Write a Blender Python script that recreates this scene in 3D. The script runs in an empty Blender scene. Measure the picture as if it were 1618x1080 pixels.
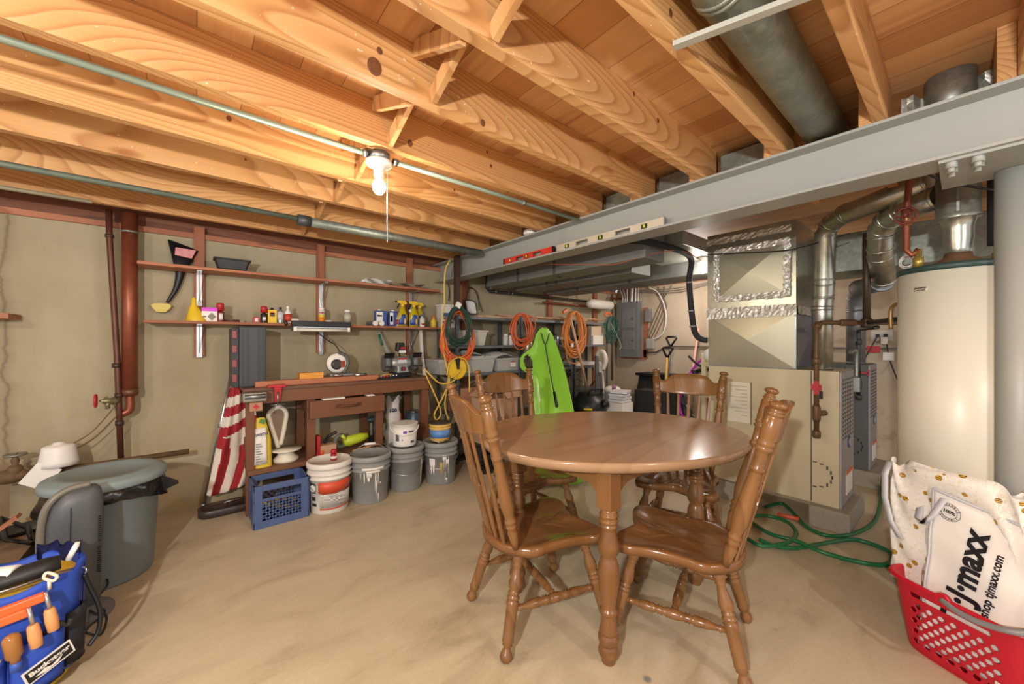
import bpy, math, random
from mathutils import Vector, Matrix
random.seed(7)
S = bpy.context.scene
COL = S.collection
PI = math.pi

# ---------------------------------------------------------------- camera, world, lights, exposure
FPX, CX, CY, CH = 597.0, 809.0, 539.0, 1.25      # focal length in pixels, level horizon row, camera height
FX, FY = .641, .7675
cam = bpy.data.cameras.new('camera')
cam.sensor_width = 36.0; cam.lens = FPX / 1618 * 36.0; cam.clip_start = .05
cam.shift_y = -(540 - CY) / 1618
camo = bpy.data.objects.new('camera', cam); COL.objects.link(camo)
camo.location = (0, 0, CH)
camo.rotation_euler = (PI / 2, 0, math.atan2(FY, FX) - PI / 2)
S.camera = camo
S.view_settings.view_transform = 'Standard'; S.view_settings.look = 'None'
S.view_settings.gamma = 1; S.view_settings.use_curve_mapping = False
S.view_settings.exposure = 0.0
w = bpy.data.worlds.new('world'); S.world = w; w.use_nodes = True
w.node_tree.nodes['Background'].inputs[0].default_value = (.97, .98, 1.0, 1)
w.node_tree.nodes['Background'].inputs[1].default_value = .95

def lamp(name, loc, power, col=(1, .86, .68), size=.06, kind='POINT'):
    l = bpy.data.lights.new(name, kind); l.energy = power; l.color = col
    l.shadow_soft_size = size
    o = bpy.data.objects.new(name, l); COL.objects.link(o); o.location = loc
    return o
lamp('key_lamp', (-.95, -.15, 1.62), 215, (1, .975, .94), .035)
lamp('ceiling_bulb_light', (.625, 1.71, 1.90), 20, (1, .86, .66), .035)
lamp('furnace_bulb_light', (3.42, 1.475, 1.855), 12, (1, .93, .86), .035)
lamp('far_corner_fill_light', (4.65, 2.1, 1.98), 34, (1, .95, .9), .05)  # added fill with no fixture, brightens the far wall and shelving
lamp('rear_fill_light', (-1.4, 1.4, 1.95), 36, (1, .92, .80), .05)  # added fill light, out of view to the left
lamp('side_fill_light', (1.2, -1.6, 1.95), 60, (1, .97, .93), .05)  # added fill light behind the camera, no real bulb there

def P(px, py, X=None, Y=None, Z=None, D=None):   # point of the room seen at a spot of the photo, on a known plane
    u = (px - CX) / FPX; v = (CY - py) / FPX
    r = (FX + u * FY, FY - u * FX, v)
    t = X / r[0] if X is not None else Y / r[1] if Y is not None else (Z - CH) / r[2] if Z is not None else D
    return Vector((r[0] * t, r[1] * t, CH + r[2] * t))

# ---------------------------------------------------------------- mesh builder
class MB:
    def __init__(s): s.v = []; s.f = []; s.m = []; s.sm = []; s.cur = 0
    def add(s, vs, fs, smooth=False):
        b = len(s.v); s.v += [tuple(p) for p in vs]
        for f in fs: s.f.append([b + i for i in f]); s.m.append(s.cur); s.sm.append(smooth)
        return s
    def box(s, x0, x1, y0, y1, z0, z1):
        vs = [(x, y, z) for z in (z0, z1) for y in (y0, y1) for x in (x0, x1)]
        return s.add(vs, [(0,2,3,1),(4,5,7,6),(0,1,5,4),(2,6,7,3),(0,4,6,2),(1,3,7,5)])
    def obox(s, c, sz, M=None):                  # centred box, rotated by M
        c = Vector(c); hx, hy, hz = sz[0]/2, sz[1]/2, sz[2]/2
        vs = [Vector((x, y, z)) for z in (-hz, hz) for y in (-hy, hy) for x in (-hx, hx)]
        if M is not None: vs = [M @ q for q in vs]
        return s.add([q + c for q in vs], [(0,2,3,1),(4,5,7,6),(0,1,5,4),(2,6,7,3),(0,4,6,2),(1,3,7,5)])
    def bar(s, a, b, w, h, up=(0, 0, 1)):        # rectangular bar from a to b
        a = Vector(a); b = Vector(b); d = (b - a).normalized(); u = Vector(up)
        if abs(d.dot(u)) > .98: u = Vector((1, 0, 0))
        x = d.cross(u).normalized(); y = x.cross(d)
        vs = [p + x * (i * w / 2) + y * (j * h / 2) for p in (a, b) for j in (-1, 1) for i in (-1, 1)]
        return s.add(vs, [(0,1,3,2),(4,6,7,5),(0,4,5,1),(2,3,7,6),(0,2,6,4),(1,5,7,3)])
    def turn(s, a, b, prof, n=14, cap=True, sx=1, sy=1, up=None):   # profile of (t, r) spun round a->b
        a = Vector(a); b = Vector(b); d = b - a; dn = d.normalized()
        u = Vector(up) if up else Vector((0, 0, 1))
        if abs(dn.dot(u)) > .95: u = Vector((1, 0, 0))
        x = dn.cross(u).normalized(); y = dn.cross(x)
        vs = []; fs = []
        for t, r in prof:
            c = a + d * t
            for k in range(n):
                g = 2 * PI * k / n; vs.append(c + x * (math.cos(g) * r * sx) + y * (math.sin(g) * r * sy))
        for i in range(len(prof) - 1):
            for k in range(n):
                k2 = (k + 1) % n; fs.append((i*n+k, i*n+k2, (i+1)*n+k2, (i+1)*n+k))
        s.add(vs, fs, True)
        if cap:
            m = len(prof) - 1
            b0 = len(s.v) - len(vs)
            for q in (0, m):
                if prof[q][1] > 1e-4:
                    ring = [b0 + q*n + k for k in range(n)]
                    s.f.append(ring if q else ring[::-1]); s.m.append(s.cur); s.sm.append(False)
        return s
    def cyl(s, a, b, r, r2=None, n=14): return s.turn(a, b, [(0, r), (1, r if r2 is None else r2)], n)
    def lathe(s, c, prof, n=24, cap=True):       # prof of (r, z) round vertical axis at c
        c = Vector(c); vs = []; fs = []
        for r, z in prof:
            for k in range(n):
                g = 2*PI*k/n; vs.append((c.x + r*math.cos(g), c.y + r*math.sin(g), c.z + z))
        for i in range(len(prof)-1):
            for k in range(n):
                k2 = (k+1) % n; fs.append((i*n+k, i*n+k2, (i+1)*n+k2, (i+1)*n+k))
        b0 = len(s.v); s.add(vs, fs, True)
        if cap:
            for q in (0, len(prof)-1):
                if prof[q][0] > 1e-4:
                    ring = [b0+q*n+k for k in range(n)]
                    s.f.append(ring if q else ring[::-1]); s.m.append(s.cur); s.sm.append(False)
        return s
    def arc(s, c, r, z0, z1, a0, a1, n=16, r2=None, th=.0012):      # curved label wrapped on a cylinder
        c = Vector(c); vs = []; r2 = r if r2 is None else r2
        for rr in (0, th):
            for (z, q) in ((z0, r), (z1, r2)):
                for k in range(n+1):
                    g = a0 + (a1-a0)*k/n; vs.append((c.x+(q+rr)*math.cos(g), c.y+(q+rr)*math.sin(g), c.z+z))
        fs = []; m = n+1
        for k in range(n):
            fs += [(2*m+k, 2*m+k+1, 3*m+k+1, 3*m+k), (k, m+k, m+k+1, k+1), (m+k, 3*m+k, 3*m+k+1, m+k+1), (k, k+1, 2*m+k+1, 2*m+k)]
        fs += [(0, 2*m, 3*m, m), (n, m+n, 3*m+n, 2*m+n)]
        return s.add(vs, fs, True)
    def tube(s, pts, r, n=8, closed=False, smooth_path=True, sub=6):
        pts = [Vector(p) for p in pts]
        if smooth_path and len(pts) > 2:
            q = []; L = len(pts); rng = range(L if closed else L-1)
            for i in rng:
                p0 = pts[(i-1) % L] if closed or i > 0 else pts[0]; p1 = pts[i]; p2 = pts[(i+1) % L]
                p3 = pts[(i+2) % L] if closed or i+2 < L else pts[-1]
                for k in range(sub):
                    t = k/sub; q.append(.5*((2*p1)+(p2-p0)*t+(2*p0-5*p1+4*p2-p3)*t*t+(3*p1-p0-3*p2+p3)*t**3))
            if not closed: q.append(pts[-1])
            pts = q
        L = len(pts); vs = []; fs = []; px = None
        for i, p in enumerate(pts):
            a = pts[(i-1) % L] if closed or i else p; b = pts[(i+1) % L] if closed or i < L-1 else p
            d = (b-a)
            d = d.normalized() if d.length > 1e-9 else Vector((0, 0, 1))
            if px is None:
                u = Vector((0, 0, 1)) if abs(d.z) < .9 else Vector((1, 0, 0)); px = d.cross(u).normalized()
            px = (px - d*px.dot(d))
            px = px.normalized() if px.length > 1e-6 else d.orthogonal().normalized()
            y = d.cross(px); rr = r(i/(L-1)) if callable(r) else r
            for k in range(n):
                g = 2*PI*k/n; vs.append(p + px*(math.cos(g)*rr) + y*(math.sin(g)*rr))
        for i in range(L if closed else L-1):
            j = (i+1) % L
            for k in range(n):
                k2 = (k+1) % n; fs.append((i*n+k, i*n+k2, j*n+k2, j*n+k))
        b0 = len(s.v); s.add(vs, fs, True)
        if not closed:
            s.f += [[b0+k for k in range(n)][::-1], [b0+(L-1)*n+k for k in range(n)]]; s.m += [s.cur]*2; s.sm += [False]*2
        return s
    def ball(s, c, r, n=12, m=8, sz=None):
        c = Vector(c); sz = sz or (1, 1, 1); vs = []; fs = []
        for i in range(m+1):
            f = PI*i/m
            for k in range(n):
                g = 2*PI*k/n; vs.append((c.x+r*sz[0]*math.sin(f)*math.cos(g), c.y+r*sz[1]*math.sin(f)*math.sin(g), c.z+r*sz[2]*math.cos(f)))
        for i in range(m):
            for k in range(n):
                k2 = (k+1) % n; fs.append((i*n+k, (i+1)*n+k, (i+1)*n+k2, i*n+k2))
        return s.add(vs, fs, True)
    def prism(s, pts, a, ex):                    # polygon (3-D points) pushed along vector ex
        pts = [Vector(p) for p in pts]; ex = Vector(ex); n = len(pts)
        fs = [list(range(n))[::-1], [n+i for i in range(n)]] + [(i, (i+1) % n, n+(i+1) % n, n+i) for i in range(n)]
        return s.add(pts + [p+ex for p in pts], fs)
    def grid(s, rows, smooth=True):              # rows of points -> surface
        n = len(rows[0]); vs = [p for r in rows for p in r]
        return s.add(vs, [(i*n+k, i*n+k+1, (i+1)*n+k+1, (i+1)*n+k) for i in range(len(rows)-1) for k in range(n-1)], smooth)
    def slab(s, rows, ex, smooth=True):          # surface given thickness ex
        n = len(rows[0]); m = len(rows); a = [Vector(p) for r in rows for p in r]; ex = Vector(ex); o = n*m
        fs = []
        for i in range(m-1):
            for k in range(n-1):
                q = (i*n+k, i*n+k+1, (i+1)*n+k+1, (i+1)*n+k); fs += [q, tuple(o+z for z in q[::-1])]
        for i in range(m-1):
            fs += [(i*n, (i+1)*n, o+(i+1)*n, o+i*n), (i*n+n-1, o+i*n+n-1, o+(i+1)*n+n-1, (i+1)*n+n-1)]
        for k in range(n-1):
            fs += [(k, o+k, o+k+1, k+1), ((m-1)*n+k, (m-1)*n+k+1, o+(m-1)*n+k+1, o+(m-1)*n+k)]
        return s.add(a + [p+ex for p in a], fs, smooth)
    def build(s, name, mat, par=None, local=False, bevel=0, solid=0, auto=True):
        me = bpy.data.meshes.new(name); vs = [Vector(p) for p in s.v]; org = Vector((0, 0, 0))
        if par is not None:
            if not local:
                M = WM[par.name].inverted(); vs = [M @ p for p in vs]
        else:
            lo = [min(p[i] for p in vs) for i in range(3)]; hi = [max(p[i] for p in vs) for i in range(3)]
            org = Vector(((lo[0]+hi[0])/2, (lo[1]+hi[1])/2, lo[2])); vs = [p-org for p in vs]
        me.from_pydata([tuple(p) for p in vs], [], s.f)
        for q in (mat if isinstance(mat, (list, tuple)) else [mat]): me.materials.append(q)
        me.polygons.foreach_set('material_index', s.m); me.polygons.foreach_set('use_smooth', s.sm)
        me.update()
        o = bpy.data.objects.new(name, me); COL.objects.link(o)
        if par is not None: o.parent = par; WM[o.name] = WM[par.name]
        else: o.location = org; WM[o.name] = Matrix.Translation(org)
        if bevel:
            b = o.modifiers.new('bevel', 'BEVEL'); b.width = bevel; b.segments = 2; b.limit_method = 'ANGLE'; b.angle_limit = .7
        return o
WM = {}
def tag(o, label, cat, group=None):
    o['label'] = label; o['category'] = cat
    if group: o['group'] = group
    return o
def struct(o): o['kind'] = 'structure'; return o
def thing(name, label, cat, loc, rz=0, group=None):
    o = bpy.data.objects.new(name, None); COL.objects.link(o); o.empty_display_size = .1
    o.location = loc; o.rotation_euler = (0, 0, rz)
    WM[o.name] = Matrix.Translation(Vector(loc)) @ Matrix.Rotation(rz, 4, 'Z')
    return tag(o, label, cat, group)
def dup(root, loc, rz, label, group=None):
    def cp(o, par):
        c = o.copy(); COL.objects.link(c); c.parent = par
        for ch in [q for q in bpy.data.objects if q.parent == o]: cp(ch, c)
        return c
    r = cp(root, None); r.location = loc; r.rotation_euler = (0, 0, rz); r['label'] = label
    if group: r['group'] = group
    return r
def text(s, size, M, mat, par, name='lettering', ext=.0008, bold=0, sx=1):
    c = bpy.data.curves.new('t', 'FONT'); c.body = s; c.size = size; c.extrude = ext; c.offset = bold
    c.align_x = 'CENTER'; c.align_y = 'CENTER'
    o = bpy.data.objects.new('t', c); COL.objects.link(o)
    bpy.context.view_layer.update()
    me = bpy.data.meshes.new_from_object(o.evaluated_get(bpy.context.evaluated_depsgraph_get()))
    bpy.data.objects.remove(o)
    T = WM[par.name].inverted() @ M @ Matrix.Diagonal((sx, 1, 1, 1)) if par is not None else M
    me.transform(T); me.materials.clear(); me.materials.append(mat); me.name = name
    r = bpy.data.objects.new(name, me); COL.objects.link(r); r.parent = par; WM[r.name] = WM[par.name]
    return r
def frame(o, x, y):                              # matrix with origin o, x and y axes
    x = Vector(x).normalized(); y = Vector(y); y = (y-x*y.dot(x)).normalized(); z = x.cross(y)
    return Matrix(((x.x, y.x, z.x, o[0]), (x.y, y.y, z.y, o[1]), (x.z, y.z, z.z, o[2]), (0, 0, 0, 1)))

# ---------------------------------------------------------------- materials
def lin(h):
    c = [int(h[i:i+2], 16)/255 for i in (0, 2, 4)]
    return tuple(((x+.055)/1.055)**2.4 if x > .04045 else x/12.92 for x in c) + (1,)
MC = {}
class NT:
    def __init__(s, name):
        s.m = bpy.data.materials.new(name); s.m.use_nodes = True; s.t = s.m.node_tree; s.b = s.t.nodes['Principled BSDF']
    def n(s, typ, **k):
        q = s.t.nodes.new('ShaderNode'+typ)
        for a, v in k.items():
            if a.startswith('i_'):
                a = a[2:]; q.inputs[int(a) if a.isdigit() else a.replace('_', ' ')].default_value = v
            else: setattr(q, a, v)
        return q
    def l(s, a, b, o=0, i=0):
        s.t.links.new(a.outputs[o], b.inputs[i] if not isinstance(b, str) else s.b.inputs[b])
    def coord(s, scale=(1, 1, 1), rnd=True, world=False):
        tc = s.n('TexCoord'); mp = s.n('Mapping'); mp.inputs['Scale'].default_value = scale
        if world:
            g = s.n('NewGeometry'); s.l(g, mp, 0, 0)
        elif rnd:
            oi = s.n('ObjectInfo'); ad = s.n('VectorMath', operation='ADD'); sc = s.n('MapRange', i_3=0, i_4=37)
            s.t.links.new(oi.outputs['Random'], sc.inputs[0]); s.t.links.new(tc.outputs['Object'], ad.inputs[0])
            s.t.links.new(sc.outputs[0], ad.inputs[1]); s.l(ad, mp)
        else: s.t.links.new(tc.outputs['Object'], mp.inputs[0])
        return mp
    def noise(s, mp, scale, detail=3, rough=.55, dist=0):
        q = s.n('TexNoise', i_Scale=scale, i_Detail=detail, i_Roughness=rough, i_Distortion=dist); s.l(mp, q); return q
    def ramp(s, src, stops, o=0):
        q = s.n('ValToRGB'); e = q.color_ramp.elements
        while len(e) < len(stops): e.new(.5)
        for k, (p, c) in enumerate(stops):
            e[k].position = p; e[k].color = lin(c) if isinstance(c, str) else (c, c, c, 1)
        s.l(src, q, o); return q
    def mix(s, f, a, b, mode='MIX'):
        q = s.n('Mix', data_type='RGBA', blend_type=mode)
        for v, i in ((f, 0), (a, 6), (b, 7)):
            if hasattr(v, 'outputs'): s.t.links.new(v.outputs[0] if v.bl_idname != 'ShaderNodeMix' else v.outputs[2], q.inputs[i])
            else: q.inputs[i].default_value = lin(v) if isinstance(v, str) else v
        return q
    def out(s, q):
        s.t.links.new(q.outputs[2] if q.bl_idname == 'ShaderNodeMix' else q.outputs[0], s.b.inputs['Base Color'])
    def bump(s, q, st=.2, d=.01):
        bp = s.n('Bump', i_Strength=st, i_Distance=d)
        s.t.links.new(q.outputs[0], bp.inputs['Height']); s.t.links.new(bp.outputs[0], s.b.inputs['Normal'])
def mat(hexc, rough=.5, metal=0, var=.12, scale=9, spec=None, trans=0, alpha=1, emit=0, bump=0):
    key = (hexc, rough, metal, var, scale, trans, alpha, emit, bump)
    if key in MC: return MC[key]
    N = NT('finish_'+hexc); mp = N.coord()
    c = lin(hexc); q = N.noise(mp, scale, 4)
    dk = tuple(x*(1-var) for x in c[:3])+(1,); lt = tuple(min(1, x*(1+var)) for x in c[:3])+(1,)
    mx = N.mix(q, dk, lt); N.out(mx)
    N.b.inputs['Roughness'].default_value = rough; N.b.inputs['Metallic'].default_value = metal
    if trans: N.b.inputs['Transmission Weight'].default_value = trans
    if alpha < 1: N.b.inputs['Alpha'].default_value = alpha
    if emit:
        N.b.inputs['Emission Color'].default_value = c; N.b.inputs['Emission Strength'].default_value = emit
    if bump: N.bump(q, bump, .004)
    MC[key] = N.m
    return N.m
def wood(name, dark, mid, light, axis=0, freq=9, ring=13, rough=.6, knots=True, spec=.4, speck=False, tone=.35, st=6):
    N = NT(name); sc = [freq*.55]*3; sc[axis] = freq*.55/st
    mp = N.coord(tuple(sc)); a = N.noise(mp, .42, 1.2, .4)
    mu = N.n('Math', operation='MULTIPLY', i_1=ring*3.0); N.l(a, mu)
    pp = N.n('Math', operation='FRACT'); N.l(mu, pp)
    g = N.ramp(pp, [(0, light), (.62, mid), (.90, dark), (1, light)])
    sc2 = [110]*3; sc2[axis] = 2.2
    f = N.noise(N.coord(tuple(sc2)), 1, 3); fr = N.ramp(f, [(.3, .72), (.7, 1.0)])
    m1 = N.mix(.45, g, fr, 'MULTIPLY')
    b = N.noise(N.coord((1.3, 1.3, 1.3)), 1, 2); br = N.ramp(b, [(.3, mid), (.75, light)])
    m2 = N.mix(tone, m1, br)
    if knots:
        sk = [3.4]*3; sk[axis] = 1.3
        v = N.n('TexVoronoi', i_Scale=1.0); N.l(N.coord(tuple(sk)), v)
        kr = N.ramp(v, [(.0, 1.0), (.05, 1.0), (.10, 0.0)])
        m2 = N.mix(kr, m2, dark)
    if speck:
        v2 = N.noise(N.coord((1, 1, 1)), 75, 1); sr = N.ramp(v2, [(.74, 0.0), (.78, .8)]); m2 = N.mix(sr, m2, 'EFDCC0')
    oi = N.n('ObjectInfo'); hr = N.n('MapRange', i_3=.90, i_4=1.08); N.t.links.new(oi.outputs['Random'], hr.inputs[0])
    hs = N.n('HueSaturation'); N.t.links.new(m2.outputs[2], hs.inputs['Color']); N.t.links.new(hr.outputs[0], hs.inputs['Value'])
    N.out(hs)
    N.b.inputs['Roughness'].default_value = rough; N.b.inputs['Specular IOR Level'].default_value = spec
    N.bump(f, .08, .004)
    return N.m
M_joist = wood('joist_wood', 'A56C3A', 'CB965C', 'D8A872', 0, 9, 22, speck=True)
M_joist_red = wood('rim_wood', '5E3522', '7A4A33', '8C5840', 0, 9, 6, speck=False)
M_brace = wood('brace_wood', 'A56C3A', 'CB965C', 'D8A872', 2, 9, 5, knots=False)
M_cleat = wood('cleat_wood', '7A4630', '96593F', 'A86A4C', 2, 9, 5, knots=False)
M_shelf = wood('shelf_board_wood', '8A5238', 'A66A4A', 'B8795A', 0, 9, 5)
M_chair = wood('chair_wood', '57391F', '78522E', '866038', 2, 14, 4, rough=.24, knots=False, spec=.5, tone=.6)
M_seat = wood('seat_wood', '57391F', '754F2D', '835C36', 0, 9, 4, rough=.17, knots=False, spec=.5, tone=.6)
M_table = wood('table_wood', '86664A', '967658', 'A08264', 0, 9, 3, rough=.17, knots=False, spec=.5, tone=.6)
M_lumber = wood('lumber_wood', 'B0805A', 'CFA27A', 'DDB692', 0, 20, 4, knots=False)
M_bench = mat('74492F', .45, var=.18)
M_black = mat('17171A', .45); M_dark = mat('2B2B2B', .55); M_steel = mat('B8BABC', .28, .95, .1)
M_white = mat('E9E6DF', .45, var=.05); M_grey = mat('8C9092', .5); M_zinc = mat('9EA2A2', .35, .9, .2, 30)
M_red = mat('B5232B', .4); M_yellow = mat('E6C02A', .45); M_blue = mat('2F53A8', .5)
M_orange = mat('E2652C', .45); M_green = mat('1E6B4A', .4); M_dgreen = mat('1F4030', .5)
M_cord_y = mat('D9B64A', .5); M_cord_o = mat('E0662F', .5); M_copper = mat('8A4B34', .4, .45, .3, 14)
M_gaspipe = mat('6E5238', .5, .35, .35, 20); M_gun = mat('55585A', .45, .5, .2)
M_cream = mat('DEDAC8', .35, var=.02, scale=3); M_beam = mat('9A9C97', .42, var=.05, scale=4)
M_fcream = mat('C9BE9C', .4, var=.05, scale=4); M_fgrey = mat('9FA0A2', .35, .2, .1)
def galv(name, a, b, rough=.34, metal=.85, sc=55):
    N = NT(name); mp = N.coord(); v = N.n('TexVoronoi', i_Scale=sc); N.l(mp, v)
    nz = N.noise(mp, 5, 4); r1 = N.ramp(nz, [(.3, a), (.7, b)])
    sep = N.n('SeparateColor'); N.l(v, sep, 1, 0)
    rr = N.ramp(sep, [(0, .72), (1, 1.0)]); mx = N.mix(.8, r1, rr, 'MULTIPLY'); N.out(mx)
    N.b.inputs['Metallic'].default_value = metal; N.b.inputs['Roughness'].default_value = rough
    N.bump(nz, .12, .01); return N.m
M_galv = galv('galvanised_sheet', '8F938A', 'B4B6AC', .42, .7)
M_galv_dark = galv('weathered_galvanised_sheet', '848A80', 'A6AB9E', .45, .5, 40)
M_galv_bright = galv('bright_galvanised_sheet', 'BDBBAA', 'D6D3C0', .28, .85, 90)
M_panel = mat('B5B098', .32, .55, .05, 3)
M_duct = mat('7E7E78', .55, .2, .15, 12)
def foil():
    N = NT('crumpled_foil'); mp = N.coord(); q = N.noise(mp, 38, 4, .6, 1.5); N.out(N.ramp(q, [(.3, 'BDB8AC'), (.7, 'F0ECE2')]))
    N.b.inputs['Metallic'].default_value = .5; N.b.inputs['Roughness'].default_value = .3; N.bump(q, .8, .006); return N.m
M_foil = foil()
def conc_floor():
    N = NT('floor_concrete'); mp = N.coord((1, 1, 1), world=True)
    a = N.noise(mp, .9, 5, .6); b = N.noise(N.coord((.8, 2.2, 1), world=True), 2.4, 6, .65, .8); c = N.noise(mp, 60, 3)
    r = N.ramp(a, [(.28, 'A39478'), (.5, 'BCAE90'), (.72, 'CDC0A2')])
    r2 = N.ramp(b, [(.30, '96866C'), (.44, 'BCAE92'), (.70, 'CEC2A6')])
    m = N.mix(.5, r, r2); s = N.ramp(c, [(.3, .93), (.6, 1.0)]); m = N.mix(1, m, s, 'MULTIPLY')
    v = N.n('TexVoronoi', i_Scale=1.5); N.l(mp, v); kr = N.ramp(v, [(.0, .9), (.022, .8), (.034, 0.0)]); m = N.mix(kr, m, '6C6F72')
    N.out(m); rr = N.ramp(b, [(.3, .30), (.7, .52)]); N.t.links.new(rr.outputs[0], N.b.inputs['Roughness']); N.bump(b, .06, .02)
    return N.m
def conc_wall(name, lo, mid, hi, st, seam=False):
    N = NT(name); mp = N.coord((1, 1, 1), world=True)
    a = N.noise(mp, 1.3, 5, .6); r = N.ramp(a, [(.3, lo), (.5, mid), (.72, hi)])
    b = N.noise(N.coord((1, 1, .25), world=True), 2.3, 5, .6); m = N.mix(.35, r, N.ramp(b, [(.35, st), (.6, hi)]))
    # mineral bloom patches low on the wall
    g = N.n('NewGeometry'); sp = N.n('SeparateXYZ'); N.l(g, sp)
    h = N.n('MapRange', i_1=.15, i_2=.95, i_3=1, i_4=0); N.t.links.new(sp.outputs['Z'], h.inputs[0])
    e = N.noise(mp, 6, 5, .7, 1.2); er = N.ramp(e, [(.52, 0.0), (.62, .6)]); mm = N.n('Math', operation='MULTIPLY'); N.l(er, mm); N.t.links.new(h.outputs[0], mm.inputs[1])
    m = N.mix(mm, m, 'B89A5A' if seam else 'A08C74')
    if seam:
        d = N.n('Math', operation='ADD', i_1=.90); N.t.links.new(sp.outputs['X'], d.inputs[0])
        w1 = N.noise(N.coord((1, 1, 4), world=True), 1.6, 4); w2 = N.n('Math', operation='MULTIPLY_ADD', i_1=.10, i_2=-.05); N.l(w1, w2)
        d2 = N.n('Math', operation='ADD'); N.l(d, d2); N.l(w2, d2, 0, 1); ab = N.n('Math', operation='ABSOLUTE'); N.l(d2, ab)
        sr = N.ramp(ab, [(0, .7), (.012, .25), (.05, 0.0)]); m = N.mix(sr, m, '6C5C42')
    N.out(m); N.b.inputs['Roughness'].default_value = .85; N.b.inputs['Specular IOR Level'].default_value = .25
    N.bump(N.noise(mp, 9, 6, .7), .25, .02); return N.m
def planks():
    N = NT('subfloor_planks'); g = N.n('NewGeometry'); sp = N.n('SeparateXYZ'); N.l(g, sp)
    dv = N.n('Math', operation='DIVIDE', i_1=.15); N.t.links.new(sp.outputs['X'], dv.inputs[0])
    fl = N.n('Math', operation='FLOOR'); N.l(dv, fl); fr = N.n('Math', operation='FRACT'); N.l(dv, fr)
    wn = N.n('TexWhiteNoise', noise_dimensions='1D'); N.t.links.new(fl.outputs[0], wn.inputs['W'])
    c = N.ramp(wn, [(0, 'B47A4A'), (.35, 'CE9A66'), (.7, 'DBAA76'), (1, 'C0854F')])
    gr = N.noise(N.coord((40, 2, 2), world=True), 1, 4, .6); m = N.mix(.6, c, N.ramp(gr, [(.3, .76), (.65, 1.0)]), 'MULTIPLY')
    st = N.noise(N.coord((8, .8, 1), world=True), 1, 3); m = N.mix(N.ramp(st, [(.56, 0.0), (.68, .55)]), m, '9A5A34')
    gap = N.ramp(fr, [(0, 1.0), (.025, 0.0)]); m = N.mix(gap, m, '2E1A10'); N.out(m)
    N.b.inputs['Roughness'].default_value = .65; N.b.inputs['Specular IOR Level'].default_value = .3
    return N.m
M_floor = conc_floor()
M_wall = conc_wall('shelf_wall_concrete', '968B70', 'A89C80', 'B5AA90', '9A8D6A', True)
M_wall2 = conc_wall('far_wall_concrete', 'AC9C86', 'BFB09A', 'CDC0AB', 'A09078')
M_planks = planks()
M_knot = mat('6E4428', .6, var=.35, scale=60)
M_rock = mat('907A5C', .9, var=.35, scale=6, bump=.8)
# ---------------------------------------------------------------- room shell
WY = 3.76; WX = 5.45
struct(MB().box(-3, WX+.2, -3, WY+.2, -.1, 0).build('floor', M_floor))
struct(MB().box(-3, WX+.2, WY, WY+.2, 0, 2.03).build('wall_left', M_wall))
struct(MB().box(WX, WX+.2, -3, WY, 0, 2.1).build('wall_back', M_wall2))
struct(MB().box(-3, WX+.2, -3, WY+.2, 2.285, 2.31).build('ceiling', M_planks))
struct(MB().box(-3, WX, WY-.02, WY+.16, 2.031, 2.068).build('trim_1', M_shelf))          # sill plate on the shelf wall
struct(MB().box(-3, WX, WY+.03, WY+.07, 2.069, 2.284).build('trim_2', M_joist_red))      # rim joist
struct(MB().box(WX-.02, WX+.15, -3, WY-.03, 2.101, 2.14).build('trim_3', M_shelf))
# rubble footing exposed under the left end of the wall
rows = []
for i in range(15):
    r = []
    for k in range(40):
        z = .50*i/14; x = -3+2.12*k/39
        d = .14*(1-i/14)**.8 + .05*math.sin(k*1.7+i)*math.cos(i*1.1) * (1-i/14) + random.uniform(0, .03)
        d *= min(1, (39-k)/7)
        r.append((x, WY-d if i < 14 else WY, z))
    rows.append(r)
struct(MB().grid(rows).build('trim_4', M_rock))
# joists
JY = [-.50, -.15, .19, .518, .866, 1.225, 1.62, 2.07, 2.47, 2.94, 3.40]
KN = [(592, 105, 1.225, .024), (648, 226, 1.62, .013), (763, 194, 1.225, .012), (600, 80, 1.225, .010), (776, 262, 1.62, .008), (718, 300, 2.07, .007), (362, 187, 2.07, .010), (388, 252, 2.47, .006), (1040, 190, .866, .010), (1002, 148, .866, .008), (1060, 20, .518, .010), (770, 240, 1.62, .006)]
JL = ['joist nearest the right edge of the photo', 'joist over the steel column at the right edge', 'joist with bold dark wavy grain just right of the fat round duct',
      'ceiling joist just left of the fat round galvanised duct', 'speckled ceiling joist, second to the left of the fat round duct',
      'ceiling joist with broad cathedral grain, third to the left of the fat duct', 'ceiling joist whose underside passes just behind the bare bulb',
      'ceiling joist just beyond the bulb and its conduit', 'ceiling joist midway between the bulb and the shelf wall',
      'ceiling joist in front of the long pipe near the shelf wall', 'ceiling joist closest to the shelf wall']
for y, lb in zip(JY, JL):
    b = MB().box(-3, 2.175, y, y+.04, 2.10, 2.284); b.cur = 1
    for px, py, ky, r in KN:
        if ky == y:
            q = P(px, py, Y=y-.001); b.turn((q.x, y-.0012, q.z), (q.x, y, q.z), [(0, r*.7), (.5, r), (1, r)], 18, sx=1, sy=1.25)
    o = b.build('ceiling_joist', [M_joist, M_knot], bevel=.003)
    tag(o, lb, 'joist', 'exposed ceiling joists')
for k, y in enumerate(JY[:7]):
    x1 = 2.95 if k < 4 else 2.40
    o = MB().box(2.03, x1 if k != 1 else 2.5, y+.0415, y+.081, 2.10, 2.284).build('lapped_joist', M_joist)
    tag(o, 'joist end lapped over the steel beam beside the '+['joist at the right edge', 'joist over the column', 'wavy grained joist', 'joist left of the fat duct',
        'speckled joist', 'cathedral grained joist', 'joist behind the bulb'][k], 'joist', 'lapped joists beyond the beam')
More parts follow.
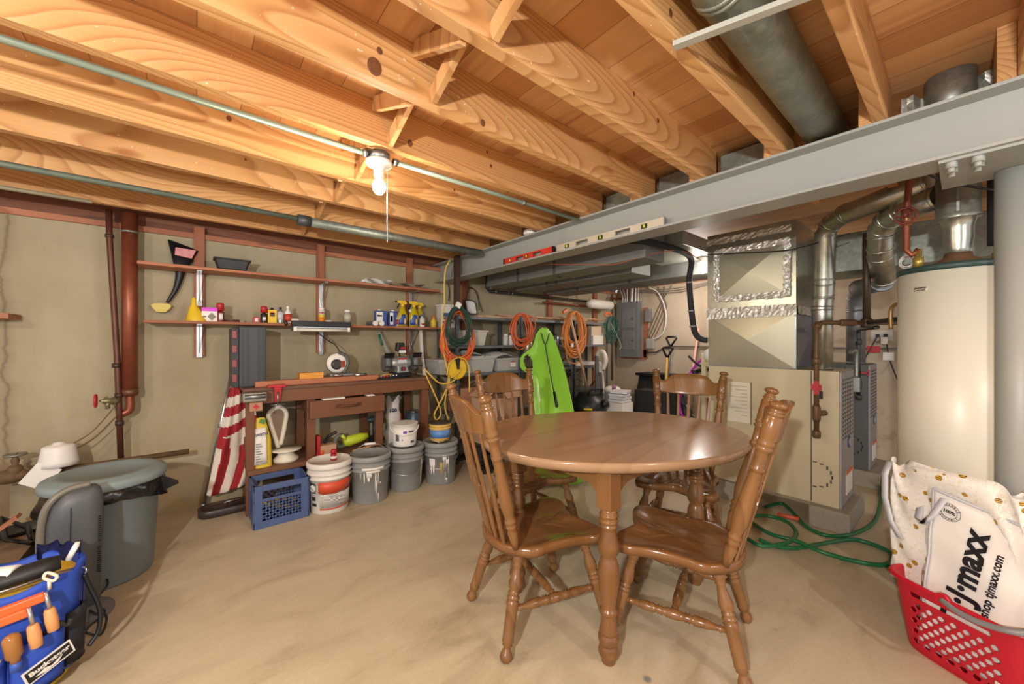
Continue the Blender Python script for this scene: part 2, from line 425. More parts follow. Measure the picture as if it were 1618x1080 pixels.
# cross bridging between the joists
for i in range(3, len(JY)-1):
    a, b = JY[i]+.04, JY[i+1]
    t = thing('cross_bridging', 'pair of crossed wooden struts ' + ['between the fat duct joist and the speckled joist', 'between the speckled and the cathedral grained joists',
        'in the joist bay just in front of the bulb', 'in the joist bay right behind the bulb', 'in the second joist bay beyond the bulb', 'in the third joist bay beyond the bulb',
        'in the bay above the long pipe near the shelf wall'][i-3], 'bracing', (.6, (a+b)/2, 2.105), 0, 'cross bridging between joists')
    MB().bar((.585, a+.004, 2.125), (.585, b-.004, 2.262), .058, .02, (1, 0, 0)).build('strut', M_brace, t)
    MB().bar((.65, a+.004, 2.262), (.65, b-.004, 2.125), .058, .02, (1, 0, 0)).build('strut', M_brace, t)
# solid sheet-metal blocking over the beam
for k, (a, b, lb) in enumerate(((.56, .866, 'between the fat duct joist and the speckled joist'), (.91, 1.225, 'left of the speckled joist'), (1.27, 1.62, 'behind the third joist from the fat duct'))):
    o = MB().box(2.20, 2.65, a+.05, b-.01, 2.115, 2.262).build('ceiling_duct', M_galv_dark, bevel=.004)
    tag(o, 'weathered flat duct over the beam '+lb, 'duct', 'flat ducts over the beam')
# steel beam
t = thing('steel_beam', 'long grey painted steel beam carrying the joists', 'beam', (2.10, 1.2, 1.895))
MB().box(2.02, 2.18, -1.6, 3.86, 1.895, 1.908).box(2.02, 2.18, -1.6, 3.86, 2.088, 2.10).box(2.095, 2.105, -1.6, 3.86, 1.907, 2.089).build('girder', M_beam, t, bevel=.002)
b = MB()
for y in (-.03, .03):
    for x in (2.06, 2.12): b.cyl((x, y+.0, 1.865), (x, y+.0, 1.895), .016, n=6); b.cyl((x, y, 1.85), (x, y, 1.87), .009, n=8)
b.box(2.04, 2.40, -.20, .06, 1.885, 1.895)
b.build('bolted_plate', M_beam, t)
# wall pocket of the beam
tag(MB().turn((2.33, -.130, 0), (2.33, -.130, 1.884), [(0, .058), (1, .058)], 28).build('steel_column', M_beam), 'round grey painted steel column under the beam at the right edge', 'column')
# fat galvanised duct between joists
t = thing('round_duct', 'fat round galvanised duct running between two joists', 'duct', (0, .372, 2.0))
MB().turn((-1.2, .40, 2.19), (2.9, .40, 2.19), [(0, .075), (1, .075)], 32).build('duct_pipe', M_galv_dark, t)
b = MB()
for x in (1.03, 1.05): b.turn((x, .40, 2.19), (x+.012, .40, 2.19), [(0, .076), (.5, .080), (1, .076)], 32)
b.build('crimped_collar', M_galv, t)
o = MB().bar((1.04, .53, 2.088), (1.17, .14, 2.088), .026, .014).build('furring_strip', mat('A8A69A', .5), bevel=.001)
tag(o, 'thin grey metal strip crossing under the fat round duct', 'strip')
# ceiling conduit and pipes
t = thing('conduit', 'thin grey-green conduit along the joist feeding the bare bulb', 'conduit', (0, 1.71, 2.07))
M_cond = mat('8E9C8C', .4, .35, .12)
MB().cyl((-3, 1.70, 2.083), (.575, 1.70, 2.083), .0115).build('tube', M_cond, t)
MB().cyl((.70, 1.70, 2.083), (2.03, 1.70, 2.083), .0115).build('tube', M_cond, t)
b = MB()
for x in (-.9, .562, .70, 1.5): b.cyl((x, 1.70, 2.083), (x+.02, 1.70, 2.083), .017)
b.build('coupling', M_zinc, t)
t = thing('ceiling_pipe', 'long grey-green pipe hung near the shelf wall', 'pipe', (0, 2.86, 2.03))
MB().cyl((-3, 2.87, 2.075), (.55, 2.87, 2.075), .016).build('thin_section', mat('6F7A6C', .5, .3, .3), t)
MB().cyl((.55, 2.87, 2.066), (2.02, 2.87, 2.066), .032).build('thick_section', M_galv_dark, t)
MB().cyl((.52, 2.87, 2.068), (.60, 2.87, 2.068), .036).build('coupling', M_gun, t)
o = MB().cyl((-3, 3.36, 2.088), (-.48, 3.36, 2.088), .011).build('conduit', mat('B9B79C', .4, .3)); tag(o, 'short pale conduit end against the joist closest to the shelf wall', 'conduit')
# bare bulb
t = thing('pull_chain_lamp', 'white porcelain lamp holder with glowing bulb and pull chain', 'lamp', (.635, 1.70, 2.10))
MB().lathe((.635, 1.70, 1.995), [(.0, .0), (.022, .0), (.024, .03), (.034, .045), (.056, .052), (.058, .066), (.03, .07), (0, .07)], 28).build('lamp_holder', M_white, t)
MB().lathe((.635, 1.70, 2.065), [(.05, 0), (.05, .034), (.0, .034)], 8).build('junction_box', M_zinc, t)
MB().lathe((.635, 1.70, 1.915), [(.0, .0), (.016, .004), (.026, .018), (.029, .035), (.027, .05), (.018, .064), (.017, .066)], 20).build('bulb', mat('FFE2A8', .3, emit=16, var=0), t)
MB().lathe((.635, 1.70, 1.963), [(.019, .008), (.019, .042), (0, .042)], 16).build('bulb_collar', M_white, t)
b = MB(); b.cyl((.668, 1.688, 2.05), (.668, 1.688, 1.70), .0012, n=5)
for k in range(35): b.ball((.668, 1.688, 2.04-k*.0098), .0022, 6, 4)
b.build('pull_chain', M_white, t)
# smoke alarm on the beam
t = thing('smoke_alarm', 'small round white alarm perched on the steel beam', 'alarm', (2.06, 2.62, 2.10))
c = P(838, 371, X=2.045); c.z = 2.101
MB().lathe(c, [(.0, 0), (.05, 0), (.056, .008), (.056, .022), (.045, .034), (0, .036)], 24).build('alarm_case', M_white, t)
b = MB()
for k in range(24): g = k*PI/12; b.obox((c.x+.056*math.cos(g), c.y+.056*math.sin(g), c.z+.015), (.004, .006, .010), Matrix.Rotation(g, 3, 'Z'))
b.build('sounder_slots', M_gun, t)
# spirit levels on the lower flange
def level(name, a, b, z, h, mt, lab, holes, vials, caps):
    t = thing(name, lab, 'spirit level', (2.05, (a+b)/2, z))
    bd = MB(); x0, x1 = 2.040, 2.058
    # frame with open windows
    cuts = sorted(holes+vials); y = min(a, b); e = max(a, b)
    for c0, c1 in cuts:
        bd.box(x0, x1, y, c0, z, z+h); bd.box(x0, x1, c0, c1, z, z+h*.22); bd.box(x0, x1, c0, c1, z+h*.78, z+h); y = c1
    bd.box(x0, x1, y, e, z, z+h); bd.build('level_body', mt, t, bevel=.001)
    for c0, c1 in vials:
        MB().box(x0+.003, x1-.003, c0, c1, z+h*.25, z+h*.75).build('vial_holder', M_black, t)
        MB().cyl((x0-.001, (c0+c1)/2, z+h*.3), (x0-.001, (c0+c1)/2, z+h*.7), .006).build('vial', mat('C7D24A', .2), t)
    if caps:
        for y in (min(a, b), max(a, b)): MB().box(x0-.002, x1+.002, y-.008, y+.008, z-.0, z+h+.001).build('end_cap', M_black, t)
    else:
        MB().box(x0-.001, x1+.001, min(a, b)-.002, min(a, b)+.004, z, z+h).build('end_cap', M_zinc, t)
ra, rb = P(797, 410, X=2.045).y, P(874, 395, X=2.045).y
wa, wb = P(880, 392, X=2.045).y, P(1050, 350, X=2.045).y
level('spirit_level', ra, rb, 1.9085, .052, mat('C8382B', .4), 'red spirit level lying on the lower flange of the steel beam',
      [(rb+.30*(ra-rb)-.05, rb+.30*(ra-rb)+.05), (rb+.66*(ra-rb)-.05, rb+.66*(ra-rb)+.05)], [(rb+.5*(ra-rb)-.018, rb+.5*(ra-rb)+.018), (rb+.86*(ra-rb)-.012, rb+.86*(ra-rb)+.012)], True)
L = wa-wb
level('spirit_level', wa, wb, 1.9085, .05, mat('CFCBBB', .35, .4), 'long pale aluminium spirit level lying on the beam beside the red one',
      [(wb+.72*L-.055, wb+.72*L+.055), (wb+.33*L-.055, wb+.33*L+.055)], [(wb+.88*L-.02, wb+.88*L+.02), (wb+.53*L-.02, wb+.53*L+.02), (wb+.15*L-.02, wb+.15*L+.02)], False)

# ---------------------------------------------------------------- ducts beyond the beam
def longduct(x0, x1, y0, y1, z0, lab):
    t = thing('trunk_duct', lab, 'duct', ((x0+x1)/2, (y0+y1)/2, z0), 0, 'dark insulated trunk ducts')
    MB().box(x0, x1, y0, y1, z0, 2.098).build('duct_box', M_duct, t, bevel=.006)
    b = MB()
    for y in (y0+.9, y1-.55): b.box(x0-.004, x1+.004, y, y+.03, z0-.004, 2.09)
    b.build('joint_band', mat('5E5E58', .5, .3), t)
    MB().lathe(((x0+x1)/2, (y0+y1)/2, z0-.004), [(0, 0), (.014, 0), (.014, .006)], 10).build('plug', M_black, t)
longduct(2.52, 2.80, 1.5, 3.46, 1.865, 'dark duct nearest the steel beam, running under the ceiling')
longduct(2.98, 3.30, 1.905, 3.5, 1.865, 'middle one of the three dark ducts beyond the beam')
longduct(3.52, 3.90, 1.36, 3.52, 1.865, 'dark duct farthest from the steel beam')
o = MB().box(2.84, 3.50, 1.37, 1.9, 1.99, 2.097).build('supply_duct', mat('A8A79C', .4, .4, .06), bevel=.004); tag(o, 'pale flat duct bottom joining the furnace plenum', 'duct')
o = MB().box(3.92, 4.42, -.75, 1.34, 1.80, 2.098).build('return_duct', M_galv_dark, bevel=.005); tag(o, 'wide grey sheet metal duct behind the vent pipes', 'duct')
# steam-thin black pipe at the shelf wall under the ducts
t = thing('wall_pipe', 'dark iron pipe turning down and running along the shelf wall under the ducts', 'pipe', (3.0, 3.64, 1.7))
a = P(769, 440, Y=3.66); b2 = P(769, 459, Y=3.66); c2 = P(1000, 477, Y=3.66); c2.x = 5.05
MB().tube([a+Vector((0, 0, .1)), b2+Vector((0, 0, .03)), b2+Vector((.04, 0, 0)), (c2.x, 3.66, b2.z)], .018, smooth_path=False).build('pipe_run', mat('4A4642', .45, .5), t)
b = MB()
for x in (a.x+.12, a.x+.32, a.x+.38, 4.1, 4.7): b.cyl((x, 3.66, b2.z), (x+.02, 3.66, b2.z), .024)
b.build('coupling', M_zinc, t)
z = P(1000, 487, Y=3.66).z
o = MB().tube([(3.6, 3.66, b2.z-.075), (5.1, 3.66, b2.z-.075), (5.13, 3.66, b2.z-.05), (5.13, 3.66, b2.z+.10), (5.42, 3.66, b2.z+.10)], .014, smooth_path=False).build('wall_pipe', M_copper)
tag(o, 'thin reddish pipe just below the dark iron pipe near the corner', 'pipe')
t = thing('wrapped_pipe', 'white wrapped pipe section hanging near the far corner', 'pipe', (4.65, 3.5, 1.73)); MB().turn((4.35, 3.5, 1.80), (4.95, 3.5, 1.80), [(0, .02), (.1, .07), (.9, .07), (1, .03)], 16).build('wrap', mat('D8D6CC', .6, bump=.5), t)
for x in (4.45, 4.85): MB().box(x-.01, x+.01, 3.499, 3.501, 1.865, 2.284).build('strap', M_zinc, t)
# studs on the wall beyond the beam
for k, (px, lb) in enumerate(((735, 'just right of the beam'), (870, 'above the green sled'), (941, 'nearest the corner'))):
    x = P(px, 460, Y=3.72).x
    tag(MB().box(x-.045, x+.045, 3.72, 3.758, 0, 2.028).build('wall_stud', M_cleat), 'upright wooden board on the wall '+lb, 'board', 'boards on the wall beyond the beam')
# brown post hung from the ceiling in front of the beam end
q = P(722, 445, X=1.99)
tag(MB().box(1.968, 2.008, q.y-.03, q.y+.03, 1.53, 2.10).build('wooden_post', mat('3E2A20', .5), bevel=.002), 'narrow dark brown post in front of the beam end', 'post')

# ---------------------------------------------------------------- furnace corner
def furnace(x0, w, y0, y1, lab, front, side):
    t = thing('furnace', lab, 'furnace', (x0+w/2, (y0+y1)/2, .14), 0, 'furnaces')
    MB().box(x0, x0+w, y0, y1, .14, 1.05).build('cabinet', side, t, bevel=.004)
    MB().box(x0-.001, x0+w+.001, y0-.012, y0+.0, .145, 1.045).build('front_panel', front, t, bevel=.003)
    b = MB()
    for r in range(15):
        for c in range(6):
            x = x0+.05+c*(w-.1)/5; z = .99-r*.028
            b.obox((x, y0-.0125, z), (.016, .003, .010), Matrix.Rotation(.5, 3, 'Y'))
    b.build('vent_holes', M_black, t)
    b = MB(); b.turn((x0+w*.58, y0-.012, .55), (x0+w*.58, y0-.017, .55), [(0, .042), (1, .042)], 24); b.build('round_badge', mat('3C4E7A', .3), t)
    MB().turn((x0+w*.58, y0-.0165, .55), (x0+w*.58, y0-.019, .55), [(0, .026), (1, .026)], 20).build('badge_centre', mat('AEB4C4', .3), t)
    MB().box(x0+w*.35, x0+w*.85, y0-.0145, y0-.012, .20, .36).build('warning_label', mat('E9E4DC', .5), t)
    MB().box(x0+w*.35, x0+w*.85, y0-.016, y0-.0135, .335, .36).build('label_stripe', M_orange, t)
    b = MB(); b.box(x0-.003, x0-.0, y0+.145, y0+.150, .15, 1.045); b.build('panel_seam', M_black, t)
    b = MB()                                      # dashed half circle knock-out
    for k in range(-4, 5):
        g = k*PI/8.6
        b.obox((x0-.002, y0+.14-.105*math.cos(g)*1.0, .34+.085*math.sin(g)), (.003, .022 if abs(k) > 2 else .008, .006 if abs(k) > 2 else .024), Matrix.Rotation(0, 3, 'X'))
    b.build('knock_out_marks', M_black, t)
    return t
fx0 = 3.26
t = furnace(fx0, .42, .53, 1.36, 'large cream furnace cabinet in front, with papers on its side', M_fgrey, M_fcream)
MB().box(fx0-.012, fx0, .615, .655, .86, .91).build('black_latch', M_black, t)
furnace(4.42, .40, .53, 1.25, 'grey furnace cabinet standing behind the cream one', mat('9A9CA4', .35, .3), mat('5C5C5C', .5))
t = thing('manual_pocket', 'booklet of white papers in a clear pocket on the furnace side', 'booklet', (3.255, 1.16, .77))
y0, y1 = P(1149, 640, X=3.255).y, P(1186, 640, X=3.255).y
z1 = P(1165, 603, X=3.255).z; z0 = P(1165, 666, X=3.255).z
MB().box(3.250, 3.259, y1, y0, z0, z1).build('pages', mat('E6E0CC', .5), t)
b = MB()
for k in range(9): b.box(3.2488, 3.2503, y1+.02, y0-.02-.04*(k % 3), z1-.03-k*.028, z1-.034-k*.028)
b.build('printed_lines', mat('A9A290', .6), t)
MB().box(3.248, 3.259, y1-.006, y1, z0-.005, z1+.004).build('pocket_edge', mat('7C8064', .4), t)
# plenum with cross-broken panels
t = thing('plenum', 'tall sheet metal plenum on the cream furnace with taped panels', 'plenum', (3.5, 1.06, 1.05))
MB().box(3.262, 3.80, .765, 1.37, 1.475, 2.12).build('upper_box', M_galv_bright, t)
MB().box(3.27, 3.80, .765, 1.365, 1.052, 1.474).build('lower_box', mat('A9AEB8', .25, .8, .1), t)
def cross(b, x, y0, y1, z0, z1, h, fl):
    c = (x-h, (y0+y1)/2, (z0+z1)/2); q = [(x, y0, z0), (x, y1, z0), (x, y1, z1), (x, y0, z1)]
    b.add(q+[c], [(0, 4, 1), (1, 4, 2), (2, 4, 3), (3, 4, 0)])
    b.box(x, x+fl, y0, y1, z0, z1)
b = MB(); cross(b, 3.262, .77, 1.362, 1.056, 1.462, .022, .008); b.build('lower_panel', M_panel, t)
b = MB(); cross(b, 3.252, .825, 1.28, 1.60, 1.965, .018, .01); b.build('upper_panel', M_panel, t)
b = MB(); b.add([(3.40-.0, .7649, 1.06)], [])
q = [(3.29, .764, 1.06), (3.78, .764, 1.06), (3.78, .764, 1.46), (3.29, .764, 1.46), (3.53, .752, 1.26)]
b = MB(); b.add(q, [(0, 1, 4), (1, 2, 4), (2, 3, 4), (3, 0, 4)]); b.build('side_panel', mat('8E98AC', .22, .85, .1), t)
def tape(b, a, c, w, n=26, up=(1, 0, 0)):
    a = Vector(a); c = Vector(c); d = (c-a); s = d.normalized().cross(Vector(up)).normalized(); U = Vector(up); rows = []
    for j in range(5):
        rows.append([a+d*(k/n)+s*((j/4-.5)*w+random.uniform(-.004, .004))-U*(.004+random.uniform(0, .009)) for k in range(n+1)])
    b.grid(rows, False)
b = MB()
for (ya, za, yb, zb) in ((.80, 1.97, 1.30, 1.97), (.80, 1.59, 1.30, 1.59), (.815, 1.58, .815, 1.98), (1.29, 1.58, 1.29, 1.98)): tape(b, (3.25, ya, za), (3.25, yb, zb), .045)
tape(b, (3.258, .76, 1.475), (3.258, 1.372, 1.475), .085, 40)
tape(b, (3.258, .79, 2.06), (3.258, 1.372, 2.06), .05, 30)
tape(b, (3.28, .762, 1.475), (3.80, .762, 1.475), .06, 30, (0, 1, 0))
b.build('foil_tape', M_foil, t)
# blocks
def block(x0, x1, y0, y1, z1, lab):
    o = MB().box(x0, x1, y0, y1, 0, z1).build('concrete_block', mat('9C9484', .9, var=.2, scale=30, bump=.4), bevel=.006); tag(o, lab, 'block', 'concrete blocks under the furnaces')
block(3.20, 3.78, .47, .68, .139, 'concrete block under the near corner of the cream furnace')
block(3.22, 3.62, 1.14, 1.42, .139, 'concrete block under the far end of the cream furnace')
block(4.38, 4.95, .45, .66, .139, 'concrete block under the grey furnace')
# vent pipes
def vent(name, lab, pts, r, mt, rings=True, base=None):
    t = thing(name, lab, 'vent pipe', pts[0])
    MB().tube(pts, r, 22, smooth_path=False).build('pipe', mt, t)
    if rings:
        for a, c in zip(pts, pts[1:]):
            a = Vector(a); c = Vector(c); d = (c-a).normalized(); L = (c-a).length
            for q in ([.012, L-.012] if L > .08 else [L/2]):
                MB().turn(a+d*(q-.006), a+d*(q+.006), [(0, r), (.5, r+.005), (1, r)], 22).build('seam_ring', mt, t)
    return t
M_vent = galv('vent_pipe_metal', 'A6A59A', 'CFCDBE', .3, .85, 30)
vent('vent_pipe', 'shiny round vent pipe with elbow rising from the cream furnace',
     [(3.37, .64, 1.052), (3.37, .64, 1.48), (3.37, .635, 1.56), (3.34, .625, 1.66), (3.34, .62, 1.98), (3.30, .585, 2.045), (3.22, .49, 2.075), (2.93, .10, 2.085)], .060, M_vent)
vent('vent_pipe', 'shiny vent pipe with angled elbow joining the water heater flue',
     [(2.90, .07, 1.985), (3.05, .22, 1.985), (3.15, .29, 1.975), (3.22, .33, 1.93), (3.25, .335, 1.86), (3.30, .34, 1.80), (3.52, .345, 1.66)], .062, M_vent)
vent('vent_pipe', 'dull vent pipe dropping to the grey furnace', [(3.60, .36, 1.66), (4.30, .57, 1.70), (4.42, .60, 1.63), (4.44, .61, 1.52), (4.44, .61, 1.052)], .065, mat('7E8084', .4, .6))
t = thing('flue', 'galvanised flue rising from the water heater between the joists', 'flue', (2.85, .02, 1.62))
MB().lathe((2.85, .02, 0), [(.045, 1.66), (.045, 1.70), (.052, 1.745), (.052, 1.80), (.062, 1.845), (.078, 1.85)], 26).build('reducer', M_vent, t)
MB().lathe((2.85, .02, 0), [(.079, 1.85), (.079, 1.856), (.074, 1.862), (.074, 2.284)], 26).build('flue_pipe', M_galv_dark, t)
MB().box(2.772, 2.778, .015, .024, 1.87, 2.27).build('seam', M_galv, t)
tag(MB().lathe((2.26, .035, 2.105), [(.070, 0), (.070, .178)], 26).build('duct_collar', M_galv), 'short galvanised collar above the steel beam wrapped with foil', 'duct')
rows = []
for j in range(7): rows.append([(2.30+.02*math.sin(k*1.3+j)+random.uniform(-.015, .015)+(.0 if abs(k-8) > 4 else .06), -.105+k*.0185, 2.112+j*.027+random.uniform(-.006, .006)) for k in range(16)])
tag(MB().grid(rows, False).build('foil_insulation', M_foil), 'crumpled foil insulation behind the collar between the joists', 'insulation')
# water heater
t = thing('water_heater', 'tall cream cylindrical water heater with dark green rim', 'water heater', (2.85, .02, 0))
MB().lathe((2.85, .02, 0), [(.208, .03), (.208, 1.585)], 48).build('tank', M_cream, t)
MB().lathe((2.85, .02, 1.583), [(.211, 0), (.212, .024), (.206, .03), (0, .036)], 48).build('top_rim', mat('2E4642', .45), t)
MB().lathe((2.85, .02, 0), [(.205, 0), (.205, .03)], 40).build('base_ring', M_gun, t)
MB().lathe((2.85, .02, 1.619), [(.105, 0), (.10, .006), (.048, .042), (.047, .06)], 26).build('draft_hood', mat('8A6A50', .4, .5), t)
MB().lathe((2.72, .145, 1.612), [(.02, 0), (.02, .05), (.013, .052), (.013, .09)], 10).build('pipe_nipple', mat('B09A4E', .35, .6), t)
MB().lathe((2.86, -.10, 1.612), [(.02, 0), (.02, .05), (.014, .052), (.014, .09)], 10).build('pipe_nipple', mat('B09A4E', .35, .6), t)
q = P(1463, 456, X=2.70); g = math.atan2(q.y-.02, q.x-2.85)
M = frame((2.85+.2088*math.cos(g), .02+.2088*math.sin(g), 1.50), (math.sin(g), -math.cos(g), 0), (0, 0, 1))
b = MB(); b.arc((2.85, .02, 1.49), .2085, 0, .022, g-.13, g+.13, 6); b.build('brand_plate', mat('D9D2BC', .4), t)
text('GENERAL', .012, frame((2.85+.2108*math.cos(g), .02+.2108*math.sin(g), 1.506), (math.sin(g), -math.cos(g), 0), (0, 0, 1)), M_black, t)
text('ELECTRIC', .008, frame((2.85+.2108*math.cos(g), .02+.2108*math.sin(g), 1.496), (math.sin(g), -math.cos(g), 0), (0, 0, 1)), M_black, t)
MB().tube([P(1416, 480, D=2.1), P(1408, 490, D=2.1), P(1408, 520, D=2.1)], .010).build('relief_valve', mat('9A7A4A', .35, .5), t)
# copper supply with a red wheel valve
t = thing('copper_pipe', 'copper pipe with red valve wheel dropping to the water heater', 'pipe', (2.72, .17, 1.62))
a = P(1438, 262, X=2.72); v = P(1432, 343, X=2.72); c = P(1432, 395, X=2.72)
MB().tube([a+Vector((0, 0, .1)), a, v, c, c+Vector((-.01, -.02, -.03)), (2.72, .145, 1.70)], .0135, smooth_path=False).build('pipe', M_copper, t)
b = MB()
pts = [(v.x-.035, v.y+.036*math.cos(k*PI/8)*(1+.12*(k % 2)), v.z+.036*math.sin(k*PI/8)*(1+.12*(k % 2))) for k in range(16)]
b.tube(pts, .005, 6, closed=True, smooth_path=False)
for k in range(5): b.cyl((v.x-.035, v.y, v.z), (v.x-.035, v.y+.034*math.cos(k*PI/2.5), v.z+.034*math.sin(k*PI/2.5)), .004, n=6)
b.cyl((v.x-.045, v.y, v.z), (v.x, v.y, v.z), .006)
b.build('valve_wheel', mat('6E2320', .5), t)
MB().cyl(v+Vector((0, 0, -.045)), v+Vector((0, 0, .035)), .021).build('valve_body', mat('9A6A44', .4, .5), t)
o = MB().cyl((2.86, -.10, 1.70), (2.86, -.10, 2.09), .032).build('insulated_pipe', mat('2E2F31', .9, var=.3, scale=60)); tag(o, 'pipe in thick black foam above the water heater beside the column', 'pipe')
o = MB().tube([P(1450, 268, X=2.5), P(1500, 288, X=2.6), P(1570, 300, X=2.7)], .005).build('cable', M_black); tag(o, 'black cable sagging across the flue below the beam', 'cable')
o = MB(); c = P(1433, 414, D=2.0)
for k in range(4): o.tube([c+Vector((.02*math.sin(g+k), .022*math.cos(g)*(1+.1*k), .026*math.sin(g)*(1+.08*k))) for g in [i*PI/5 for i in range(10)]], .0028, 5, closed=True)
tag(o.build('coiled_wire', M_white), 'small coil of white wire beside the copper pipe', 'wire')
# gas piping
def pipe(name, lab, pts, r, mt, joints=(), jm=None, cat='pipe'):
    t = thing(name, lab, cat, pts[-1])
    MB().tube(pts, r, 12, smooth_path=False).build('pipe', mt, t)
    if joints:
        for a, c in joints: MB().turn(a, c, [(0, r*1.2), (.15, r*1.55), (.85, r*1.55), (1, r*1.2)], 12).build('fitting', jm or mt, t)
    return t
def V(*a): return Vector(a)
A = V(3.16, .63, 1.375); B = V(3.45, .42, 1.375)
t = pipe('gas_pipe', 'brown gas pipe hanging in front of the cream furnace with a red valve', [B+V(.2, -.15, 0), A+V(.03, -.02, 0), A+V(0, 0, -.03), V(3.16, .63, .62)], .015, M_gaspipe,
     [(A+V(.02, -.01, 0), A+V(0, 0, -.04)), (V(3.16, .63, 1.10), V(3.16, .63, 1.14)), (V(3.16, .63, .72), V(3.16, .63, .83)), (V(3.16, .63, .61), V(3.16, .63, .66)), (B+V(-.06, .045, 0), B+V(-.16, .115, 0))])
MB().box(3.135, 3.15, .60, .655, .93, .965).box(3.13, 3.145, .612, .64, .90, .99).build('valve_lever', M_red, t)
MB().cyl((3.16, .63, .77), (3.235, .60, .77), .018).build('tee_stub', M_gaspipe, t)
pipe('gas_pipe', 'dark brown gas pipe standing between the two vent pipes', [B+V(0, 0, .6), B+V(0, 0, -.0)], .021, mat('4C3E30', .45, .4, .3), [(B+V(0, 0, .03), B+V(0, 0, -.035))])
pipe('gas_pipe', 'horizontal dark pipe reaching the water heater', [B, V(2.98, .22, 1.375)], .014, mat('3C342C', .45, .4))
C = V(4.2, .56, 1.30)
t = pipe('gas_pipe', 'dark gas pipe with red handle in front of the grey furnace', [V(3.55, .38, 1.345), C+V(0, 0, .05), C, V(4.2, .56, .78)], .015, mat('40403E', .45, .4),
     [(V(4.2, .56, .86), V(4.2, .56, .93)), (V(4.2, .56, .77), V(4.2, .56, .81)), (V(4.2, .56, 1.22), V(4.2, .56, 1.27))])
MB().box(4.18, 4.20, .50, .545, .985, 1.0).box(4.18, 4.20, .495, .505, .97, 1.02).build('valve_lever', M_red, t)
o = MB().tube([V(3.70, .54, 1.17), V(3.78, .52, 1.18), V(3.80, .52, 1.10), V(3.80, .52, .98)], .012).build('flexible_conduit', M_galv); tag(o, 'bent metal conduit between the two furnaces', 'conduit')
o = MB().box(3.79, 3.83, .50, .55, .87, .98).build('switch_box', M_zinc, bevel=.003); tag(o, 'small metal switch box on the conduit between the furnaces', 'box')
# outlet with tags on the far wall
t = thing('wall_outlet', 'grey outlet box on the far wall with plugs and hanging tags', 'outlet', P(1394, 530, X=WX-.03))
c = P(1394, 530, X=WX-.03)
MB().obox(c, (.055, .16, .11)).build('outlet_box', mat('C8C4BC', .4), t)
MB().obox(c+V(-.03, .03, 0), (.03, .03, .03)).obox(c+V(-.03, -.03, 0), (.03, .03, .03)).build('plug', M_black, t)
MB().tube([c+V(-.04, .03, 0), c+V(-.05, .09, -.15), c+V(-.04, .15, -.30)], .006).tube([c+V(-.04, -.03, 0), c+V(-.04, -.06, -.25), c+V(-.02, -.16, -.6)], .006).build('cord', M_black, t)
MB().obox(c+V(-.05, .06, -.14), (.004, .10, .07)).build('red_tag', M_red, t)
MB().obox(c+V(-.05, -.05, -.21), (.004, .08, .08)).obox(c+V(-.05, -.02, -.05), (.004, .05, .07)).build('white_tag', M_white, t)
# black insulated refrigerant line
t = thing('refrigerant_line', 'thick black insulated line hanging left of the plenum', 'pipe', (3.24, 1.4, 1.3))
y = 1.40
MB().tube([V(2.33, 2.5, 2.03), V(2.36, 1.95, 2.01), V(2.44, 1.55, 1.985), V(2.7, 1.43, 1.96), V(3.0, 1.43, 1.955), V(3.17, 1.46, 1.92), V(3.2, 1.49, 1.80), V(3.2, 1.49, 1.70), V(3.21, 1.465, 1.40), V(3.22, 1.44, 1.30), V(3.24, 1.40, 1.265), V(3.26, 1.37, 1.26)], .024, 14).build('foam_sleeve', mat('26272A', .8), t)
b = MB()
for z in (1.74, 1.5, 1.37): yy = 1.49 if z > 1.6 else 1.49-(1.6-z)*.11; b.turn(V(3.2, yy, z), V(3.2, yy, z+.012), [(0, .0255), (1, .0255)], 14)
b.build('tie_wrap', mat('8F8F8C', .5), t)
o = MB().tube([V(2.30, 2.4, 1.93), V(2.32, 2.1, 1.88), V(2.40, 1.9, 1.86), V(2.46, 1.7, 1.84), V(2.6, 1.46, 1.90), V(2.9, 1.40, 1.95), V(3.24, 1.38, 1.90)], .0025, 6).build('thermostat_wire', mat('B5562F', .5)); tag(o, 'thin orange wire sagging under the dark ducts', 'wire')
o = MB().tube([V(3.23, 1.36, 1.965), V(3.22, 1.1, 1.93), V(3.22, .85, 1.90), V(3.22, .74, 1.90), V(3.4, .5, 1.98)], .004, 6).build('thermostat_wire', M_black); tag(o, 'thin dark wire crossing the plenum face', 'wire')
# furnace area bulb
t = thing('ceiling_bulb', 'bright bare bulb glaring beside the plenum', 'lamp', (3.42, 1.475, 1.84))
MB().ball((3.42, 1.475, 1.868), .022).build('bulb', mat('FFFFFF', .3, emit=14, var=0), t)
MB().lathe((3.42, 1.475, 1.887), [(.012, 0), (.016, .03), (.045, .05), (.045, .10)], 16).build('lamp_holder', M_white, t)
# electrical panel on the far wall
t = thing('electrical_panel', 'grey electrical breaker panel on the far wall', 'electrical panel', (5.37, 3.3, .9))
x0 = WX-.13
ya = P(977, 520, X=x0).y; yb = P(1008, 520, X=x0).y; zt = P(990, 477, X=x0).z; zb = P(990, 564, X=x0).z
MB().box(x0, WX-.02, yb, ya, zb, zt).build('enclosure', mat('77797C', .45), t, bevel=.004)
def door(z0, z1):
    d = MB().box(x0-.008, x0, yb+.06, ya-.07, z0, z1).build('panel_door', mat('7E8083', .4), t, bevel=.003)
    MB().obox((x0-.01, yb+.09, (z0+z1)/2), (.01, .03, .03)).build('latch', M_steel, d)
door(zt-.42, zt-.12); door(zb+.12, zt-.46)
b = MB(); b.box(WX-.022, WX-.001, yb-.08, ya+.03, zb-.03, zb+.12).box(WX-.022, WX-.001, yb-.10, yb-.03, zb, zt-.1); b.build('backboard', M_shelf, t)
b = MB()
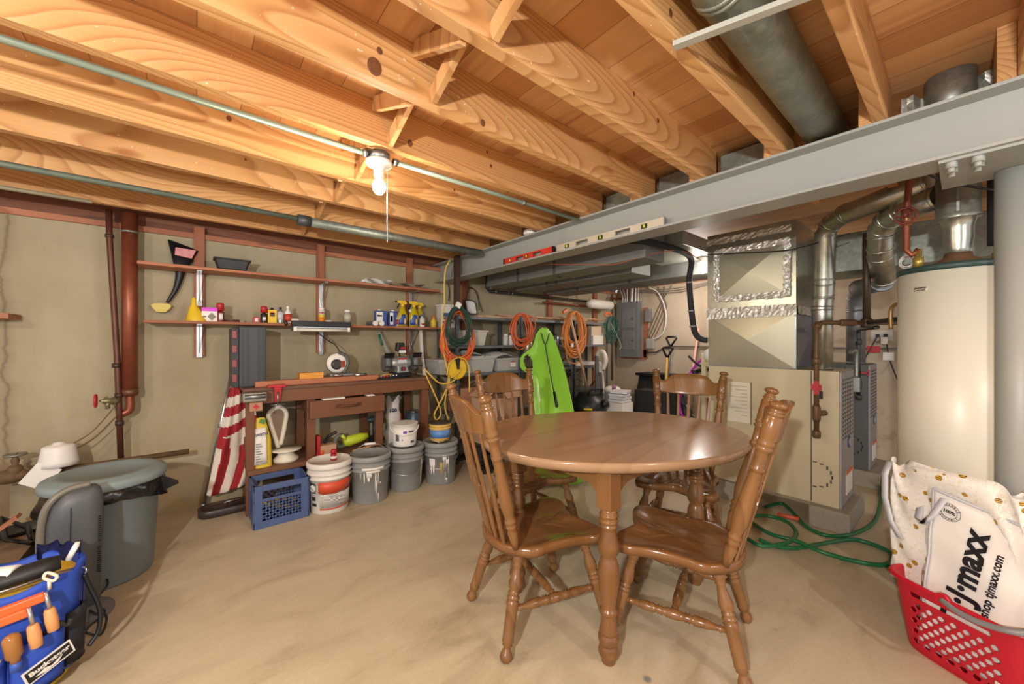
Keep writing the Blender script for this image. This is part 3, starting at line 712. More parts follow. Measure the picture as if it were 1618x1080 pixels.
for k, (f, r) in enumerate(((.12, .012), (.25, .012), (.37, .010), (.60, .032), (.80, .012), (.92, .010))):
    y = ya+(yb-ya)*f; b.tube([(x0+.05, y, zt-.01), (x0+.05, y, zt+.12), (x0+.05+(.03 if k % 2 else 0), y+(.12 if k < 2 else 0), zt+.34)], r, 8)
b.build('conduit', mat('B9B9B6', .35, .5), t)
o = MB().box(WX-.08, WX-.001, yb-.17, yb-.09, zt-.33, zt-.13).build('disconnect_box', mat('808285', .45), bevel=.004); tag(o, 'narrow grey box fixed right of the breaker panel', 'box')
o = MB().box(WX-.07, WX-.001, yb-.22, yb-.10, zb+.14, zb+.30).build('outlet_box', mat('A9A9A5', .4), bevel=.004); tag(o, 'grey outlet box right of the breaker panel bottom', 'outlet')
t = thing('white_cable', 'white cable looping down right of the breaker panel', 'cable', (WX-.04, yb-.2, zt-.5))
MB().tube([(WX-.05, yb-.14, 2.08), (WX-.05, yb-.30, zt+.10), (WX-.05, yb-.42, zt-.22), (WX-.05, yb-.36, zt-.52), (WX-.05, yb-.12, zt-.62)], .011).build('cable_loop', M_white, t)
b = MB()
for k in range(4): b.tube([(WX-.03, yb-.5+.11*k, 2.08), (WX-.03, yb-.30-.04*k, zt-.1), (WX-.03, yb-.12-.02*k, zt-.5-.05*k), (WX-.03, yb-.15, zb+.32)], .005)
b.build('thin_wires', mat('6E5C4C', .6), t)
b = MB()
for k in range(3): b.tube([(WX-.04, 3.4, 2.07-.01*k), (WX-.06, 2.7, 2.03-.03*k), (WX-.05, 2.1, 2.07-.01*k), (WX-.04, 1.2, 2.06)], .006)
tag(b.build('ceiling_wires', mat('8E8A80', .6)), 'wires strung along the top of the far wall', 'cable')
zz = P(1060, 547, X=WX-.02).z
o = MB().tube([(WX-.03, yb-.09, zz-.1), (WX-.03, yb-.25, zz-.09), (WX-.03, yb-.42, zz), (WX-.03, .2, zz)], .011, 8, smooth_path=False).build('conduit', mat('7C7870', .4, .5)); tag(o, 'thin conduit running level along the far wall', 'conduit')
o = MB().tube([P(967, 455, X=5.3), P(967, 600, X=5.3)+V(0, 0, 0)], .02, 8, smooth_path=False).build('standpipe', mat('77746E', .4, .5)); tag(o, 'slim vertical pipe in the corner left of the breaker panel', 'pipe')
# ---------------------------------------------------------------- table and chairs
def ring_r(t, seq):
    return [(a, r) for a, r in seq]
LEGP = [(0, .017), (.03, .022), (.07, .0245), (.10, .022), (.125, .017), (.14, .021), (.155, .017), (.17, .0165), (.24, .021), (.30, .0265), (.345, .0255), (.375, .018), (.385, .024), (.40, .024),
        (.41, .019), (.425, .026), (.445, .026), (.455, .020), (.47, .026), (.50, .0255), (.52, .0235), (.80, .0225), (.82, .024), (.835, .018), (.85, .021), (.86, .014), (.88, .0145), (.92, .022), (.955, .0245), (.985, .020), (1, .012)]
POSTP = [(0, .014), (.06, .018), (.12, .0225), (.145, .018), (.155, .0235), (.17, .0235), (.18, .019), (.19, .0245), (.205, .0245), (.215, .019), (.24, .022), (.30, .028), (.36, .0285), (.45, .025), (.60, .019), (.612, .0185), (.62, .024), (.635, .024), (.645, .019),
         (.70, .0205), (.735, .0205), (.745, .0275), (.758, .0275), (.765, .022), (.773, .0275), (.786, .0275), (.795, .024), (.82, .0265), (.93, .0265), (.938, .020), (.944, .026), (.952, .026), (.958, .019), (.964, .022), (.969, .022), (.975, .0145), (.982, .020), (.992, .0265), (1.005, .0265), (1.016, .019), (1.022, .0)]
STRP = [(0, .008), (.08, .010), (.10, .014), (.115, .010), (.13, .011), (.22, .017), (.31, .019), (.345, .012), (.36, .019), (.375, .013), (.39, .019), (.40, .013), (.44, .018), (.5, .0195), (.56, .018),
        (.60, .013), (.61, .019), (.625, .013), (.64, .019), (.655, .012), (.69, .019), (.78, .017), (.87, .011), (.885, .010), (.90, .014), (.92, .010), (1, .008)]
ST = .415                                           # seat top height
def seat_outline():
    h = [(.185, 0), (.20, .045), (.222, .10), (.232, .15), (.225, .195), (.195, .222), (.155, .226), (.10, .208), (.03, .196), (-.05, .196), (-.10, .205), (-.135, .200), (-.150, .192), (-.185, .165), (-.225, .115), (-.245, .06), (-.252, 0)]
    return h + [(x, -y) for x, y in h[-2:0:-1]]
def smooth_closed(p, sub=3):
    n = len(p); q = []
    for i in range(n):
        a, b, c, d = (Vector(p[(i+k-1) % n]) for k in range(4))
        for k in range(sub):
            t = k/sub; q.append(.5*((2*b)+(c-a)*t+(2*a-5*b+4*c-d)*t*t+(3*b-a-3*c+d)*t**3))
    return q
def chair(lab, loc, rz):
    t = thing('dining_chair', lab, 'chair', loc, rz, 'dining chairs round the table')
    o = smooth_closed([Vector(p) for p in seat_outline()]); n = len(o)
    lv = [(1.0, ST-.036), (1.0, ST-.012), (.985, ST-.003), (.955, ST), (.86, ST-.003), (.70, ST-.012), (.5, ST-.017), (.25, ST-.013), (.02, ST-.012)]
    vs = []; fs = []
    for s, z in lv:
        for p in o: vs.append((p.x*s, p.y*s, z + (.008 if s < .9 and abs(p.y*s) < .04 and p.x*s > .05 else 0)))
    for i in range(len(lv)-1):
        for k in range(n): k2 = (k+1) % n; fs.append((i*n+k, i*n+k2, (i+1)*n+k2, (i+1)*n+k))
    fs.append(tuple(range(n))[::-1]); fs.append(tuple((len(lv)-1)*n+k for k in range(n)))
    MB().add(vs, fs, True).build('seat', M_seat, t, local=True)
    for sx, sy in ((1, 1), (1, -1), (-1, 1), (-1, -1)):
        top = (.145, .155*sy, ST-.036) if sx > 0 else (-.155, .125*sy, ST-.036)
        ft = (.235, .225*sy, .004) if sx > 0 else (-.255, .20*sy, .004)
        MB().turn(top, ft, LEGP, 16).build('leg', M_chair, t, local=True)
    def pt(sx, sy, z):
        top = Vector((.145, .155*sy, ST-.036)) if sx > 0 else Vector((-.155, .125*sy, ST-.036))
        ft = Vector((.235, .225*sy, .004)) if sx > 0 else Vector((-.255, .20*sy, .004))
        return ft.lerp(top, z/(ST-.04))
    for sy in (1, -1): MB().turn(pt(1, sy, .17), pt(-1, sy, .17), STRP, 14).build('stretcher', M_chair, t, local=True)
    a = pt(1, 1, .17).lerp(pt(-1, 1, .17), .5); b = pt(1, -1, .17).lerp(pt(-1, -1, .17), .5)
    MB().turn(a, b, STRP, 14).build('stretcher', M_chair, t, local=True)
    # back
    H = 1.035
    for sy in (1, -1): MB().turn((-.185, .155*sy, ST-.006), (-.345, .215*sy, H), POSTP, 16).build('back_post', M_chair, t, local=True)
    def bx(z, y): return -.19 - (z-ST)*.258 - .058*(1-(y/.2)**2)*min(1, (z-ST)/.2)
    rows = []
    prof = [(-.197, .982, .895), (-.180, .970, .892), (-.160, .966, .889), (-.140, .980, .886), (-.118, 1.002, .883), (-.09, 1.012, .880), (-.05, 1.018, .877), (0, 1.020, .876)]
    prof += [(-y, a, b) for y, a, b in prof[-2::-1]]
    for j in range(9):
        rows.append([(bx(b+(a-b)*j/8, y)+(-.006 if j == 8 else 0), y, b+(a-b)*j/8) for y, a, b in prof])
    MB().slab(rows, (.022, 0, .004)).build('crest_rail', M_chair, t, local=True, bevel=.004)
    SP = [(0, .007), (.30, .0095), (.36, .0105), (.375, .0175), (.46, .0185), (.485, .0145), (.515, .0145), (.54, .019), (.58, .0185), (1, .0105)]
    for k in range(-2, 3):
        yb, yt = k*.052, k*.067; zt = .892; zb = ST-.008
        p0 = Vector((bx(zt, yt)+.011, yt, zt)); p1 = Vector((-.205-.026*(1-(k/2.6)**2), yb, zb))
        L = []; R = []
        for f, hw in SP:
            c = p0.lerp(p1, f); L.append(c+Vector((0, hw, 0))); R.append(c-Vector((0, hw, 0)))
        q = MB(); v = []
        for a, b in zip(L, R): v += [a+V(-.006, 0, 0), b+V(-.006, 0, 0), b+V(.006, 0, 0), a+V(.006, 0, 0)]
        f = []
        for i in range(len(L)-1):
            for m in range(4): m2 = (m+1) % 4; f.append((i*4+m, (i+1)*4+m, (i+1)*4+m2, i*4+m2))
        f += [(0, 1, 2, 3), tuple(len(v)-4+m for m in (3, 2, 1, 0))]
        q.add(v, f).build('spindle', M_chair, t, local=True, bevel=.003)
    return t
R = math.radians
ch = chair('near left wooden chair seen from behind-left, at the left end of the table', (1.215, 1.275, 0), R(-14))
dup(ch, (1.615, .80, 0), R(108), 'nearest wooden chair on the right, its back leaning toward the furnace')
dup(ch, (1.66, 1.80, 0), R(-99), 'wooden chair on the far left side of the table in front of the green sled')
dup(ch, (2.30, 1.13, 0), R(197), 'wooden chair at the far right end of the table in front of the furnace papers')

TZ = .80
t = thing('dining_table', 'oval wooden dining table with turned legs', 'table', (1.61, 1.151, 0))
ca, sa = math.cos(R(-28)), math.sin(R(-28))
def oval(s, z, n=96):
    r = []
    for k in range(n):
        g = 2*PI*k/n; a = .665*s; b = .514*s
        e = .92; x = a*math.copysign(abs(math.cos(g))**e, math.cos(g)); y = b*math.copysign(abs(math.sin(g))**e, math.sin(g))
        r.append((1.61+x*ca-y*sa, 1.151+x*sa+y*ca, z))
    return r
lv = [oval(.955, TZ-.043), oval(.975, TZ-.04), oval(.995, TZ-.022), oval(1.0, TZ-.010), oval(.997, TZ-.003), oval(.985, TZ)]
vs = [p for l in lv for p in l]; fs = []; n = 96
for i in range(len(lv)-1):
    for k in range(n): k2 = (k+1) % n; fs.append((i*n+k, i*n+k2, (i+1)*n+k2, (i+1)*n+k))
fs += [tuple(range(n))[::-1]]
b = MB().add(vs, fs, True); b.add(lv[-1], [tuple(range(n))]); b.build('tabletop', M_table, t)
LEGS = [(1.237, .892), (1.985, .892), (1.985, 1.438), (1.237, 1.438)]
for i, (x, y) in enumerate(LEGS):
    x2, y2 = LEGS[(i+1) % 4]; d = V(x2-x, y2-y, 0); L = d.length; d.normalize(); nrm = V(-d.y, d.x, 0)
    pts = []
    for k in range(25):
        s = k/24; dz = .075+.055*max(0, 1-min(s, 1-s)/.13)**1.2
        pts.append(V(x, y, TZ-.045-dz)+d*(.03+s*(L-.06)))
    pts += [V(x2, y2, TZ-.043)-d*.03, V(x, y, TZ-.043)+d*.03]
    MB().prism([p-nrm*.010 for p in pts], 0, nrm*.02).build('apron', M_chair, t)
TLEG = [(0, .034), (.004, .034), (.03, .030), (.04, .036), (.055, .036), (.065, .029), (.075, .036), (.09, .036), (.10, .029), (.115, .035), (.13, .029), (.15, .0285), (.19, .034), (.24, .041), (.28, .040), (.31, .030), (.32, .0285),
        (.33, .031), (.37, .039), (.42, .042), (.48, .041), (.60, .030), (.645, .026), (.66, .034), (.68, .034), (.69, .026), (.76, .032), (.80, .037), (.81, .032), (.825, .039), (.85, .041), (.87, .038), (.88, .032), (.89, .036), (.93, .041), (.96, .034), (.985, .026), (1, .027)]
for x, y in LEGS:
    b = MB(); b.box(x-.034, x+.034, y-.034, y+.034, .60, TZ-.044)
    b.turn((x, y, .602), (x, y, .0), TLEG, 20); b.build('leg', M_chair, t, bevel=.003)

# ---------------------------------------------------------------- pipes on the shelf wall
def wallP(px, py, Y): return P(px, py, Y=Y)
t = thing('drain_pipe', 'thick reddish brown copper pipe on the shelf wall left of the shelves', 'pipe', wallP(204, 640, 3.64))
a = wallP(205, 322, 3.64); b_ = wallP(205, 625, 3.64)
e = wallP(191, 652, 3.64)
MB().cyl((a.x, 3.64, 2.12), (b_.x, 3.64, b_.z), .042, n=22).build('pipe', M_copper, t)
MB().turn((b_.x, 3.64, b_.z+.05), (b_.x, 3.64, b_.z), [(0, .045), (.7, .045), (1, .03)], 20).build('lower_collar', mat('6E4A32', .45, .4, .3), t)
MB().tube([V(b_.x, 3.64, b_.z), V(b_.x, 3.64, e.z+.02), V(b_.x-.03, 3.64, e.z-.005), V(e.x, 3.64, e.z-.01)], .024).build('elbow', M_copper, t)
MB().turn((a.x, 3.64, 1.985), (a.x, 3.64, 2.0), [(0, .043), (.5, .047), (1, .043)], 20).build('strap_ring', M_galv, t)
t = thing('water_pipe', 'slim brown pipe beside the thick one with a red-wheeled spigot', 'pipe', wallP(190, 722, 3.62))
p0 = wallP(172, 318, 3.62); p0.z = 2.12; p1 = wallP(185, 560, 3.62); p2 = wallP(188, 640, 3.62); p3 = wallP(191, 725, 3.62)
MB().tube([p0, wallP(173, 375, 3.62), p1, p2, p3], .0165, 12, smooth_path=False).build('pipe', mat('5E382A', .45, .4, .3), t)
for (px, py, h) in ((173, 373, .02), (184, 577, .03), (188, 624, .03), (189, 668, .03)): q = wallP(px, py, 3.62); MB().cyl(q+V(0, 0, -h/2), q+V(0, 0, h/2), .022).build('fitting', mat('4A3A30', .5, .4), t)
q = wallP(187, 633, 3.62); s = wallP(158, 633, 3.56)
b = MB(); b.turn(q, s, [(0, .02), (.3, .026), (.5, .018), (.75, .022), (.8, .010), (1, .008)], 12); b.cyl(q.lerp(s, .6), q.lerp(s, .6)+V(0, 0, -.05), .012); b.build('spigot', mat('8A8260', .4, .6, .3), t)
w_ = MB(); c = wallP(151, 633, 3.56); pts = [c+V(0, .03*math.cos(g), .038*math.sin(g)) for g in [k*PI/6 for k in range(12)]]
w_.tube(pts, .0065, 6, closed=True)
for g in (0, PI/2, PI/4): w_.cyl(c+V(0, .03*math.cos(g), .038*math.sin(g)), c-V(0, .03*math.cos(g), .038*math.sin(g)), .004, n=6)
w_.build('red_wheel', M_red, t)
o = MB().tube([wallP(183, 640, 3.60), wallP(145, 682, 3.6), wallP(104, 706, 3.55)], .004, 6).tube([wallP(186, 655, 3.60), wallP(150, 690, 3.6), wallP(118, 710, 3.55)], .004, 6).build('ground_wire', mat('7A5C3C', .5, .4)); tag(o, 'pair of thin brown wires sloping from the spigot to the water meter', 'wire')
# water meter and main
t = thing('water_main', 'corroded water main pipe with a wheel valve low on the left wall', 'pipe', wallP(22, 770, 3.60))
m = mat('6A5438', .7, .2, .4, 20, bump=.4)
a = wallP(-60, 752, 3.58); c = wallP(70, 745, 3.58); zc = c.z
MB().turn((a.x, 3.58, zc), (c.x+.05, 3.58, zc), [(0, .022), (.35, .022), (.37, .038), (.45, .042), (.55, .038), (.57, .03), (.62, .036), (.66, .024), (.80, .024), (.82, .036), (.95, .036), (1, .03)], 14).build('main_pipe', m, t)
v = wallP(24, 745, 3.58); v.z = zc; b = MB(); b.lathe(v, [(.028, 0), (.032, .05), (.024, .06), (.013, .065), (.018, .09), (.012, .11), (.01, .13)], 12); b.build('valve_stem', m, t)
b = MB(); v2 = v+V(0, 0, .125); b.tube([v2+V(.04*math.cos(g), .04*math.sin(g), 0) for g in [k*PI/6 for k in range(12)]], .007, 6, closed=True)
for g in (0, PI/2): b.cyl(v2+V(.04*math.cos(g), .04*math.sin(g), 0), v2-V(.04*math.cos(g), .04*math.sin(g), 0), .005, n=6)
b.build('valve_wheel', mat('8A8578', .5, .5), t)
t = thing('water_meter', 'white plastic water meter cover low on the wall behind the trash can', 'meter', wallP(95, 742, 3.5))
c = wallP(93, 742, 3.52)
MB().lathe(c+V(0, 0, .03), [(.085, 0), (.082, .03), (.072, .09), (.068, .115), (.055, .123), (.028, .126), (.024, .138), (0, .14)], 28).build('meter_cover', M_white, t)
MB().obox(wallP(64, 752, 3.46), (.11, .003, .13), Matrix.Rotation(.6, 3, 'Y')).build('paper_tag', M_white, t)
MB().cyl((c.x-.17, 3.58, zc), (c.x+.6, 3.58, zc), .018).build('pipe_stub', m, t)
o = MB().box(wallP(-60, 500, 3.6).x, wallP(13, 500, 3.55).x, 3.55, 3.755, wallP(0, 494, 3.55).z-.03, wallP(0, 494, 3.55).z).build('wall_shelf', M_shelf); tag(o, 'end of a short wooden shelf at the left edge of the photo', 'shelf')
# ---------------------------------------------------------------- shelves above the bench
sx0, sx1 = -.30, 1.955
zu = 1.783; zl = 1.395
for z, lb in ((zu, 'upper long wooden wall shelf'), (zl, 'lower long wooden wall shelf holding bottles and cans')):
    tag(MB().box(sx0 if z == zu else -.27, sx1 if z == zu else 1.97, 3.49, 3.69, z-.02, z).build('wall_shelf', M_shelf, bevel=.002), lb, 'shelf', 'wooden wall shelves')
for px, py0, lb in ((315, 563, 'left'), (507, 557, 'middle'), (648, 560, 'right')):
    x = P(px, 480, Y=3.72).x; z0 = P(px, py0, Y=3.72).z
    o = MB().box(x-.032, x+.032, 3.722, 3.758, z0, 2.12).build('shelf_cleat', M_cleat, bevel=.002)
    tag(o, 'upright board behind the wall shelves, '+lb+' of the three', 'board', 'upright boards carrying the shelves')
    for z in (zu-.0205, zl-.0205):
        t = thing('shelf_bracket', 'metal angle bracket under the %s shelf on the %s upright board' % ('upper' if z > 1.6 else 'lower', lb), 'bracket', (x, 3.71, z-.25), 0, 'shelf brackets')
        b = MB(); b.box(x-.017, x+.017, 3.712, 3.7215, z-.245, z); b.build('wall_arm', M_steel, t)
        b = MB(); b.box(x-.015, x+.015, 3.52, 3.72, z-.006, z-.0005); b.bar((x, 3.60, z-.008), (x, 3.712, z-.21), .012, .004, (1, 0, 0)); b.build('shelf_arm', M_steel, t)
# funnel hanging behind the upper shelf
t = thing('long_funnel', 'black long-necked funnel hooked behind the upper shelf', 'funnel', P(290, 400, Y=3.72))
def rr(px, py): return P(px, py, Y=3.724)
top = rr(290, 392); bot = rr(285, 428); tip = rr(264, 478)
MB().tube([bot, rr(283, 440), rr(277, 458), tip], lambda s: .030-.021*s, 12).build('neck', M_black, t)
b = MB(); k = 24
lo = [bot+V(.030*math.cos(2*PI*i/k), .026*math.sin(2*PI*i/k), 0) for i in range(k)]
hi = [top+V(.088*math.cos(2*PI*i/k), .030*math.sin(2*PI*i/k), -.03*math.cos(2*PI*i/k)+.02) for i in range(k)]
b.add(lo+hi, [(i, (i+1) % k, k+(i+1) % k, k+i) for i in range(k)]+[tuple(range(k, 2*k))], True); b.build('cone', M_black, t)
q = rr(292, 401); MB().prism([q+V(-.055, -.036, -.02), q+V(.04, -.036, -.035), q+V(.065, -.036, .03), q+V(-.05, -.036, .035)], 0, V(0, .004, 0)).build('foil_patch', mat('C98A8A', .3, .6, .3, 30), t)
b = MB(); q = rr(255, 486); pts = [q+V(.05*math.cos(g)*(1+.25*math.sin(3*g)), -.02, .042*math.sin(g)*(1+.2*math.cos(2*g))) for g in [i*PI/7 for i in range(14)]]
tag(b.prism(pts, 0, V(0, .03, 0)).build('sponge', mat('E2CE7A', .8), bevel=.006), 'pale yellow sponge stuck on the tip of the black funnel', 'sponge')
# black tray on upper shelf
t = thing('plastic_tray', 'small black plastic tub on the upper shelf', 'tub', (P(367, 420, Y=3.58).x, 3.58, zu))
x = P(367, 420, Y=3.58).x
b = MB(); r0, r1 = (.085, .05), (.105, .065)
lo = [(x+sx*r0[0], 3.58+sy*r0[1], zu) for sx, sy in ((-1, -1), (1, -1), (1, 1), (-1, 1))]; hi = [(x+sx*r1[0], 3.58+sy*r1[1], zu+.075) for sx, sy in ((-1, -1), (1, -1), (1, 1), (-1, 1))]
b.add(lo+hi, [(3, 2, 1, 0), (0, 1, 5, 4), (1, 2, 6, 5), (2, 3, 7, 6), (3, 0, 4, 7)]); b.build('tub', M_black, t, bevel=.01)
MB().box(x-.115, x+.115, 3.51, 3.65, zu+.076, zu+.088).build('rim', M_black, t, bevel=.003)
# papers
def sheets(px0, px1, z, colr, lab, n, nm='newspaper'):
    x0 = P(px0, 440, Y=3.55).x; x1 = P(px1, 440, Y=3.55).x; b = MB()
    for k in range(n):
        zz = z+.002+k*.009; rows = []
        for j in range(5): rows.append([(x0+(x1-x0)*i/9+random.uniform(-.01, .01)+.01*k, 3.50+j*.045+random.uniform(-.008, .008), zz+.006*math.sin(i*1.3+k+j)+.003) for i in range(10)])
        b.slab(rows, (0, 0, .003))
    tag(b.build(nm, colr), lab, 'paper')
sheets(568, 612, zu, mat('D8D4CC', .7, var=.2, scale=30), 'folded white papers lying on the upper shelf', 5)
sheets(616, 664, zu, mat('8A7A66', .7, var=.5, scale=20), 'brown crumpled papers lying at the right end of the upper shelf', 4, 'brown_paper')

# ---------------------------------------------------------------- containers on the lower shelf
def cont(name, lab, cat, px, y, h, r, body, cap=None, caph=.02, shape='can', label=None, z=None, lr=(.2, .7), g=None, capr=.8, deco=None, base=None):
    if z is None: h *= 1.18; r *= 1.1; caph *= 1.1
    z = zl+.0005 if z is None else z
    x = P(px, 500, Y=y).x if base is None else base[0]
    if base is not None: y = base[1]
    t = thing(name, lab, cat, (x, y, z), 0, g)
    hb = h-caph if cap else h
    pr = {'can': [(r*.96, 0), (r, .004), (r, hb-.006), (r*.9, hb)],
          'bottle': [(r*.93, 0), (r, .006), (r, hb*.68), (r*.8, hb*.8), (r*.42, hb*.92), (r*.4, hb)],
          'spray': [(r*.97, 0), (r, .005), (r, hb*.84), (r*.85, hb*.9), (r*.5, hb*.95), (r*.45, hb)],
          'jar': [(r*.9, 0), (r, .006), (r, hb*.9), (r*.85, hb)]}[shape]
    MB().lathe((x, y, z), pr, 22).build('body', body, t)
    cr = r*capr if shape in ('can', 'spray', 'jar') else r*.46
    if cap: MB().lathe((x, y, z+hb), [(cr, 0), (cr, caph*.8), (cr*.85, caph), (0, caph)], 18).build('cap', cap, t)
    if label:
        MB().arc((x, y, z), r, h*lr[0], h*lr[1], PI*1.0, PI*2.0, 14).build('label', label, t)
    if deco:
        for (m_, a, b2, g0, g1) in deco: MB().arc((x, y, z), r+.0013, h*a, h*b2, g0, g1, 8).build('print', m_, t)
    return t
x = P(313, 495, Y=3.56).x
t = thing('funnel', 'yellow plastic funnel standing upside down on the lower shelf', 'funnel', (x, 3.57, zl))
q = MB(); n = 26; rows = []
for s, rx, cx2 in ((0, .066, 0), (.006, .066, 0), (.10, .026, -.018), (.118, .016, -.018), (.165, .013, -.018), (.172, .006, -.018)):
    rows.append([(x-.005+cx2+rx*math.cos(2*PI*k/n), 3.57+rx*math.sin(2*PI*k/n), zl+s) for k in range(n+1)])
q.grid(rows); q.build('funnel_cone', M_yellow, t)
def carton(name, lab, cat, px, w, d, h, m, y=3.56, z=None, bands=(), lid=None, g=None, rz=0, x=None):
    z = zl+.0005 if z is None else z; x = P(px, 500, Y=y).x if x is None else x
    t = thing(name, lab, cat, (x, y, z), rz, g); t.scale = (1.05, 1, 1.18)
    MB().box(-w/2, w/2, -d/2, d/2, 0, h).build('box', m, t, local=True, bevel=.002)
    for mm, z0, z1, f0, f1 in bands: MB().box(-w/2+w*f0, -w/2+w*f1, -d/2-.0015, -d/2, h*z0, h*z1).build('print', mm, t, local=True)
    if lid: MB().lathe((0, 0, h), [(lid[0], 0), (lid[0], lid[1]), (0, lid[1])], 14).build('cap', lid[2], t, local=True)
    return t
M_mag = mat('D22FD0', .4); M_lblue = mat('5F8FD0', .45)
t = carton('bulb_box', 'small white box with a magenta top beside the yellow funnel', 'box', 331, .085, .06, .085, M_white, bands=((M_mag, .74, 1.0, 0, 1), (M_gun, .3, .4, .06, .28)))
MB().obox((.012, -.0315, .03), (.035, .002, .035), Matrix.Rotation(PI/4, 3, 'Y')).build('printed_diamond', mat('7E7A66', .4), t, local=True)
M_silver = mat('B5B7BA', .3, .8)
cont('spray_can', 'red spray can right of the magenta-topped box', 'can', 348, 3.56, .118, .023, mat('7A1F1F', .4), M_red, .05, 'spray', label=None, capr=.95, deco=[(M_white, .1, .45, PI*1.4, PI*1.7)])
cont('tape_roll', 'flat dark red tin lying on the lower shelf', 'tin', 367, 3.57, .018, .052, mat('5C2420', .35), M_silver, .004, 'can', capr=.7)
cont('lidded_dish', 'little greyish lid beside the dark red tin', 'lid', 382, 3.56, .012, .024, mat('9A9A88', .5))
b = carton('small_box', 'tiny red and white box on the lower shelf', 'box', 405, .045, .03, .038, M_red, bands=((M_white, .2, .8, .3, .7),))
cont('spray_can', 'red and dark spray can left of the yellow tin', 'can', 417, 3.56, .112, .0215, mat('2A2224', .4), M_red, .045, 'spray', capr=1.0, deco=[(M_white, .15, .35, PI*1.35, PI*1.65)])
carton('fluid_tin', 'flat yellow tin with a dark round emblem', 'tin', 430, .058, .03, .09, M_yellow, bands=((mat('40231A', .4), .5, .78, .22, .78), (M_orange, .7, .86, .3, .7)), lid=(.01, .014, M_black))
cont('spray_can', 'slim silver can between the yellow tin and the peroxide bottle', 'can', 443, 3.56, .112, .019, M_silver, M_dark, .014, 'spray', label=mat('C9CCD0', .4), capr=.5)
cont('plastic_bottle', 'white bottle with a red label and white cap', 'bottle', 455, 3.56, .122, .024, M_white, M_white, .02, 'bottle', label=mat('C8452E', .4), lr=(.12, .55))
cont('paste_jar', 'low white jar with a brown band next to the red-labelled bottle', 'jar', 466, 3.565, .036, .032, mat('9A6A50', .4), M_white, .016, 'jar', capr=1.05)
cont('spray_can', 'yellow insect spray can with a white cap above the black light fixture', 'can', 508, 3.57, .125, .023, M_yellow, M_white, .024, 'spray', label=mat('E58A2A', .4), lr=(.12, .42), capr=.9, deco=[(M_white, .58, .82, PI*1.1, PI*1.9), (M_red, .64, .74, PI*1.2, PI*1.8)])
cont('paste_jar', 'low white jar right of the yellow spray can', 'jar', 519, 3.57, .032, .027, mat('D8D0C0', .4), M_white, .014, 'jar', capr=1.05)
M_clear = mat('CFCFC4', .15, var=.1, alpha=.55)
cont('glass_jar', 'clear jar of small parts with a white lid', 'jar', 549, 3.57, .118, .028, mat('A9A79A', .2, alpha=.8), M_white, .022, 'jar', label=mat('C4C2B2', .5), lr=(.3, .7), capr=.85)
# lying bottles
for px, dy, lab in ((592, 0, 'white bottle lying on its side, left of the pair'), (602, .01, 'white capped bottle lying on its side beside the blue tins')):
    x = P(px, 508, Y=3.53).x
    t = thing('plastic_bottle', lab, 'bottle', (x, 3.53, zl), 0, 'bottles lying on the lower shelf')
    MB().turn((x-.02-dy*2, 3.66, zl+.023), (x, 3.535, zl+.023), [(0, .02), (.05, .0225), (.8, .0225), (.9, .016), (1, .014)], 18).build('body', mat('5E6468', .4) if dy == 0 else M_white, t)
    MB().turn((x-.001, 3.536, zl+.023), (x+.002, 3.505, zl+.023), [(0, .0225), (1, .0225)], 18).build('cap', M_white, t)
for px, lb, bb in ((601, 'tall blue and white fuel tin, left of the two', ((M_white, .12, .92, .04, .62), (M_blue, .62, .72, .1, .55))), (622, 'tall blue fuel tin, right of the two', ((M_white, .12, .92, .04, .34), (M_dark, .3, .7, .08, .30)))):
    x = P(px, 500, Y=3.60).x
    t = thing('fuel_tin', lb, 'tin', (x, 3.60, zl+.0005), 0, 'blue tins on the lower shelf'); t.scale = (1, 1, 1.15)
    MB().box(-.052, .052, -.03, .03, 0, .128).build('tin', mat('34509A', .35), t, local=True, bevel=.003)
    for mm, z0, z1, f0, f1 in bb: MB().box(-.052+.104*f0, -.052+.104*f1, -.0315, -.03, .128*z0, .128*z1).build('print', mm, t, local=True)
    MB().lathe((-.01, 0, .128), [(.016, 0), (.016, .012), (0, .014)], 14).build('cap', M_white, t, local=True)
cont('glue_bottle', 'slim red-capped bottle left of the spray bottles', 'bottle', 629, 3.56, .115, .017, mat('C9B49A', .4), M_red, .02, 'bottle', label=M_red, lr=(.15, .5))
M_ycl = mat('C9B21C', .15, alpha=.85)
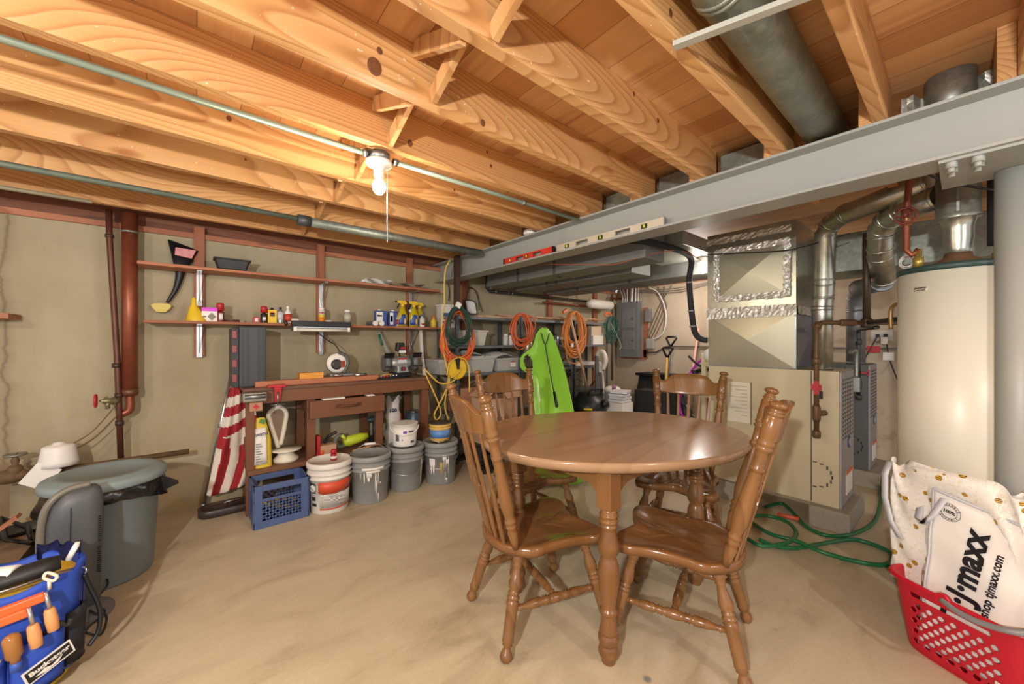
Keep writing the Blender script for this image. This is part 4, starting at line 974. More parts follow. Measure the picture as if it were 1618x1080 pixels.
def trigger(px, y, lab):
    x = P(px, 505, Y=y).x
    t = thing('spray_bottle', lab, 'spray bottle', (x, y, zl+.0005), 0, 'yellow cleaner spray bottles'); t.scale = (1.12, 1.1, 1.15)
    b = MB(); rows = [(1, 0), (1, .07), (.95, .10), (.72, .125), (.55, .15), (.30, .165), (.28, .175)]
    vs = []; n = 20
    for s, z in rows:
        for k in range(n): vs.append((.046*s*math.cos(2*PI*k/n), .026*min(1, s*1.1)*math.sin(2*PI*k/n), z))
    b.add(vs, [(i*n+k, i*n+(k+1) % n, (i+1)*n+(k+1) % n, (i+1)*n+k) for i in range(len(rows)-1) for k in range(n)]+[tuple(range(n))[::-1]], True)
    b.build('bottle', M_ycl, t, local=True)
    b = MB()
    for k in range(9):
        pass
    rows = []
    for z in (.015, .045, .085, .105): rows.append([(.047*math.cos(g)*(.55 if z > .1 else .8 if z > .08 else 1), .0275*math.sin(g), z) for g in [PI*1.15+k*PI*.7/8 for k in range(9)]])
    MB().slab(rows, (0, -.001, 0)).build('label', mat('2E4E9A', .4), t, local=True)
    rows = [[(.012+.02*math.cos(g), .0295*math.sin(g), z) for g in [PI*1.25+k*PI*.5/6 for k in range(7)]] for z in (.02, .07)]
    MB().slab(rows, (0, -.001, 0)).build('label_stripe', M_yellow, t, local=True)
    b = MB(); b.lathe((0, 0, .172), [(.017, 0), (.017, .018), (.010, .024)], 14)
    b.prism([(-.052, -.010, .205), (-.045, -.010, .222), (.02, -.010, .222), (.04, -.010, .205), (.03, -.010, .190), (-.015, -.010, .192)], 0, (0, .02, 0)); b.build('trigger_head', M_yellow, t, local=True, bevel=.002)
    MB().prism([(-.030, -.006, .200), (-.046, -.006, .175), (-.050, -.006, .150), (-.043, -.006, .150), (-.034, -.006, .178), (-.020, -.006, .197)], 0, (0, .012, 0)).box(-.066, -.050, -.007, .007, .203, .218).build('trigger', M_black, t, local=True)
trigger(636, 3.55, 'yellow cleaner spray bottle, leftmost of the three')
trigger(654, 3.55, 'yellow cleaner spray bottle, middle of the three')
trigger(663, 3.63, 'yellow cleaner spray bottle, partly hidden at the back right of the three')
cont('plastic_bottle', 'small white bottle right of the spray bottles', 'bottle', 667, 3.535, .108, .025, M_white, mat('3A62A8', .4), .018, 'bottle', label=mat('D6D0C4', .5), deco=[(M_red, .15, .28, PI*1.3, PI*1.7)])
cont('plastic_bottle', 'yellow bottle with an orange cap near the right end of the shelf', 'bottle', 685, 3.55, .10, .026, M_yellow, M_orange, .018, 'bottle', label=mat('D8C24A', .5), lr=(.1, .4))
# fluorescent fixture hung under the lower shelf
t = thing('light_fixture', 'black fluorescent work light hanging in front of the lower shelf', 'light', (1.0, 3.44, 1.3))
a = P(461, 506, Y=3.44); b_ = P(554, 524, Y=3.44)
x0, x1 = a.x, b_.x; z1 = a.z+.0; z0 = b_.z
MB().box(x0, x1, 3.42, 3.475, z1-.045, z1).box(x0, x1, 3.46, 3.475, z0, z1-.045).build('housing', M_black, t, bevel=.002)
MB().cyl((x0+.03, 3.435, z0+.012), (x1-.03, 3.435, z0+.012), .013).build('tube', mat('DAD6C8', .3), t)
MB().box(x0+.01, x0+.03, 3.42, 3.45, z0, z0+.035).box(x1-.03, x1-.01, 3.42, 3.45, z0, z0+.035).build('lamp_socket', M_white, t)
MB().box(x0+.03, x1-.03, 3.452, 3.459, z0+.028, z1-.046).build('reflector', M_steel, t)
MB().box(x0+.2, x1-.2, 3.475, 3.489, z1-.04, z1-.01).build('hook', M_steel, t)
o_cord = MB().tube([P(500, 524, Y=3.46), P(519, 538, Y=3.5), P(530, 545, Y=3.5), P(537, 556, Y=3.5)], .005, 8).build('power_cord', M_black); tag(o_cord, 'black cord drooping from the work light to the bench', 'cord')
MB().ball(P(452, 510, Y=3.47), .02, sz=(.6, .6, 1.2)).build('clamp_knob', M_black, t)

# ---------------------------------------------------------------- workbench
BZ = .915
t = thing('workbench', 'brown painted wooden workbench with a drawer', 'workbench', (.99, 3.5, 0))
MB().box(.25, 1.735, 3.235, 3.75, BZ-.022, BZ).build('worktop', mat('6B4A38', .5, var=.35, scale=14), t, bevel=.003)
MB().box(.29, 1.70, 3.25, 3.275, BZ-.115, BZ-.0225).box(.27, .295, 3.25, 3.74, BZ-.115, BZ-.0225).box(1.69, 1.715, 3.25, 3.74, BZ-.115, BZ-.0225).build('apron', M_bench, t, bevel=.002)
for x0, x1, y0, y1 in ((.270, .322, 3.276, 3.33), (.285, .36, 3.66, 3.73), (.66, .72, 3.276, 3.33), (1.20, 1.26, 3.276, 3.33), (.66, .72, 3.66, 3.73), (1.20, 1.26, 3.66, 3.73), (1.63, 1.70, 3.276, 3.34), (1.63, 1.70, 3.66, 3.73)):
    MB().box(x0, x1, y0, y1, 0, BZ-.023).build('leg', M_bench, t, bevel=.003)
MB().box(.28, 1.26, 3.26, 3.73, .29, .325).build('lower_shelf', mat('7A5238', .55, var=.2), t, bevel=.002)
MB().box(.285, .33, 3.34, 3.655, .40, .50).build('side_board', M_bench, t, bevel=.003)
d = MB().box(.665, 1.245, 3.20, 3.24, .655, .79).box(.68, 1.23, 3.24, 3.60, .67, .78).build('drawer', M_bench, t, bevel=.003)
b = MB(); b.tube([(.87, 3.198, .735), (.90, 3.175, .733), (1.0, 3.172, .733), (1.03, 3.198, .735)], .008); b.box(.85, .89, 3.195, 3.2, .722, .748).box(1.01, 1.05, 3.195, 3.2, .722, .748); b.build('drawer_handle', mat('6A432C', .35, .3), d)
MB().box(.76, .92, 3.205, 3.3, .791, .80).box(1.10, 1.16, 3.205, 3.3, .791, .80).build('white_cloth', M_white, d)
# vise on left end, clamps, tools
t = thing('bench_vise', 'worn metal vise with a square wooden jaw at the left end of the bench', 'vise', (.29, 3.22, .82))
q = P(402, 627, Y=3.2)
MB().box(q.x-.07, q.x+.07, 3.15, 3.234, q.z-.03, q.z+.035).build('vise_body', mat('8E8A80', .4, .7, .3, 30), t, bevel=.006)
MB().cyl((q.x-.06, 3.145, q.z+.01), (q.x+.06, 3.145, q.z+.01), .016).build('vise_screw', M_zinc, t)
MB().box(q.x-.035, q.x+.04, 3.12, 3.15, q.z-.09, q.z-.03).build('wooden_jaw', mat('A67A5E', .5, var=.3, scale=30), t, bevel=.004)
MB().obox((q.x+.002, 3.1185, q.z-.058), (.025, .003, .025), Matrix.Rotation(PI/4, 3, 'Y')).build('painted_diamond', M_red, t)
t = thing('clamp', 'red cast clamp hanging on the front edge of the bench', 'clamp', P(438, 620, Y=3.22))
q = P(438, 603, Y=3.22)
MB().box(q.x-.06, q.x+.055, 3.20, 3.26, BZ+.001, BZ+.018).prism([(q.x-.02, 3.21, BZ+.002), (q.x+.03, 3.21, BZ+.002), (q.x+.015, 3.21, BZ-.11), (q.x-.015, 3.21, BZ-.11)], 0, (0, .022, 0)).box(q.x-.02, q.x+.02, 3.205, 3.24, BZ-.02, BZ+.0015).build('clamp_frame', M_red, t, bevel=.003)
MB().cyl((q.x, 3.20, BZ-.13), (q.x, 3.20, BZ-.03), .006).cyl((q.x-.04, 3.20, BZ-.125), (q.x+.05, 3.20, BZ-.125), .004).build('screw_rod', M_zinc, t)
o = MB().obox((.78, 3.36, BZ+.02), (.90, .09, .038), Matrix.Rotation(.0, 3, 'Z')).build('wood_board', mat('B4714E', .5, var=.15)); tag(o, 'reddish wooden board lying along the workbench', 'board')
o = MB().box(.62, .79, 3.33, 3.42, BZ+.040, BZ+.085).build('tool_case', mat('E09A3A', .45)); tag(o, 'small orange-yellow box on the wooden board', 'box')
o = MB().ball((.91, 3.37, BZ+.053), .022, sz=(1.8, 1, .6)).build('tape_measure', M_steel); tag(o, 'small silvery tool on the wooden board', 'tool')
o = MB().cyl((1.03, 3.30, BZ+.051), (1.13, 3.32, BZ+.051), .012).build('screwdriver', M_steel); tag(o, 'short metal tool lying left of the saw', 'tool')
# tower of parts drawers
t = thing('storage_tower', 'tall dark grey plastic parts cabinet standing on the bench', 'cabinet', (.37, 3.5, BZ))
a = P(370, 518, Y=3.36); b_ = P(421, 518, Y=3.36); zt = 1.357
xa, xb = a.x, b_.x; xm = P(378, 518, Y=3.36).x
MB().box(xm, xb, 3.36, 3.66, BZ+.001, zt).build('cabinet_body', mat('3E4246', .5), t, bevel=.008)
b = MB()
for f in (.12, .3, .72, .88): b.box(xm+(xb-xm)*f-.006, xm+(xb-xm)*f+.006, 3.355, 3.362, BZ+.02, zt-.015)
b.build('ribs', mat('35383C', .5), t)
MB().box(xm-.045, xm, 3.38, 3.64, BZ+.001, zt-.012).build('drawer_side', mat('2A2C2F', .5), t, bevel=.004)
for k in range(4):
    z = BZ+.03+k*.105
    MB().box(xm-.040, xm-.012, 3.374, 3.60, z+.012, z+.066).build('bin', mat('8E4448', .35), t, bevel=.003)
# circular saw
t = thing('circular_saw', 'white and grey circular saw standing on the bench', 'saw', P(538, 590, Y=3.45))
q = P(538, 573, Y=3.45); z0 = BZ+.041
MB().turn((q.x-.03, 3.42, q.z), (q.x-.03, 3.47, q.z), [(0, .055), (.1, .082), (.9, .085), (1, .05)], 26).build('blade_guard', M_white, t)
MB().turn((q.x-.04, 3.40, q.z-.01), (q.x-.04, 3.425, q.z-.01), [(0, .03), (.5, .045), (1, .045)], 20).build('motor_cover', mat('3A3A38', .4), t)
MB().tube([(q.x-.02, 3.43, q.z+.09), (q.x+.035, 3.43, q.z+.06), (q.x+.055, 3.43, q.z), (q.x+.035, 3.43, q.z-.06), (q.x+.02, 3.43, q.z-.085)], .016, 12).build('handle', mat('5A5C5A', .5), t)
MB().box(q.x-.01, q.x+.025, 3.40, 3.44, q.z-.035, q.z+.02).build('orange_trim', mat('9A3E22', .4), t, bevel=.004)
MB().box(q.x-.10, q.x+.09, 3.38, 3.50, z0, z0+.02).build('base_plate', mat('8A8C88', .4, .4), t, bevel=.004)
t = thing('socket_set', 'row of metal sockets with red rings on a black rail', 'tool set', (1.30, 3.34, BZ))
MB().box(1.22, 1.42, 3.30, 3.36, BZ+.001, BZ+.012).build('rail', M_black, t)
for k in range(7): MB().lathe((1.235+k*.028, 3.33, BZ+.012), [(.010, 0), (.011, .012+.002*k), (0, .012+.002*k)], 12).build('socket', (M_red if k in (2, 3) else M_steel), t)
o = MB().tube([(1.16, 3.42, BZ+.01), (1.28, 3.46, BZ+.012), (1.38, 3.42, BZ+.03), (1.48, 3.44, BZ+.012)], .005).build('cord', M_cord_y); tag(o, 'yellow cord running between the saw and the bench grinder', 'cord')
# bench grinder
t = thing('bench_grinder', 'grey bench grinder with black eye shields on the right of the bench', 'grinder', (1.52, 3.42, BZ))
gx = P(633, 575, Y=3.40).x; gz = P(633, 573, Y=3.40).z
MB().box(gx-.075, gx+.085, 3.34, 3.50, BZ+.001, BZ+.045).build('base', M_black, t, bevel=.008)
MB().turn((gx-.11, 3.42, gz+.0), (gx+.11, 3.42, gz), [(0, .03), (.12, .055), (.25, .062), (.75, .062), (.88, .055), (1, .03)], 22).build('motor', mat('A4A5A4', .35, .4), t)
MB().prism([(gx-.05, 3.345, BZ+.045), (gx+.06, 3.345, BZ+.045), (gx+.045, 3.36, gz-.02), (gx-.045, 3.36, gz-.02)], 0, (0, .09, 0)).build('pedestal', mat('A9AAA9', .35, .4), t, bevel=.006)
MB().box(gx-.02, gx+.02, 3.335, 3.345, BZ+.062, BZ+.098).build('switch_plate', M_dark, t)
MB().box(gx-.009, gx+.009, 3.328, 3.336, BZ+.068, BZ+.092).build('red_switch', M_red, t)
MB().box(gx-.045, gx+.04, 3.352, 3.358, gz-.0, gz+.032).build('name_plate', mat('C9CACA', .4), t)
MB().box(gx-.045, gx+.04, 3.350, 3.3545, gz+.034, gz+.046).build('red_stripe', M_red, t)
for sx in (-1, 1):
    c = gx+sx*.135
    MB().turn((c-.022, 3.42, gz), (c+.022, 3.42, gz), [(0, .06), (.1, .078), (.9, .078), (1, .06)], 26).build('wheel_guard', mat('7C7E7E', .4, .5), t)
    MB().turn((c-.014, 3.40, gz), (c+.014, 3.40, gz), [(0, .07), (1, .07)], 26).build('grinding_wheel', mat('6E7072', .8), t)
    MB().obox((c, 3.33, gz+.075), (.09, .004, .05), Matrix.Rotation(.5, 3, 'X')).build('eye_shield', M_black, t)
    MB().box(c-.04, c+.04, 3.29, 3.345, gz-.03, gz-.022).build('tool_rest', M_black, t)
MB().tube([(gx, 3.42, gz+.05), (gx-.01, 3.41, gz+.13)], .008).build('lamp_arm', M_black, t)
MB().prism([(gx-.05, 3.37, gz+.11), (gx+.035, 3.37, gz+.11), (gx+.03, 3.37, gz+.19), (gx-.04, 3.37, gz+.19)], 0, (0, .06, 0)).build('work_lamp', M_black, t, bevel=.01)
MB().box(gx-.03, gx+.035, 3.362, 3.369, gz+.095, gz+.118).build('lamp_lens', mat('D8DADA', .2), t)
MB().box(gx-.012, gx+.03, 3.364, 3.3695, gz+.13, gz+.15).build('red_sticker', M_red, t)
# wrapped plastic flower bundle
t = thing('plastic_roll', 'limp clear plastic wrapped bundle leaning behind the grinder', 'bundle', P(607, 570, Y=3.6))
MB().tube([P(621, 572, Y=3.55), P(608, 545, Y=3.62), P(598, 522, Y=3.66)], lambda s: .035-.02*s, 10).build('wrap', mat('9E9C90', .3, alpha=.75), t)
MB().tube([P(604, 545, Y=3.60), P(599, 528, Y=3.63)], .012, 8).build('green_stem', M_green, t)
# white bent plank beside the bench
o = MB().tube([P(665, 521, Y=3.60), P(667, 560, Y=3.58), P(672, 600, Y=3.5), P(677, 655, Y=3.45)], .022, 4, smooth_path=False).build('white_plank', mat('DCD6CC', .6)); tag(o, 'narrow white strip leaning on the wall right of the grinder', 'strip')

# ---------------------------------------------------------------- under and beside the bench
t = thing('flag', 'folded stars and stripes flag on a leaning silver pole', 'flag', P(322, 803, Z=0))
a = P(321, 802, Z=.0); top = P(371, 565, Y=3.62)
d = top-a
MB().cyl(a+d*.0, a+d*1.0, .012).build('pole', M_steel, t)
b = MB(); b.cyl(a, a+d*.03, .016); b.cyl(a+d*.53, a+d*.55, .016); b.build('pole_collar', M_zinc, t)
# cloth with sewn stripes
m_w = mat('E6DCCB', .75); m_r = mat('A8232C', .75); m_b = mat('2A3A5E', .75)
NR, NC = 110, 60
L0, L1 = .06, .99
def clothpt(i, k):
    s = i/NR; u = k/NC
    base = a+d*(L1-(L1-.10)*s)
    wid = .03+.30*min(1, s*1.25)**.8*(1-.25*max(0, s-.75)*2)
    fold = .022*math.sin(u*9+s*5)+.012*math.sin(u*21+s*3)
    return V(base.x+u*wid+.0, base.y-.02-.03*s+fold, base.z-.05*u*(1-s)-.0-.02*math.sin(u*6)*s)
vs = [clothpt(i, k) for i in range(NR+1) for k in range(NC+1)]
b = MB()
for mi in range(3):
    b.cur = mi; fs = []
    for i in range(NR):
        for k in range(NC):
            s = i/NR; u = k/NC
            if s < .14: w_ = 2
            elif s < .58: w_ = int((s*1.0+u*.10)*44/3.2) % 2
            elif s < .66: w_ = 0 if u > .25 else 1
            else: w_ = int(u*5.4+s*.6) % 2
            if w_ == mi: fs.append((i*(NC+1)+k, i*(NC+1)+k+1, (i+1)*(NC+1)+k+1, (i+1)*(NC+1)+k))
    b.add(vs if mi == 0 else [], [])
    off = 0
    for f in fs: b.f.append(list(f)); b.m.append(mi); b.sm.append(True)
o = b.build('flag_cloth', [m_w, m_r, m_b], t); sm = o.modifiers.new('thick', 'SOLIDIFY'); sm.thickness = .003
b = MB(); c = clothpt(4, 14)+V(0, -.006, 0)
for k in range(5):
    g = PI/2+k*2*PI/5
b.prism([c+V((.014 if k % 2 == 0 else .006)*math.cos(PI/2+k*PI/5), 0, (.014 if k % 2 == 0 else .006)*math.sin(PI/2+k*PI/5)) for k in range(10)], 0, (0, .003, 0)); b.build('star', m_w, t)
t = thing('paint_tray', 'flat dark brown plastic tray on the floor in front of the flag', 'tray', P(360, 812, Z=0))
c = P(362, 806, Z=0); b = MB(); n = 28
for sc, z in ((1, 0),):
    pass
lv = [(.93, .0), (1.0, .012), (1.0, .05), (.93, .056), (.86, .05), (.84, .042), (.0, .042)]; vs = []
for s, z in lv:
    for k in range(n):
        g = 2*PI*k/n; e = .45
        vs.append((c.x+.01+.19*s*math.copysign(abs(math.cos(g))**e, math.cos(g)), c.y+.09*s*math.copysign(abs(math.sin(g))**e, math.sin(g)), z))
b.add(vs, [(i*n+k, i*n+(k+1) % n, (i+1)*n+(k+1) % n, (i+1)*n+k) for i in range(len(lv)-1) for k in range(n)], True); b.build('tray', mat('3A302A', .4), t)
MB().tube([(c.x-.03, c.y+.02, .058), (c.x+.02, c.y+.02, .064), (c.x+.08, c.y+.03, .058)], .005).build('metal_handle', M_steel, t)

def crate(lab, c, w, d, h, m, cells=True, rz=0):
    t = thing('milk_crate', lab, 'crate', c, rz)
    b = MB(); th = .012
    b.box(-w/2, w/2, -d/2, d/2, 0, th)
    for sx in (-1, 1): b.box(sx*w/2-th/2, sx*w/2+th/2, -d/2, d/2, h*.86, h).box(sx*w/2-th/2, sx*w/2+th/2, -d/2, d/2, 0, h*.16)
    for sy in (-1, 1): b.box(-w/2, w/2, sy*d/2-th/2, sy*d/2+th/2, h*.86, h).box(-w/2, w/2, sy*d/2-th/2, sy*d/2+th/2, 0, h*.16).box(-w/2, w/2, sy*d/2-th/2, sy*d/2+th/2, h*.62, h*.68)
    for sx in (-1, 1): b.box(sx*w/2-th/2, sx*w/2+th/2, -d/2, d/2, h*.62, h*.68)
    for sx in (-1, 1):
        for sy in (-1, 1): b.box(sx*w/2-(.045 if sx > 0 else 0), sx*w/2+(0 if sx > 0 else .045), sy*d/2-.008, sy*d/2+.008, 0, h).box(sx*w/2-.008, sx*w/2+.008, sy*d/2-(.045 if sy > 0 else 0), sy*d/2+(0 if sy > 0 else .045), 0, h)
    b.build('crate_frame', m, t, local=True, bevel=.002)
    b = MB()
    def lattice(fn, W):
        n = 6; H0, H1 = h*.16, h*.62; step = (W-.09)/n; D = H1-H0
        for s in (-1, 1):
            x = -(W/2-.045)-D
            while x < W/2-.045+D:
                x0, x1 = x, x+D
                z0, z1 = (H0, H1) if s > 0 else (H1, H0)
                lo, hi = -(W/2-.045), W/2-.045
                t0 = max(0, (lo-x0)/D); t1 = min(1, (hi-x0)/D)
                if t1 > t0: b.bar(fn(x0+D*t0, z0+(z1-z0)*t0), fn(x0+D*t1, z0+(z1-z0)*t1), .008, .010)
                x += step
    for sy in (-1, 1): lattice(lambda x, z: (x, sy*d/2, z), w)
    for sx in (-1, 1): lattice(lambda x, z: (sx*w/2, x, z), d)
    b.build('crate_lattice', m, t, local=True)
    return t
q = P(443, 829, Z=0)
crate('blue plastic milk crate in front of the bench', (q.x+.015, q.y+.155, 0), .32, .26, .285, mat('4A5E8A', .45))
cx, cy = q.x+.015, q.y+.155
for k in range(3):
    o = MB().tube([(cx-.13, cy-.08+.04*k, .16-.03*k), (cx-.02, cy-.08+.05*k, .11), (cx+.11, cy-.05+.03*k, .06+.02*k)], .014).build('hand_tool', (M_yellow, M_black, mat('D8B23A', .4))[k])
    tag(o, ('yellow handled tool in the blue crate', 'black tool in the blue crate', 'curved yellow tool at the bottom of the blue crate')[k], 'tool')
for k in range(4):
    o = MB().ball((cx-.10+.065*k, cy+.03, .05), .034, sz=(1, 1, 1.0)).build('hardware_bundle', (M_dark, M_gun, M_black, M_silver)[k]); tag(o, 'dark lump of hardware in the blue crate, '+('leftmost', 'second from left', 'third from left', 'rightmost')[k], 'hardware', 'things in the blue crate')
q = P(760, 757, Z=0)
t2 = crate('black wire-like milk crate behind the left chair', (2.20, 3.02, 0), .30, .30, .26, mat('1E1F20', .45), rz=-.3)
o = crate('second black milk crate, farther right behind the left chair', (2.53, 2.98, 0), .30, .30, .26, mat('1E1F20', .45), rz=-.2)

# buckets
def bucket(lab, px, py, m, h=.365, r=.143, group='five gallon buckets', ribs=True, lid=True, lidm=None, handle='down', name='paint_bucket', z=0, c=None, bail=True):
    if c is None:
        q = P(px, py, Z=z); dn = V(q.x, q.y, 0).normalized(); c = V(q.x, q.y, z)+dn*r*.9
    t = thing(name, lab, 'bucket', c, 0, group)
    hb = h-.03 if lid else h
    pr = [(r*.88, 0), (r*.90, .006), (r*.985, hb*.74)]
    if ribs: pr += [(r*1.06, hb*.745), (r*1.06, hb*.765), (r*.99, hb*.77), (r*1.0, hb*.84), (r*1.07, hb*.845), (r*1.07, hb*.865), (r*1.0, hb*.87), (r*1.01, hb)]
    else: pr += [(r, hb*.97), (r*1.05, hb*.975), (r*1.05, hb)]
    MB().lathe(c, pr, 36).build('pail', m, t)
    if lid: MB().lathe(c+V(0, 0, hb-.012), [(r*1.08, 0), (r*1.10, .012), (r*1.10, .032), (r*1.06, .042), (r*.98, .042), (r*.96, .030), (0, .030)], 36).build('lid', lidm or m, t)
    if bail:
        b = MB(); rr_ = r*1.09; zz = c.z+hb*.80; to = V(-c.x, -c.y, 0).normalized(); side = V(-to.y, to.x, 0)
        pts = []
        for k in range(13):
            g = PI*k/12; s = math.cos(g)*rr_; f = math.sin(g)
            if handle == 'down': pts.append(V(c.x, c.y, zz-.12*f)+side*s+to*(rr_*f*1.0))
            else: pts.append(V(c.x, c.y, zz+.18*f)+side*s+to*.03*f)
        b.tube(pts, .0028, 6, smooth_path=False); b.build('wire_handle', M_steel, t)
        if handle == 'up': MB().cyl(pts[5], pts[7], .010).build('grip', M_white, t)
    return t, c, r, h
def PR(z): return .1289+(z-.006)/.242*.0121+.0018
def facing(c): return math.atan2(-c.y, -c.x)
M_gpail = mat('8F918F', .45, var=.06)
t, c, r, h = bucket('white bucket with an orange band and printed label', 521, 812, mat('E4E0D8', .4, var=.04))
g = facing(c)
MB().arc(c, PR(.15), .15, .235, g-.55, g+1.35, 20, PR(.235)).build('orange_band', mat('D2502E', .45), t)
MB().arc(c, PR(.045), .045, .148, g-.50, g+1.35, 20, PR(.148)).build('label', mat('D9D6CF', .5), t)
MB().arc(c, PR(.035), .035, .044, g-.50, g+1.35, 20, PR(.044)).build('label_stripe', mat('D2502E', .45), t)
b = MB()
for k in range(9): b.arc(c, PR(.055+.0095*k)+.0012, .055+.0095*k, .058+.0095*k, g-.42, g+.9-.25*(k % 3), 16, PR(.058+.0095*k)+.0012)
b.build('small_print', mat('6E6C68', .6), t)
b = MB(); b.arc(c, PR(.155), .155, .225, g-1.05, g-.72, 8, PR(.225)); b.arc(c, PR(.06), .06, .08, g-1.0, g-.7, 8, PR(.08)); b.arc(c, PR(.1), .10, .13, g-1.0, g-.75, 8, PR(.13)); b.build('warning_print', M_dark, t)
gg = g-.88; p = c+V(.142*math.cos(gg), .142*math.sin(gg), .19)
b = MB(); b.turn(p, p+V(.002*math.cos(gg), .002*math.sin(gg), 0), [(0, .026), (1, .026)], 20); b.build('round_emblem', M_white, t)
t = cont('red_capped_can', 'small red spray can cap end on the white bucket', 'can', 0, 0, .075, .022, mat('A8242C', .4), M_red, .025, 'spray', z=h-.003, base=(c.x+.02, c.y-.03), label=M_white, lr=(.15, .4), capr=.95)
def drips(t, c, r0, g, items):
    b = MB()
    for a, w_, z0, z1 in items: b.arc(c, PR(z0), z0, z1, g+a-w_, g+a+w_, 5, PR(z1)+.001, .002)
    b.build('paint_drips', M_white, t)
t, c, r, h = bucket('grey bucket with white paint drips and a raised wire handle', 585, 797, M_gpail, handle='up')
drips(t, c, r, facing(c), [(-.3, .03, .17, .25), (-.05, .14, .21, .255), (-.08, .06, .18, .21), (.28, .035, .10, .25), (.34, .02, .06, .18), (.42, .02, .15, .24), (.45, .025, .01, .08), (.55, .03, .15, .165), (-.5, .02, .20, .26)])
b = MB(); gq = facing(c)
b.arc(c, r*1.075, .265, .285, gq-.4, gq+.7, 12); b.arc(c, r*1.06, .245, .262, gq-.2, gq+.5, 12)
rows = []
for i in range(4): rows.append([c+V((.03+.02*i)*math.cos(k*.5+i*.4)*1.2, (.03+.02*i)*math.sin(k*.5+i*.4), h-.028) for k in range(13)])
b.slab(rows, (0, 0, .002)); b.build('paint_smears', M_white, t)
t, c, r, h = bucket('clean grey bucket carrying a small white tub', 641, 777, M_gpail)
g = facing(c)
MB().arc(c, .130, .05, .26, g+1.15, g+1.4, 6, .142).build('white_label', M_white, t)
c2 = c+V(-.015, .01, h-.005); hh = h+.001
t, cc, rr2, h2 = bucket('small white tub with purple print standing on the grey bucket', 0, 0, M_white, h=.185, r=.108, group=None, ribs=False, lid=False, name='plastic_tub', c=V(c.x-.01, c.y, hh), bail=False)
g = facing(cc)
MB().lathe(cc, [(.10, .17), (.10, .175), (0, .176)], 30).build('tub_lid', mat('D8D6CE', .5), t)
pts = [cc+V(0, 0, .15)]
b = MB(); to = V(-cc.x, -cc.y, 0).normalized(); sd = V(-to.y, to.x, 0)
b.tube([cc+V(0, 0, .16-.055*math.sin(PI*k/12))+sd*(.115*math.cos(PI*k/12))+to*(.118*math.sin(PI*k/12)) for k in range(13)], .0055, 8); b.build('handle', M_white, t)
b = MB(); b.arc(cc, .107, .115, .135, g-.1, g+.18, 6); b.arc(cc, .104, .055, .065, g-.2, g-.12, 4); b.build('purple_print', mat('6A3A9A', .4), t)
b = MB(); b.arc(cc, .1075, .12, .135, g+.3, g+.75, 6); b.arc(cc, .101, .03, .05, g+.5, g+.85, 8); b.arc(cc, .103, .05, .11, g-.75, g-.45, 6); b.build('printed_text', mat('5C5C60', .5), t)
t, c, r, h = bucket('grey bucket with paint drips carrying a yellow and blue tub', 696, 766, M_gpail)
g = facing(c)
MB().arc(c, .129, .05, .23, g-.75, g-.35, 8, .139).build('white_label', M_white, t)
MB().arc(c, .130, .07, .20, g-.05, g+.15, 6, .138).build('yellow_strip', mat('B49A4A', .5), t)
drips(t, c, r, g, [(.25, .12, .22, .262), (.45, .1, .18, .22), (.22, .02, .13, .25), (.34, .02, .14, .25), (.5, .02, .10, .25), (.38, .08, .045, .06), (.42, .025, .02, .06), (.3, .015, .02, .12)])
t, cc, rr2, h2 = bucket('blue and yellow adhesive tub on the drip-stained grey bucket', 0, 0, mat('E0B65A', .45), h=.15, r=.094, group=None, ribs=False, lid=False, name='adhesive_tub', c=V(c.x-.005, c.y, h+.001), bail=True, handle='down')
g = facing(cc); MB().arc(cc, .088, .03, .10, g-1.4, g+1.4, 20, .092).build('blue_label', M_lblue, t)
MB().lathe(cc, [(.099, .15), (.099, .157), (0, .158)], 26).build('dark_lid', mat('3E3A34', .5), t)
for k in range(2): MB().arc(cc, .098, .108+.022*k, .122+.022*k, g-1.5, g+1.5, 20).build('rim_band', mat('E6BE66', .45), t)
# things on the lower bench shelf
SZ = .326
t = thing('birdseed_bag', 'yellow and white paper bag standing on the lower bench shelf', 'bag', P(415, 740, Y=3.32))
q = P(415, 739, Y=3.30); b = MB(); rows = []
for j in range(12):
    s = j/11; hw = .062*(1-.55*max(0, s-.55)/.45); dp = .045*(1-.8*s)
    rows.append([V(q.x-.01*s+hw*math.cos(g), 3.33+dp*math.sin(g)+.004*math.sin(j*2+g*3), SZ+.36*s) for g in [k*2*PI/18 for k in range(19)]])
b.grid(rows); b.build('bag', mat('E3C63A', .5), t)
rows = [[V(q.x-.052+.075*k/5, 3.33-.045*(1-.8*(z/.36))-.012+.004*math.sin(k*2), SZ+z) for k in range(6)] for z in (.03, .1, .17, .24, .29)]
MB().slab(rows, (0, -.002, 0)).build('white_label', M_white, t)
M = frame((q.x-.012, 3.266, SZ+.25), (1, 0, .05), (0, 0, 1)); text('EARTH', .026, M, mat('2A3A6A', .5), t, bold=.0006)
b = MB()
for k in range(8): b.box(q.x-.045, q.x-.005-.008*(k % 3), 3.272, 3.2735, SZ+.05+k*.018, SZ+.057+k*.018)
b.build('printed_lines', mat('8A8A86', .6), t)
MB().obox((q.x-.0, 3.31, SZ+.335), (.035, .01, .03), Matrix.Rotation(.4, 3, 'Y')).build('green_corner', mat('4E8A3A', .5), t)
t = thing('cream_fan', 'cream coloured appliance with a disc foot and upright loop arm', 'appliance', P(452, 735, Y=3.36))
q = P(452, 735, Y=3.38)
MB().lathe((q.x, 3.38, SZ), [(.085, 0), (.088, .02), (.06, .045), (.055, .06), (.07, .075), (.105, .085), (.105, .092), (0, .094)], 30).build('foot', mat('E2DCC8', .4), t)
b = MB(); c = P(440, 662, Y=3.42)
